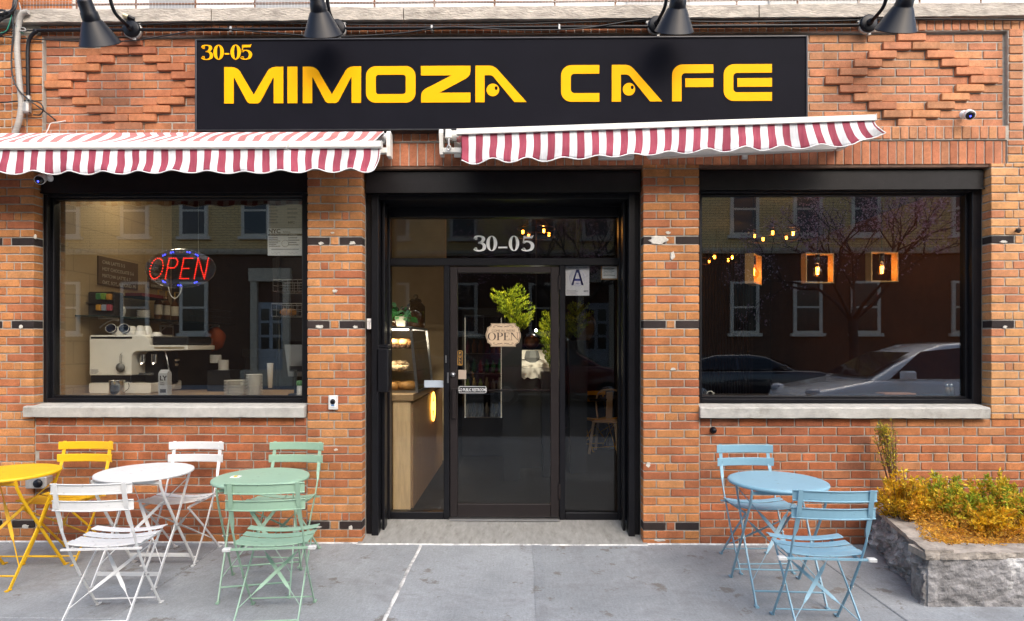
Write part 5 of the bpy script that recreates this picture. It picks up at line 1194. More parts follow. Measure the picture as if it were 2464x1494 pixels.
t = thing('milk_carton', 'grey milk carton with black letters on the coffee counter', 'carton', W(391, 948, .36)); x0, x1 = X(381, .36), X(402, .36); m = MB(); m.box(x0, x1, .36, .43, CT+.001, CT+.185); m.prismx([(.36, CT+.185), (.395, CT+.215), (.43, CT+.185)], x0, x1); fixn(m.build('box', pm('grey_card', (.42, .42, .42), .5, var=.05), t))
text('LY', 'letters', INK, t, plane_xz(x0+.012, .3595, CT+.125), .055, bold=.002); text('OAT', 'letters', INK, t, plane_xz(x0+.016, .3595, CT+.10), .018); text('MILK', 'letters', INK, t, plane_xz(x0+.016, .3595, CT+.083), .018); m = MB(); m.box(x0+.015, x1-.01, .3588, .3595, CT+.02, CT+.05); m.build('black_print', INK, t)
# stacks of plates: every plate a thing
PL = pm('white_plate', (.78, .72, .62), .3, var=.03, coat=.2)
def plates(px, n, r, pitch, lb, grp, y=.36):
    first = None; x = X(px, y)
    for k in range(n):
        lab = ('topmost plate of ' if k == n-1 else 'bottom plate of ' if k == 0 else 'plate within ')+lb
        if first is None:
            m = MB(); m.lathe([(0, 0), (r*.6, 0), (r*.65, .004), (r, .0105), (r*1.0, .0135), (r*.97, .0135), (r*.62, .007), (0, .006)], (0, 0, 0), 36); first = fixn(m.build('plate', PL)); o = first
        else: o = first.copy(); col.objects.link(o)
        o.location = (x+rnd(-.002, .002), y, CT+.001+k*pitch); tag(o, lab, 'plate', grp)
plates(566, 10, .089, .0125, 'the wide low plate stack on the counter', 'wide plates stacked on the counter')
plates(612, 14, .067, .0125, 'the narrow tall plate stack on the counter', 'small plates stacked on the counter')
def cups(px, py0, py1, y, r, label):
    a = W(px, py0, y); z1, z0 = a.z, W(px, py1, y).z; t = thing('clear_cup_stack', label, 'cups', (a.x, y, z0)); m = MB(); z = z0; pr = []
    while z < z1: pr += [(r*.98, z-z0), (r*1.02, z-z0+.004), (r, z-z0+.009)]; z += .011
    m.lathe([(r*.7, 0)]+pr+[(0, z1-z0)], (a.x, y, z0), 20); m.build('cup', pm('cloudy_plastic', (.42, .40, .36), .15, var=.1), t); m = MB(); return t
m = MB(); bl = MB(); m.box(X(505, .8), X(560, .8), .75, .95, CT, W(0, 890, .8).z); tag(fixn(m.build('grinder_box', BK)), 'dark appliance under the stacks of clear cups', 'appliance')
cups(519, 855, 873, .86, .05, 'stack of clear plastic cups on the dark appliance'); cups(538, 866, 891, .80, .045, 'second clear cup stack right of the first one')
t = thing('paper_cup', 'white take away cup with a blue sleeve behind the hood', 'cup', W(421, 880, .9)); p = W(421, 880, .9); m = MB(); m.lathe([(0, 0), (.030, 0), (.038, .05), (.041, .052), (.041, .062), (0, .066)], p, 20); m.build('cup', CERW, t); m = MB(); m.lathe([(.0345, .02), (.0395, .046)], p, 20); m.build('sleeve', CERN, t)
t = thing('paper_cup', 'plain white paper cup standing near the till screen', 'cup', W(650, 933, .45)); p = W(650, 933, .45); m = MB(); m.lathe([(0, 0), (.017, 0), (.027, .21), (.029, .214), (0, .21)], (p.x, .45, p.z), 18); m.build('cup', CERW, t)
t = thing('till_screen', 'silver back of a till screen on a black stand', 'screen', W(707, 908, .40)); x0, x1 = X(684, .40), X(729, .40); z1, z0 = W(0, 829, .40).z, W(0, 906, .40).z
m = MB(); m.add([(x0, .40, z1), (x1+.1, .40, z1), (x1+.1, .46, z0), (x0+.012, .46, z0), (x0, .415, z1), (x1+.1, .415, z1), (x1+.1, .475, z0), (x0+.012, .475, z0)], [(3, 2, 1, 0), (4, 5, 6, 7), (0, 1, 5, 4), (1, 2, 6, 5), (2, 3, 7, 6), (3, 0, 4, 7)]); m.build('panel', pm('silver_back', (.30, .30, .29), .35, .3, var=.05), t)
m = MB(); m.cbox(X(700, .4), X(735, .4), .36, .40, W(0, 893, .4).z, W(0, 880, .4).z, .004); m.tube([(X(711, .4), .40, CT), (X(711, .4), .40, W(0, 885, .4).z)], .012, 10); m.cbox(X(699, .4), X(724, .4), .34, .5, CT, CT+.012, .003); m.build('stand', BK, t)
t = thing('jar', 'white jar with a green checked lid at the counter end', 'jar', W(722, 948, .30)); p = W(723, 948, .30); m = MB(); m.lathe([(0, 0), (.028, 0), (.03, .01), (.03, .085), (0, .085)], (p.x, .30, CT), 18); m.build('body', CERW, t); m = MB(); m.lathe([(.031, .086), (.033, .09), (.033, .125), (0, .13)], (p.x, .30, CT), 18); m.build('lid', pm('green_gingham', (.12, .30, .12), .5, var=.4, scale=120), t)
# shelf and its things on the block wall
xs_ = -3.845; zs = 1.825
SHG = pm('dark_glass_shelf', (.03, .045, .04), .15, var=.1)
t = thing('wall_shelf', 'dark glass shelf on white scroll brackets along the block wall', 'shelf', (xs_, 1.6, zs)); m = MB(); m.box(xs_, xs_+.24, .42, 2.9, zs-.012, zs); m.build('board', SHG, t)
for y in (.72, 1.7, 2.6): m = MB(); m.tube(bez([(xs_, y, zs-.015), (xs_+.16, y, zs-.018), (xs_+.18, y, zs-.035), (xs_+.13, y, zs-.03), (xs_+.06, y, zs-.06), (xs_+.01, y, zs-.10)], 6), .007, 6); m.build('bracket', CERW, t)
q = (xs_+.12, .58); t = thing('cup_organizer', 'black rack holding bright coloured pods on the wall shelf', 'rack', (q[0], q[1], zs)); x0 = q[0]-.115
m = MB(); m.prism(rrect(x0, zs+.002, x0+.235, zs+.215, .015, 4), q[1], q[1]+.12); m.build('case', pm('rack_black', (.03, .026, .024), .5, var=.1), t); m = MB(); m.box(x0-.004, x0+.24, q[1]-.03, q[1], zs+.112, zs+.118); m.build('divider', BK, t)
for i, (a, b, c_) in enumerate(((.085, .145, (.05, .22, .07)), (.130, .145, (.20, .36, .05)), (.178, .140, (.48, .22, .03)), (.085, .045, (.55, .26, .03)), (.135, .045, (.30, .33, .38)), (.180, .045, (.38, .07, .09)))): m = MB(); m.cbox(x0+a, x0+a+.042, q[1]-.035, q[1]-.002, zs+b, zs+b+.055, .006); m.build('pod', pm('pod_%d' % i, c_, .4, var=.1), t)
t = thing('whisk_holder', 'white fluted holder with a bamboo whisk on the shelf', 'whisk', (xs_+.16, .80, zs)); m = MB(); m.lathe([(0, 0), (.032, .0), (.025, .02), (.036, .05), (.030, .085), (.018, .10), (0, .10)], (xs_+.16, .80, zs), 20); m.build('stand', CERW, t); m = MB(); m.lathe([(.018, .10), (.015, .135), (.014, .175), (0, .176)], (xs_+.16, .80, zs), 16); m.build('whisk', pm('bamboo', (.55, .40, .20), .5, var=.1), t)
for k in range(4):
    m = MB(); m.lathe([(0, 0), (.04, 0), (.062, .025), (.06, .026), (.036, .004), (0, .004)], (0, 0, 0), 24); o = fixn(m.build('bowl', CERW)); o.location = (xs_+.14, 1.16, zs+k*.019); tag(o, ['lowest', 'second lowest', 'second highest', 'top'][k]+' white bowl of the small stack on the shelf', 'bowl', 'white bowls stacked on the shelf')
for i, (y, px) in enumerate(((1.36, 0), (1.50, 0), (1.66, 0))):
    xx = xs_+.17; t = thing('syrup_bottle', ['amber syrup bottle beside the white bowls', 'middle amber syrup bottle with a gold pump', 'amber syrup bottle at the right of the three'][i], 'bottle', (xx, y, zs), 0, 'syrup bottles on the shelf'); m = MB(); m.lathe([(0, 0), (.036, 0), (.037, .01), (.037, .17), (.015, .21), (.015, .25), (0, .25)], (xx, y, zs), 18); m.build('glass', pm('amber_glass', (.10, .04, .012), .12, var=.05), t)
    m = MB(); m.lathe([(.0385, .05), (.0385, .15)], (xx, y, zs), 18); m.build('label', CERW, t); m = MB(); m.tube([(xx, y, zs+.25), (xx, y, zs+.30)], .009, 8); m.tube([(xx, y, zs+.30), (xx+.05, y-.02, zs+.295)], .006, 6); m.build('pump', pm('gold_metal', (.60, .42, .12), .3, .8, var=.05), t)
t = thing('book_stack', 'red book lying flat on a thin board over the bowls', 'book', (xs_+.1, 1.2, zs+.22)); m = MB(); m.box(xs_+.01, xs_+.22, 1.0, 1.45, zs+.20, zs+.212); m.build('board', DARKW, t); m = MB(); m.box(xs_+.03, xs_+.20, 1.05, 1.40, zs+.213, zs+.245); m.build('cover', pm('red_cloth', (.25, .03, .03), .6, var=.1), t)
def basket(x0, x1, y0, y1, z0, z1, label, mat):
    t = thing('wire_basket', label, 'basket', ((x0+x1)/2, (y0+y1)/2, z0)); m = MB()
    for z in (z0, (z0+z1)/2, z1):
        for a, b in (((x0, y0), (x1, y0)), ((x1, y0), (x1, y1)), ((x1, y1), (x0, y1)), ((x0, y1), (x0, y0))): m.tube([(a[0], a[1], z), (b[0], b[1], z)], .004 if z == z1 else .002, 5)
    n = 7
    for i in range(n+1):
        x = x0+(x1-x0)*i/n
        for y in (y0, y1): m.tube([(x, y, z0), (x, y, z1)], .002, 4)
        m.tube([(x, y0, z0), (x, y1, z0)], .002, 4)
    m.build('wires', mat, t); return t
WIRE = pm('dark_wire', (.05, .05, .05), .4, .5, var=.1); WIRES = pm('silver_wire', (.40, .40, .40), .35, .5, var=.1)
basket(xs_+.01, xs_+.23, 2.2, 2.8, zs+.004, zs+.16, 'dark wire basket at the far end of the wall shelf', WIRE)
basket(X(657, 1.0), X(740, 1.0), 1.0, 1.3, W(0, 701, 1.0).z, W(0, 674, 1.0).z, 'upper silver wire basket hanging at the right of the left window', WIRES); basket(X(655, 1.0), X(740, 1.0), .98, 1.28, W(0, 761, 1.0).z, W(0, 731, 1.0).z, 'lower silver wire basket holding rolls at the right of the left window', WIRES)
t = thing('basket_rack', 'black rack carrying the two silver wire baskets', 'rack', (X(700, 1.3), 1.32, .07)); m = MB()
for px in (668, 738): m.cbox(X(px, 1.32)-.015, X(px, 1.32)+.015, 1.32, 1.35, .07, 2.75, .003)
m.box(X(655, 1.35), X(745, 1.35), 1.36, 1.38, W(0, 820, 1.36).z, W(0, 622, 1.36).z); m.build('frame', BK, t)
BREAD = pm('baked_crust', (.58, .28, .08), .55, var=.35, scale=25, bump=.4, bscale=60, attr=False)
for i, px in enumerate((684, 700)): p = W(px, 757, 1.1); tag(MB().blob((p.x, 1.12, W(0, 761, 1.0).z+.045), .042, sc3=(1.2, 1, .8), jit=.2, seed=i, nu=14, nv=10).build('bread_roll', BREAD), ['left bread roll in the lower silver basket', 'right bread roll in the lower silver basket'][i], 'bread roll', 'rolls in the wire basket')
# menu boards, socket, orange bag
MENU = pm('menu_brown', (.12, .075, .045), .6, var=.1); MT = pm('menu_cream_print', (.50, .45, .36), .6, var=0)
def side(x, y, z): return lambda u, v: Vector((x, y+u, z+v))
for (y0, y1, z0, z1, lb, tx) in ((.70, 1.28, 2.12, 2.38, 'brown menu board with cream lettering on the block wall', ('CHAI LATTE 5 5', 'HOT CHOCOLATE 5 6', 'MATCHA LATTE 6 7', 'OAT, SOY, ALMOND .95')), (1.45, 1.85, 2.16, 2.42, 'second brown menu board further along the block wall', ('LATTE', 'CAPPUCCINO', 'MOCHA', 'ESPRESSO'))):
    t = thing('menu_board', lb, 'menu', (xs_, y0, z0)); m = MB(); m.box(xs_, xs_+.012, y0, y1, z0, z1); m.build('board', MENU, t)
    for i, s_ in enumerate(tx): text(s_, 'print', MT, t, side(xs_+.0125, y0+.05, z1-.065-i*.062), .046)
t = thing('wall_socket', 'white framed socket plate under the wall shelf', 'socket', (xs_, 1.75, 1.70)); m = MB(); m.cbox(xs_, xs_+.012, 1.66, 1.92, 1.66, 1.78, .003); fixn(m.build('plate', CERW, t)); m = MB(); m.box(xs_+.0122, xs_+.014, 1.69, 1.89, 1.68, 1.76); m.build('opening', MENU, t)
p = W(512, 839, 2.4); t = thing('orange_bag', 'orange bag with a pale label standing behind the coffee machine', 'bag', p); m = MB(); m.blob((p.x, 2.45, p.z+.115), .14, sc3=(.86, .5, .95), jit=.25, nu=18, nv=12, seed=5); m.build('bag', pm('orange_cloth', (.50, .09, .015), .6, var=.15), t); m = MB(); m.box(p.x-.10, p.x+.02, 2.365, 2.370, p.z+.03, p.z+.12); m.build('label', pm('salmon_label', (.55, .22, .15), .6), t)
m = MB(); m.cbox(-3.2, -1.62, 2.2, 2.75, 1.42, p.z-.003, .005); m.box(-3.18, -1.64, 2.22, 2.73, .07, 1.42); tag(m.build('back_counter', DARKW), 'dark back counter behind the coffee machine', 'counter')
# ================================================================== behind the door
Yc = .78; zc0, zc1 = W(0, 944, Yc).z, W(0, 788, Yc).z
xR0, xR1 = X(1004, Yc), X(988, Yc); xLc = -1.62
CTW = pm('oak_panel', (.80, .56, .31), .45, var=.16, stretch=(6, 6, .7)); RIB = pm('ribbed_wood', (.30, .17, .085), .5, var=.2, stretch=(8, 8, .8))
t = thing('till_counter', 'counter with a pale oak end panel and ribbed wood front inside the door', 'counter', (-1.2, 1.6, .07))
m = MB(); m.cbox(X(945, .7), X(987, .7), .70, .76, .075, W(0, 955, .7).z, .004); m.build('end_panel', CTW, t)
m = MB(); y = .76
while y < 2.9: m.box(X(988, .7)-.02, X(988, .7)+.012, y, y+.022, .075, 1.04); y += .034
m.box(-1.60, X(988, .7)-.022, .77, 2.9, .075, 1.04); m.build('ribbed_front', RIB, t)
m = MB(); m.cbox(-1.62, X(992, .68)+.01, .68, 2.92, 1.06, zc0-.004, .004); m.build('countertop', WOODT, t)
t = thing('pastry_case', 'steel and glass pastry case with three shelves on the counter', 'display case', (-1.2, 1.2, zc0)); Ye = 1.75
m = MB()
for y in (Yc, Ye):
    m.bar([(xR0, y, zc0), (xR1, y, zc1)], .022, .022, (1, 0, 0)); m.bar([(xLc, y, zc1), (xR1, y, zc1)], .02, .02, (0, 0, 1)); m.bar([(xLc, y, zc0+.01), (xR0, y, zc0+.01)], .02, .02, (0, 0, 1))
m.bar([(xR1, Yc, zc1), (xR1, Ye, zc1)], .02, .02, (0, 0, 1)); m.bar([(xR0, Yc, zc0+.01), (xR0, Ye, zc0+.01)], .02, .02, (0, 0, 1)); fixn(m.build('frame', STEEL, t))
zA, zB = W(0, 893, Yc).z, W(0, 838, Yc).z
for z in (zc0+.012, zA, zB):
    u = (z-zc0)/(zc1-zc0); m = MB(); m.box(xLc, xR0+(xR1-xR0)*u-.012, Yc+.012, Ye, z-.006, z); m.build('shelf', GLASS, t)
m = MB(); m.add([(xR0+.002, Yc, zc0), (xR1+.002, Yc, zc1), (xR1+.002, Ye, zc1), (xR0+.002, Ye, zc0)], [(0, 1, 2, 3)]); m.build('side_glass', GLASS, t)
m = MB(); m.box(xLc, xR1-.03, Yc+.03, Yc+.06, zc1-.022, zc1-.012); m.build('light_strip', emis('added_case_glow', (1, .85, .6), 6), t)  # glowing strip added to brighten the pastries
cl = bpy.data.lights.new('case_fill_light', 'AREA'); cl.shape = 'RECTANGLE'; cl.size = .5; cl.size_y = .05; cl.energy = 4; cl.color = (1, .85, .62); co = bpy.data.objects.new('case_fill_light', cl); link(co); co.location = (-1.28, Yc+.03, zc1-.03); co.rotation_euler = (rad(25), 0, 0)  # unseen area light added to brighten the pastry shelves
def croissant(x, y, z, rz, lb, k=1):
    m = MB(); pts = []; rs = []
    for i in range(19):
        u = -1+i/9; a = u*1.25; pts.append(Vector((math.sin(a)*.065*k, (1-math.cos(a))*.05*k, .034*k*(1-u*u*.35)))); rs.append(.034*k*(1-.72*u*u)*(1+.10*math.cos(i*2.4)))
    m.tube(pts, rs, 12); o = m.build('croissant', BREAD); o.location = (x, y, z); o.rotation_euler = (0, 0, rz); return tag(o, lb, 'pastry', 'pastries in the glass case')
croissant(X(952, 1.0), .90, zc0+.016, 1.0, 'croissant at the front left of the lowest case shelf', 1.1); croissant(X(978, 1.0), .92, zc0+.016, -.2, 'croissant at the front right of the lowest case shelf', 1.2); croissant(X(985, 1.1), 1.08, zc0+.016, .6, 'croissant behind at the right of the lowest case shelf', 1.15); croissant(X(958, 1.1), 1.10, zc0+.016, -.6, 'croissant behind at the left of the lowest case shelf', 1.1)
SH = pm('dusted_pastry', (.70, .50, .30), .7, var=.35, scale=30)
for i, (px, y, dz) in enumerate(((945, .9, 0), (956, .95, .0), (966, .9, .0), (976, .93, 0), (950, 1.02, .035), (962, 1.04, .04), (973, 1.05, .035))):
    m = MB(); m.blob((0, 0, .028), .034, sc3=(1.25, .9, .8), jit=.35, nu=14, nv=9, seed=i); o = m.build('filled_pastry', SH); o.location = (X(px, y), y, zA+dz); o.rotation_euler = (0, .3, i*1.1); tag(o, ['pale pastry leftmost in the front row of the middle shelf', 'pale pastry second in the front row of the middle shelf', 'pale pastry third in the front row of the middle shelf', 'pale pastry rightmost in the front row of the middle shelf', 'pale pastry leftmost in the raised rear row', 'pale pastry in the middle of the raised rear row', 'pale pastry rightmost in the raised rear row'][i], 'pastry', 'pastries in the glass case')
MUF = pm('muffin_top', (.48, .24, .09), .7, var=.3, scale=30)
for i, (px, y) in enumerate(((947, .92), (970, .94), (958, 1.10), (980, 1.12))):
    t = thing('muffin', ['muffin at the front left of the top case shelf', 'muffin at the front right of the top case shelf', 'muffin behind at the left of the top case shelf', 'muffin behind at the right of the top case shelf'][i], 'muffin', (X(px, y), y, zB), 0, 'muffins in the glass case'); x = X(px, y); m = MB(); m.lathe([(0, 0), (.032, 0), (.042, .045), (0, .045)], (x, y, zB), 16); m.build('wrapper', pm('brown_wrapper', (.10, .05, .03), .7), t); m = MB(); m.blob((x, y, zB+.052), .05, sc3=(1, 1, .75), jit=.2, nu=16, nv=10, seed=i); m.build('top', MUF, t)
p = W(966, 787, .90); t = thing('potted_plant', 'small white pot with striped green leaves on the pastry case', 'plant', (p.x, .9, zc1)); m = MB(); m.add([(p.x+sx*a, .9+sy*a, z) for z, a in ((zc1+.010, .036), (zc1+.105, .052)) for sx, sy in ((-1, -1), (1, -1), (1, 1), (-1, 1))], [(0, 1, 2, 3), (0, 4, 5, 1), (1, 5, 6, 2), (2, 6, 7, 3), (3, 7, 4, 0), (4, 7, 6, 5)]); fixn(m.build('pot', CERW, t))
m = MB()
for i in range(38):
    d = Vector((rnd(-1, 1), rnd(-1, .7), rnd(-.1, 1.0))).normalized(); q = Vector((p.x, .9, zc1+.115))+d*rnd(.04, .12); q.z -= .02; c_ = R.choice([(.07, .28, .06), (.10, .38, .12), (.22, .52, .26), (.05, .20, .05)])
    a = d.orthogonal().normalized(); b_ = d.cross(a); L_ = rnd(.045, .075); dn = (d+Vector((0, -.3, -.8))).normalized(); s_ = dn.cross(Vector((0, -1, .4))).normalized()
    pts = [q, q+dn*L_*.25+s_*L_*.33, q+dn*L_*.6+s_*L_*.32, q+dn*L_, q+dn*L_*.6-s_*L_*.32, q+dn*L_*.25-s_*L_*.33]; m.add(pts, [tuple(range(6))], 0, False, c_)
m.build('leaves', LEAF, t)
JG = glass_mat('jar_glass', (.62, .58, .52), .08)
for i, (px, y, r, h) in enumerate(((948, 1.5, .085, .23), (972, 1.62, .07, .20), (1000, 1.6, .10, .33))):
    t = thing('glass_jar', ['glass jar with a knob lid behind the potted plant', 'smaller glass jar between two bigger ones on the case', 'biggest glass jar with a knob lid on the case'][i], 'jar', (X(px, y), y, zc1), 0, 'glass jars on the pastry case'); x = X(px, y); m = MB(); m.lathe([(0, 0), (r*.8, 0), (r, .02), (r, h*.7), (r*.6, h*.82), (r*.6, h*.86)], (x, y, zc1+.012), 24); m.build('body', JG, t); m = MB(); m.lathe([(r*.68, h*.86), (r*.5, h*.93), (.018, h*.96), (.026, h*1.02), (.018, h*1.08), (0, h*1.09)], (x, y, zc1+.012), 24); m.build('lid', pm('jar_lid', (.22, .16, .10), .2, .2, var=.1), t)
    m = MB(); m.lathe([(0, 0), (r*.9, 0), (r*.92, h*.5), (0, h*.55)], (x, y, zc1+.02), 20); m.build('biscuits', pm('biscuit_brown', (.24, .12, .05), .8, var=.5, scale=40), t)
# oval neon sign on the ribbed front
NEO = emis('amber_neon', (1, .46, .06), 3.5); yn = 1.95; xn = X(988, .7)+.03; t = thing('neon_sign', 'oval amber neon sign glowing on the ribbed counter front', 'neon sign', (xn, yn, .70))
zn = .885; m = MB(); m.tube([(xn, yn+.125*math.cos(a), zn+.155*math.sin(a)) for a in [2*math.pi*k/36 for k in range(37)]], .008, 8); m.tube([(xn, yn+.09*math.cos(a), zn+.115*math.sin(a)) for a in [2*math.pi*k/30 for k in range(31)]], .004, 6); m.build('tube', NEO, t)
m = MB(); m.tube(bez([(xn, yn-.06, zn-.03), (xn, yn-.05, zn+.05), (xn, yn-.025, zn-.04), (xn, yn+.0, zn+.05), (xn, yn+.025, zn-.04), (xn, yn+.05, zn+.05), (xn, yn+.07, zn-.02)], 5), .005, 6); m.build('squiggle', NEO, t)
# drinks fridge
yf = 3.4; x0, x1 = X(1112, yf), X(1214, yf); zf1 = W(0, 742, yf).z; t = thing('drinks_fridge', 'black glass door drinks fridge with white light strips at its edges', 'fridge', ((x0+x1)/2, yf, .07))
m = MB(); m.box(x0, x0+.03, yf, yf+.6, .07, zf1); m.box(x1-.03, x1, yf, yf+.6, .07, zf1); m.box(x0+.03, x1-.03, yf+.55, yf+.6, .07, zf1); m.box(x0+.03, x1-.03, yf, yf+.55, zf1-.10, zf1); m.box(x0+.03, x1-.03, yf, yf+.55, .07, W(0, 1003, yf).z); m.build('cabinet', BK, t)
ST = emis('white_led_strip', (1, .97, .9), .45)
for px in (1119, 1206): m = MB(); m.box(X(px, yf)-.005, X(px, yf)+.005, yf+.01, yf+.02, W(0, 1003, yf).z, W(0, 765, yf).z); m.build('light_strip', ST, t)
zz = [W(0, k, yf).z for k in (1002, 942, 897, 850, 806)]
for z in zz: m = MB(); m.box(x0+.03, x1-.03, yf+.02, yf+.5, z-.008, z); m.build('shelf', STEEL, t)
DR = [(.45, .02, .03), (.03, .12, .40), (.25, .40, .03), (.25, .03, .10), (.5, .5, .5), (.03, .25, .12), (.45, .18, .02)]
names = ['red', 'blue', 'lime', 'crimson', 'clear', 'green', 'amber']; rows = ['lowest shelf', 'second shelf from the bottom', 'middle shelf', 'fourth shelf']; spot = ['far left', 'second place', 'third place', 'middle', 'fifth place', 'far right']
for ri, z in enumerate(zz[:4]):
    for k in range(6):
        ci = R.choice({0: [1, 1, 4], 1: [4, 2, 5, 4], 2: [5, 5, 0, 4], 3: [3, 3, 6]}[ri]); x = x0+.07+(x1-x0-.14)*k/5; m = MB(); h = .17+.02*(k % 2)
        m.lathe([(0, 0), (.030, 0), (.031, h*.62), (.014, h*.82), (.014, h), (0, h)], (0, 0, 0), 12); o = m.build('bottle', pm('drink_'+names[ci], DR[ci], .15, var=.1)); o.location = (x, yf+.07, z+.002); tag(o, f'{names[ci]} bottle in the {spot[k]} on the {rows[ri]} of the fridge', 'bottle', 'bottles in the drinks fridge')
m = MB(); m.box(x0+.03, x1-.03, yf-.006, yf-.001, .60, zf1-.10); m.build('door_glass', JG, t)
# evergreens, cloth covered stand, chairs
def conifer(px, pyt, pyb, y, rpx, n, label, lean=0.0, pot=True):
    a, b = W(px, pyt, y), W(px, pyb, y); r = X(px+rpx, y)-X(px, y); t = thing('evergreen_shrub', label, 'shrub', (b.x, y, .07), 0, 'evergreens inside the cafe'); m = MB(); h = a.z-b.z
    sh_ = rnd(0, 9)
    for i in range(n//10):
        u0 = R.random()**1.1*.86; an = rnd(0, 2*math.pi); rr = r*(math.sin(math.pi*min(.9, .16+.74*(1-u0)))**.8)*(1+.55*noise.noise(Vector((math.cos(an)*1.3, math.sin(an)*1.3, u0*3+sh_))))
        p0 = Vector((b.x+lean*(u0-.5)*h, y, b.z+h*u0)); p1 = p0+Vector((rr*math.cos(an), rr*math.sin(an), h*rnd(.10, .26))); c0 = R.choice([(.34, .40, .02), (.48, .52, .03), (.24, .32, .02), (.14, .20, .015)])
        for k in range(26):
            q = p0.lerp(p1, R.random()**.6)+rv()*.014; d = (p1-p0).normalized()+rv()*.7+Vector((0, 0, .5)); f_ = rnd(.6, 1.3); m.leaf(q, d, rv(), rnd(.018, .045), rnd(.007, .014), 0, tuple(k_*f_ for k_ in c0))
    m.build('foliage', LEAF, t); s = MB(); s.tube([(b.x, y, b.z-.05), (b.x, y, b.z+h*.5)], .012, 6); s.build('stem', pm('twig_bark', (.10, .06, .035), .9), t); s = MB(); k_ = b.z-.02-.07; s.lathe([(0, 0), (.13, 0), (.16, k_), (.15, k_), (.14, k_-.04), (0, k_-.04)], (b.x, y, .07), 4, smooth=False); s.build('tall_pot', BK, t); return t
conifer(1232, 698, 800, 2.0, 44, 1500, 'tall bright evergreen lit by a spotlight above the OPEN plaque', -.35)
conifer(1325, 760, 890, 2.2, 28, 800, 'bushy evergreen right of the white clothed stand')
conifer(1390, 735, 815, 2.4, 30, 900, 'dim evergreen behind the right side pane')
yt = 2.6; t = thing('cloth_stand', 'slanted stand under a white cloth with dark serving spoons', 'stand', (X(1268, yt), yt, .07)); zt0, zt1 = W(0, 884, yt).z, W(0, 842, yt+.35).z; xa_, xb_ = X(1216, yt), X(1322, yt)
CL = pm('white_cloth', (.62, .60, .60), .8, var=.06)
m = MB(); n = 14; vs = []; fs = []
for i in range(n+1):
    x = xa_+(xb_-xa_)*i/n
    for y, z in ((yt-.012, zt0-.10-.04*abs(math.sin(i*1.3))), (yt-.006, zt0), (yt+.35, zt1)): vs.append((x+(.02 if y > yt+.1 else 0), y, z))
for i in range(n):
    for k in range(2): a = i*3+k; fs.append((a, a+3, a+4, a+1))
m.add(vs, fs); o = m.build('cloth', CL, t); solid(o, .004); m = MB(); m.prismx([(yt+.005, .07), (yt+.34, .07), (yt+.34, zt1-.012), (yt+.005, zt0-.012)], xa_+.01, xb_-.01); fixn(m.build('box', BK, t))
for dx in (.12, .32): m = MB(); q = Vector((xa_+dx, yt+.12, zt0+(zt1-zt0)*.4+.008)); m.tube([q, q+Vector((.12, -.02, .0))], .006, 6); m.blob(q, .018, sc3=(1.2, 1, .4)); o = m.build('serving_spoon', BK); tag(o, 'dark serving spoon on the left of the white cloth' if dx < .2 else 'dark serving spoon on the right of the white cloth', 'spoon', 'spoons on the white cloth')
q = W(1280, 872, yt+.16); t = thing('glass_vase', 'faceted grey vase on the white clothed stand', 'vase', q); m = MB(); m.lathe([(0, -.02), (.07, -.02), (.10, .06), (.08, .14), (.06, .15), (0, .15)], q, 7, smooth=False); m.build('body', pm('grey_glass', (.20, .21, .23), .2, var=.1), t)
q = W(1279, 822, yt+.5); t = thing('round_basket', 'dark bronze ball ornament behind the vase', 'ornament', q); m = MB(); m.blob(q, .10, jit=.15, nu=16, nv=10); m.build('ball', pm('bronze', (.12, .05, .03), .35, .6, var=.2), t); m = MB(); m.tube([q-Vector((0, 0, .10)), (q.x, q.y, .07)], .015, 8); m.build('pole', BK, t)
t = thing('round_mirror', 'round dark framed wall mirror behind the right side pane', 'mirror', W(1390, 815, 3.0)); q = W(1390, 790, 3.0); m = MB(); m.lathe([(.21, 0), (.24, 0), (.24, .03), (.21, .03)], q, 36, axis=(0, -1, 0)); fixn(m.build('frame', BK, t)); m = MB(); m.lathe([(0, .01), (.21, .01)], q, 36, axis=(0, -1, 0)); m.build('mirror_glass', pm('mirror', (.5, .5, .5), .02, 1, var=0), t); m = MB(); m.box(q.x-.02, q.x+.02, 3.0, 3.02, q.z+.2, 3.2); m.build('strap', BK, t)
dup(yellow_chair, (X(1440, 4.0), 4.0, .07), rad(200), 'yellow folding chair indoors behind the right side pane', 'chairs inside the cafe')
def cafe_chair(x, y, rz, label):
    t = thing('metal_chair', label, 'chair', (x, y, .07), rz, 'chairs inside the cafe'); BASE[t] = Vector((0, 0, 0)); mt = pm('cream_metal', (.70, .58, .44), .4, .2, var=.08)
    m = MB(); m.cbox(-.17, .17, -.17, .17, .43, .45, .008); m.build('seat', mt, t)
    for sx in (-1, 1):
        for sy in (-1, 1): m = MB(); m.bar([(sx*.15, sy*.15, .44), (sx*.20, sy*.20, 0)], .035, .006, (1, 0, 0)); m.build('leg', mt, t)
    m = MB(); m.tube(bez([(-.16, -.16, .44), (-.19, -.20, .70), (-.12, -.22, .84), (.12, -.22, .84), (.19, -.20, .70), (.16, -.16, .44)], 6), .012, 8); m.bar([(0, -.17, .45), (0, -.215, .83)], .09, .004, (1, 0, 0)); m.build('backrest', mt, t); return t
cafe_chair(X(1287, 3.4), 3.4, .5, 'cream metal chair indoors seen through the door'); cafe_chair(X(1462, 3.6), 3.7, 2.8, 'cream metal chair indoors beside the yellow folding chair')
m = MB(); m.cbox(X(1420, 3.9), X(1500, 3.9), 3.9, 4.5, .77, .80, .004); m.tube([(X(1460, 4.2), 4.2, .08), (X(1460, 4.2), 4.2, .77)], .03, 10); m.lathe([(0, 0), (.2, 0), (.2, .015), (0, .02)], (X(1460, 4.2), 4.2, .07), 20); tag(m.build('cafe_table', DARKW), 'dark pedestal table indoors behind the yellow chair', 'table')
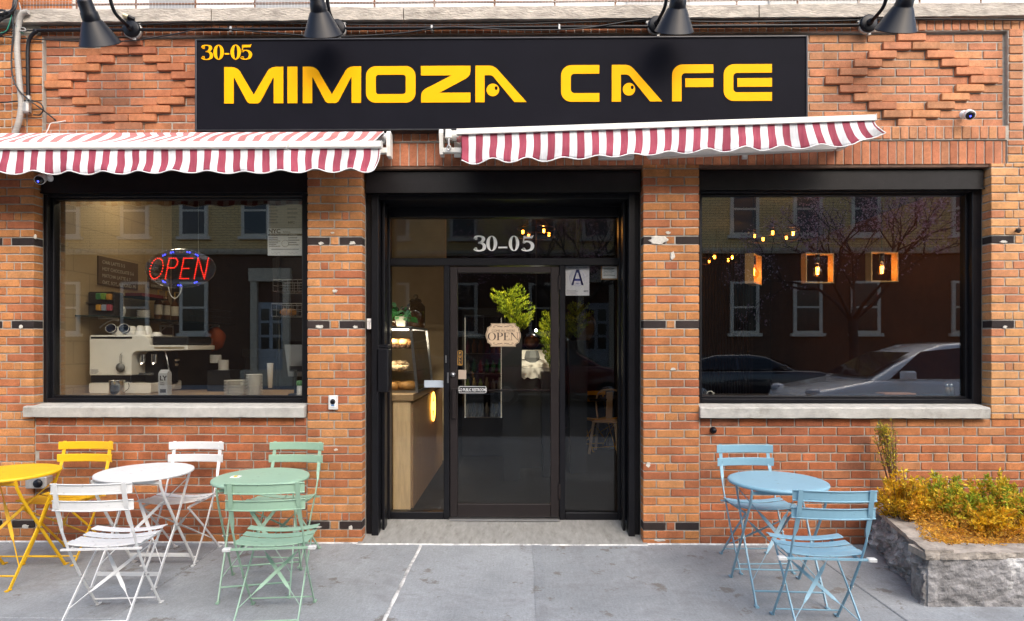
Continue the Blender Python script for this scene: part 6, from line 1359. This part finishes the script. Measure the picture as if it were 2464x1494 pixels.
# ================================================================== right window
FIL = emis('amber_filament', (1, .36, .04), 14); WOODF = pm('pine_frame', (.50, .27, .09), .5, var=.15, stretch=(8, 8, .8)); BULB = glass_mat('amber_bulb_glass', (1.0, .80, .48), .06)
def plight(loc, e, c=(1, .55, .20), r=.03):
    l = bpy.data.lights.new('bulb_light', 'POINT'); l.energy = e; l.color = c; l.shadow_soft_size = r; o = bpy.data.objects.new('bulb_light', l); link(o); o.location = loc; return o
def pendant(px, py, y, rz, label):
    c = W(px, py, y); t = thing('pendant_lamp', label, 'lamp', c, rz, 'wooden frame pendants in the right window'); BASE[t] = Vector((0, 0, 0)); a, d, k = .128, .036, .009
    m = MB(); m.box(-a, a, -d, d, a-k, a); m.box(-a, a, -d, d, -a, -a+k); m.box(-a, -a+k, -d, d, -a+k, a-k); m.box(a-k, a, -d, d, -a+k, a-k); m.build('frame', WOODF, t)
    m = MB(); m.tube([(0, 0, a), (0, 0, 3.2-c.z)], .004, 6); m.lathe([(0, a-k), (.02, a-k), (.02, .05), (.016, .045), (0, .045)], (0, 0, 0), 14); m.build('cord', BK, t)
    m = MB(); m.lathe([(.014, .05), (.02, .03), (.042, -.015), (.046, -.035), (.038, -.062), (.018, -.078), (0, -.081)], (0, 0, 0), 20); b_ = m.build('bulb', BULB, t)
    m = MB()
    for s_ in (-1, 1):
        for q in (-1, 1): m.tube([(s_*.008, q*.006, .01), (s_*.006, q*.006, -.05)], .0028, 6)
    m.build('filament', FIL, b_); plight((c.x, c.y-.0, c.z-.02), 1.3, r=.012)
pendant(1813, 649, .50, .95, 'wooden frame pendant turned edge on, leftmost of the three'); pendant(1967, 646, .50, .12, 'square wooden frame pendant in the middle of the right window'); pendant(2122, 643, .50, .15, 'square wooden frame pendant on the right, before the rust wall')
def chandelier(px, py, y, r, n, label, e):
    c = W(px, py, y); t = thing('ring_chandelier', label, 'lamp', c, 0, 'ring chandeliers inside the cafe'); m = MB()
    for z in (-.05, .05): m.tube([(c.x+r*math.cos(a), y+r*math.sin(a), c.z+z) for a in [2*math.pi*k/36 for k in range(37)]], .008, 6)
    m.tube([(c.x, y, c.z+.05), (c.x, y, 3.2)], .008, 6)
    for k in range(4): a = math.pi/4+math.pi/2*k; m.tube([(c.x, y, c.z+.25), (c.x+r*math.cos(a), y+r*math.sin(a), c.z+.05)], .004, 5)
    m.build('ring', pm('dark_bronze', (.05, .03, .015), .35, .7, var=.1), t)
    for k in range(n):
        a = 2*math.pi*k/n+.5; p = Vector((c.x+r*.8*math.cos(a), y+r*.8*math.sin(a), c.z)); m = MB(); m.lathe([(.012, .05), (.03, .0), (.028, -.03), (0, -.05)], p, 14); b_ = m.build('bulb', BULB, t); m = MB(); m.tube([p+Vector((-.008, 0, .015)), p+Vector((-.006, 0, -.028))], .006, 6); m.tube([p+Vector((.008, 0, .015)), p+Vector((.006, 0, -.028))], .006, 6); m.build('filament', FIL, b_)
    plight(p+Vector((0, 0, -.01)), e, r=.012)
chandelier(1862, 566, 2.3, .27, 5, 'ring chandelier of amber bulbs high in the right window', 7)
chandelier(1725, 622, 3.9, .28, 5, 'ring chandelier glowing before the slatted partition', 6)
chandelier(1290, 560, 3.0, .24, 4, 'ring chandelier glowing behind the house number glass', 7)
sp = bpy.data.lights.new('spotlight', 'SPOT'); sp.energy = 140; sp.color = (1, .88, .62); sp.spot_size = rad(38); sp.spot_blend = .6; sp.shadow_soft_size = .03; so_ = bpy.data.objects.new('spotlight', sp); link(so_); so_.location = (X(1300, 1.5), 1.15, 3.05); so_.rotation_euler = (Vector(so_.location)-Vector((X(1240, 2.0), 2.0, 1.9))).to_track_quat('Z', 'Y').to_euler()
q = W(1290, 795, 3.2); t = thing('small_spotlight', 'tiny bright white spot lamp above the white clothed stand', 'lamp', q); m = MB(); m.blob(q, .016, nu=10, nv=8); m.build('bulb', emis('white_bulb', (1, .95, .85), 30), t); m = MB(); m.tube([q+Vector((0, .01, .01)), (q.x, q.y+.02, 3.2)], .008, 6); m.build('stem', BK, t)
# unseen light bar added to brighten the wall near the coffee counter
t = thing('added_light_bar', 'unseen ceiling light bar added to brighten the coffee counter wall', 'lamp', (-3.1, .9, 3.1)); m = MB(); m.cbox(-3.75, -2.45, .86, .94, 3.12, 3.15, .004); m.build('diffuser', emis('warm_fill_glow', (1, .86, .62), 4), t); m = MB(); m.cbox(-3.77, -2.43, .85, .95, 3.151, 3.2, .004); m.build('housing', BK, t)
al = bpy.data.lights.new('added_bar_fill', 'AREA'); al.shape = 'RECTANGLE'; al.size = 1.3; al.size_y = .08; al.energy = 3; al.color = (1, .82, .55); ao = bpy.data.objects.new('added_bar_fill', al); link(ao); ao.location = (-3.1, .9, 3.11)  # fill light of the added bar, aimed down by the block wall
# window ledge things, right
for i, (px, lb) in enumerate(((2277, 'left glass shaker with a steel top on the window ledge'), (2287, 'right glass shaker with a steel top on the window ledge'))):
    p = W(px, 952, .28); t = thing('glass_shaker', lb, 'shaker', (p.x, .27, 1.155), 0, 'shakers on the window ledge'); m = MB(); m.lathe([(0, 0), (.018, 0), (.020, .04), (.014, .065), (0, .065)], (p.x, .27, 1.155), 16); m.build('jar', pm('pepper_glass', (.22, .15, .07), .2, var=.4, scale=90), t); m = MB(); m.lathe([(.014, .065), (.016, .068), (.016, .085), (.008, .095), (0, .096)], (p.x, .27, 1.155), 16); m.build('cap', CHR, t)
t = tag(MB().cbox(XR0+.03, XR1-.05, .215, .42, 1.12, 1.152, .003).build('window_ledge', DARKW), 'dark inner ledge along the right window', 'ledge')
m = MB(); m.cbox(X(2122, .3), X(2198, .3), .26, .40, 1.154, 1.168, .004); tag(m.build('wooden_board', pm('board_wood', (.36, .16, .07), .5, var=.15)), 'reddish wooden board lying on the right window ledge', 'board')
p = W(1712, 945, .3); m = MB(); m.tube(bez([(p.x-.04, .3, 1.156), (p.x-.03, .3, 1.175), (p.x, .3, 1.18), (p.x+.015, .3, 1.158)], 6), .004, 6); m.cbox(p.x+.008, p.x+.022, .29, .31, 1.154, 1.172, .003); tag(m.build('charging_cable', CERW), 'white charging cable on the left end of the right window ledge', 'cable')
for i, x in enumerate((1.9, 2.75)):
    t = thing('cafe_table', ['dark square table indoors left in the right window', 'dark square table indoors middle in the right window'][i], 'table', (x, 2.0, .07), 0, 'dark tables inside the cafe'); m = MB(); m.cbox(x-.35, x+.35, 1.7, 2.3, .78, .82, .004); m.build('tabletop', DARKW, t); m = MB(); m.tube([(x, 2, .08), (x, 2, .78)], .035, 10); m.lathe([(0, 0), (.22, 0), (.22, .015), (0, .02)], (x, 2, .07), 20); m.build('pedestal', BK, t)
# ================================================================== the other side of the street (seen mirrored in the glass)
def facade_mat(name, c1, c2, mo):
    m, t, b, N, L = nt(name); tc = N.new('ShaderNodeTexCoord'); sp = N.new('ShaderNodeSeparateXYZ'); cb = N.new('ShaderNodeCombineXYZ'); L.new(tc.outputs['Object'], sp.inputs[0]); L.new(sp.outputs[0], cb.inputs[0]); L.new(sp.outputs[2], cb.inputs[1])
    bt = N.new('ShaderNodeTexBrick'); bt.inputs['Scale'].default_value = 1; bt.inputs['Brick Width'].default_value = .30; bt.inputs['Row Height'].default_value = .10; bt.inputs['Mortar Size'].default_value = .008
    bt.inputs['Color1'].default_value = (*c1, 1); bt.inputs['Color2'].default_value = (*c2, 1); bt.inputs['Mortar'].default_value = (*mo, 1); L.new(cb.outputs[0], bt.inputs[0]); L.new(bt.outputs[0], b.inputs['Base Color']); b.inputs['Roughness'].default_value = .8; return m
CRB = facade_mat('cream_brick', (.86, .60, .27), (.78, .52, .22), (.30, .19, .09)); BRB = facade_mat('brown_brick', (.14, .062, .03), (.11, .05, .026), (.08, .05, .035)); TRIM = pm('house_trim', (.60, .50, .36), .8, var=.15); WHF = pm('white_sash', (.78, .68, .54), .5, var=.05); DKG = pm('dark_pane', (.02, .022, .025), .1, var=0)
YF = -18.5
def rowhouse(x0, x1, mats, wins, door, label, bay=None):
    t = thing('row_house', label, 'building', ((x0+x1)/2, YF, 0), 0, 'row houses across the street'); m = MB(); m.box(x0, x1, YF-8, YF, 5.25, 12.5, 0); m.box(x0, x1, YF-8, YF+.02, 0, 5.05, 1)
    m.build('wall', mats, t); m = MB(); m.box(x0, x1, YF-.1, YF+.20, 5.05, 5.25); x = x0
    while x < x1: m.box(x, x+.14, YF+.2, YF+.30, 5.12, 5.22); x += .28
    m.box(x0, x1, YF, YF+.08, 8.1, 8.3); m.build('string_course', TRIM, t); m = MB(); m.box(x0, x1, YF, YF+.5, 12.1, 12.6); m.build('cornice', TRIM, t)
    for x in wins:
        for z, h in ((5.75, 2.0), (9.1, 2.0), (2.0, 2.0)):
            if z < 5 and door and abs(x-door) < 1: continue
            f = MB(); f.box(x-.55, x+.55, YF+.0, YF+.10, z, z+h); f.box(x-.65, x+.65, YF, YF+.16, z-.12, z); o = f.build('window', WHF, t)
            for a, b in ((z+.10, z+h/2-.04), (z+h/2+.04, z+h-.1)): p = MB(); p.box(x-.42, x+.42, YF+.10, YF+.105, a, b); p.build('pane', DKG, o)
    if door:
        f = MB(); f.box(door-.8, door+.8, YF, YF+.25, 4.0, 4.5); f.box(door-.75, door-.5, YF, YF+.2, .6, 4.0); f.box(door+.5, door+.75, YF, YF+.2, .6, 4.0); f.box(door-1.0, door+1.0, YF, YF+.5, 0, .6); f.build('porch', TRIM, t)
        d = MB(); d.box(door-.5, door+.5, YF+.02, YF+.06, .6, 3.2); o = d.build('door', pm('grey_door', (.35, .36, .36), .5), t)
        for r_ in range(3):
            for k in (-1, 1): p = MB(); p.box(door+k*.23-.16, door+k*.23+.16, YF+.06, YF+.065, 1.4+r_*.55, 1.85+r_*.55); p.build('pane', DKG, o)
    return t
rowhouse(-24, -16.2, (CRB, BRB), (-22.5, -20, -17.6), None, 'cream and brown brick row house at the far left across the street')
rowhouse(-16.2, -8.6, (CRB, BRB), (-14.9, -12.6, -10.2), -9.6, 'cream brick row house with white porch mirrored in the left window')
rowhouse(-8.6, -.6, (CRB, BRB), (-7.3, -4.9, -2.2), -6.2, 'cream brick row house mirrored over the shop door, left part')
rowhouse(-.6, 7.4, (CRB, BRB), (.9, 3.0, 6.0), 3.0, 'cream brick row house mirrored over the shop door, right part')
rowhouse(7.4, 15.4, (CRB, BRB), (8.6, 11.0, 13.2), None, 'cream brick row house with white sashes mirrored in the right window')
rowhouse(15.4, 24, (CRB, BRB), (17, 19.4, 22), 18.2, 'brown brick row house at the far right across the street')
# cars
GLD = pm('car_glass', (.01, .012, .014), .03, var=0); TYR = pm('tyre_rubber', (.015, .015, .015), .8, var=.1); RIMM = pm('alloy', (.45, .45, .46), .3, .9, var=.05)
def car(x, y, flip, c, suv, label):
    t = thing('parked_car', label, 'car', (x, y, -.14), 0, 'cars parked along the kerbs'); BASE[t] = Vector((0, 0, 0)); pt = pm('car_paint_%.2f_%.2f' % (c[0], c[1]), c, .25, var=0, coat=1.0)
    H = 1.75 if suv else 1.45; s = -1 if flip else 1
    lo = [(-2.3, .35), (-2.35, .75), (-2.25, .92), (-1.8, 1.0), (-1.1 if not suv else -1.2, 1.02 if not suv else 1.12), (1.5, 1.0 if not suv else 1.10), (2.2, .95 if not suv else 1.08), (2.3, .7), (2.28, .35)]
    up = [(-1.25, 1.0), (-.45, H-.06), (.0, H), (.9, H-.02), (1.35, H-.14), (2.0, 1.02)] if not suv else [(-1.30, 1.09), (-.85, 1.36), (-.40, 1.58), (.0, H-.04), (.5, H), (1.4, H-.03), (1.95, H-.18), (2.2, 1.1)]
    def loft(poly, w0, w1, nm, mt, bev):
        m = MB(); n = len(poly); zs_ = [q[1] for q in poly]; a, b = min(zs_), max(zs_); vs = []
        for sy in (-1, 1): vs += [(s*px, sy*(w0+(w1-w0)*(pz-a)/(b-a)), pz) for px, pz in poly]
        m.add(vs, [list(range(n)), list(range(2*n-1, n-1, -1))]+[(i, i+n, (i+1) % n+n, (i+1) % n) for i in range(n)], 0, False); o = fixn(m.build(nm, mt, t)); md = o.modifiers.new('bevel', 'BEVEL'); md.width = bev; md.segments = 3; o.data.polygons.foreach_set('use_smooth', [True]*len(o.data.polygons)); return o
    loft(lo, .93, .90, 'body', pt, .10); cab = loft(up, .86, .66, 'cabin', pt, .06)
    za_ = min(q[1] for q in up); ys = lambda z: .866-.20*(z-za_)/(H-za_)
    def pane(poly, nm):
        for sy in (-1, 1): m = MB(); m.add([(s*px, sy*(ys(pz)+.006), pz) for px, pz in poly], [list(range(len(poly)))]); m.build(nm, GLD, t)
    zb, zt_ = 1.06+(.08 if suv else 0), H-.12
    pane([(-1.0, zb), (-.42, zt_-.04*suv), (.30, zt_+.03), (.30, zb)], 'side_window'); pane([(.38, zb), (.38, zt_+.03), (1.15, zt_), (1.65, zb)], 'side_window')
    m = MB(); m.add([(s*-1.24, -.70, zb), (s*-1.24, .70, zb), (s*-.50, .62, zt_-.08*suv), (s*-.50, -.62, zt_-.08*suv)], [(0, 1, 2, 3)]); m.v = [v+Vector((s*-.045, 0, .03)) for v in m.v]; m.build('windscreen', GLD, t)
    for sx in (-1.42, 1.38):
        for sy in (-1, 1):
            m = MB(); m.lathe([(0, .11), (.20, .11), (.33, .10), (.345, .05), (.345, -.05), (.33, -.10), (0, -.10)], (s*sx, sy*.84, .345), 24, axis=(0, sy, 0)); w_ = fixn(m.build('wheel', TYR, t)); m = MB(); m.lathe([(0, .125), (.18, .12), (.22, .112)], (s*sx, sy*.84, .345), 20, axis=(0, sy, 0)); fixn(m.build('rim', RIMM, w_))
    for sy in (-1, 1):
        m = MB(); m.cbox(s*-.78-.10, s*-.78+.10, sy*.98-.09, sy*.98+.09, 1.02+.1*suv, 1.18+.1*suv, .03); m.build('mirror', pt, t)
        m = MB(); m.blob((s*-2.2, sy*.72, .80+.1*suv), .16, sc3=(.8, 1, .5)); m.build('headlight', pm('headlamp', (.6, .6, .62), .1, var=0), t); m = MB(); m.blob((s*2.2, sy*.74, .90), .14, sc3=(.6, 1, .8)); m.build('taillight', pm('tail_red', (.4, .01, .01), .2, var=0), t)
    return t
car(7.15, -5.95, False, (.88, .88, .88), True, 'white sport utility car at the near kerb mirrored in the right window')
car(-3.4, -12.2, False, (.01, .012, .018), False, 'black saloon car across the street mirrored in the left window')
car(6.2, -12.2, True, (.012, .012, .014), False, 'black saloon car across the street mirrored in the right window')
car(1.0, -12.2, True, (.16, .015, .02), True, 'dark red car across the street in front of the brown porch')
# street trees in blossom
def tree(x, y, h, r, n, label, blossom=True):
    t = thing('blossom_tree', label, 'tree', (x, y, 0), 0, 'flowering street trees'); m = MB(); cr = MB(); tips = []
    m.tube(bez([(x, y, -.05), (x+.05, y, h*.18), (x, y, h*.36)], 6), [.17, .16, .155, .15, .145, .14, .138, .135, .132, .13, .128, .126, .125], 10)
    def grow(p, d, L_, rr, lv):
        q = p+d*L_; mid = p.lerp(q, .5)+rv()*L_*.06; m.tube([p, mid, q], [rr, rr*.8, rr*.6], 6, 0, True, False)
        if lv >= 2: tips.extend([mid, q, p.lerp(q, .75)])
        if lv < 5:
            for _ in range(3 if lv < 3 else 2): nd = (d+rv()*.75+Vector((0, 0, .12))).normalized(); grow(q, nd, L_*rnd(.62, .85), rr*.58, lv+1)
    for k in range(5): a = 2*math.pi*k/5+rnd(-.3, .3); grow(Vector((x, y, h*.35)), Vector((math.cos(a)*.75, math.sin(a)*.75, .8)).normalized(), r*.42, .07, 1)
    for i in range(n):
        p = R.choice(tips)+rv()*rnd(.02, .22); sh = rnd(.7, 1.2); c_ = R.choice([(.80, .55, .62), (.85, .65, .70), (.70, .42, .50), (.40, .18, .22)]); cr.leaf(p, rv(), rv(), rnd(.045, .085), rnd(.035, .06), 0, tuple(k*sh for k in c_))
    m.build('trunk', pm('tree_bark', (.06, .045, .035), .9, var=.3, bump=.5), t); cr.build('crown', LEAF, t); return t
tree(10.1, -13.6, 6.5, 3.4, 7000, 'pink blossoming street tree mirrored in the right window')
tree(1.6, -13.6, 6.8, 3.3, 6500, 'pink blossoming street tree mirrored in the glass over the door')
# ================================================================== daylight
EXPO, SKY_S, SUN_S, SUN_A = 1.5, .145, 1.45, 85
sd = Vector((.34, -.70, .62)).normalized()
w = bpy.data.worlds.new('World'); sc.world = w; w.use_nodes = True
sk = w.node_tree.nodes.new('ShaderNodeTexSky'); sk.sky_type = 'NISHITA'; sk.sun_disc = False
sk.sun_elevation = math.asin(sd.z); sk.sun_rotation = math.atan2(sd.x, sd.y); sk.air_density = 1.0; sk.dust_density = 3; sk.ozone_density = 1
bg = w.node_tree.nodes['Background']; bg.inputs[1].default_value = SKY_S
w.node_tree.links.new(sk.outputs[0], bg.inputs[0])
sl = bpy.data.lights.new('sun', 'SUN'); sl.energy = SUN_S; sl.angle = rad(SUN_A); sl.color = (1, .94, .86)
so = bpy.data.objects.new('sun', sl); link(so); so.location = (6, -10, 12); so.rotation_euler = sd.to_track_quat('Z', 'Y').to_euler()
vs = sc.view_settings; sc.display_settings.display_device = 'sRGB'; vs.view_transform = 'Standard'; vs.look = 'None'; vs.gamma = 1; vs.use_curve_mapping = False; vs.exposure = EXPO
cy = sc.cycles; cy.max_bounces = 10; cy.transparent_max_bounces = 24; cy.diffuse_bounces = 4; cy.glossy_bounces = 4; cy.sample_clamp_indirect = 4; cy.caustics_reflective = False; cy.caustics_refractive = False
cy.use_denoising = True
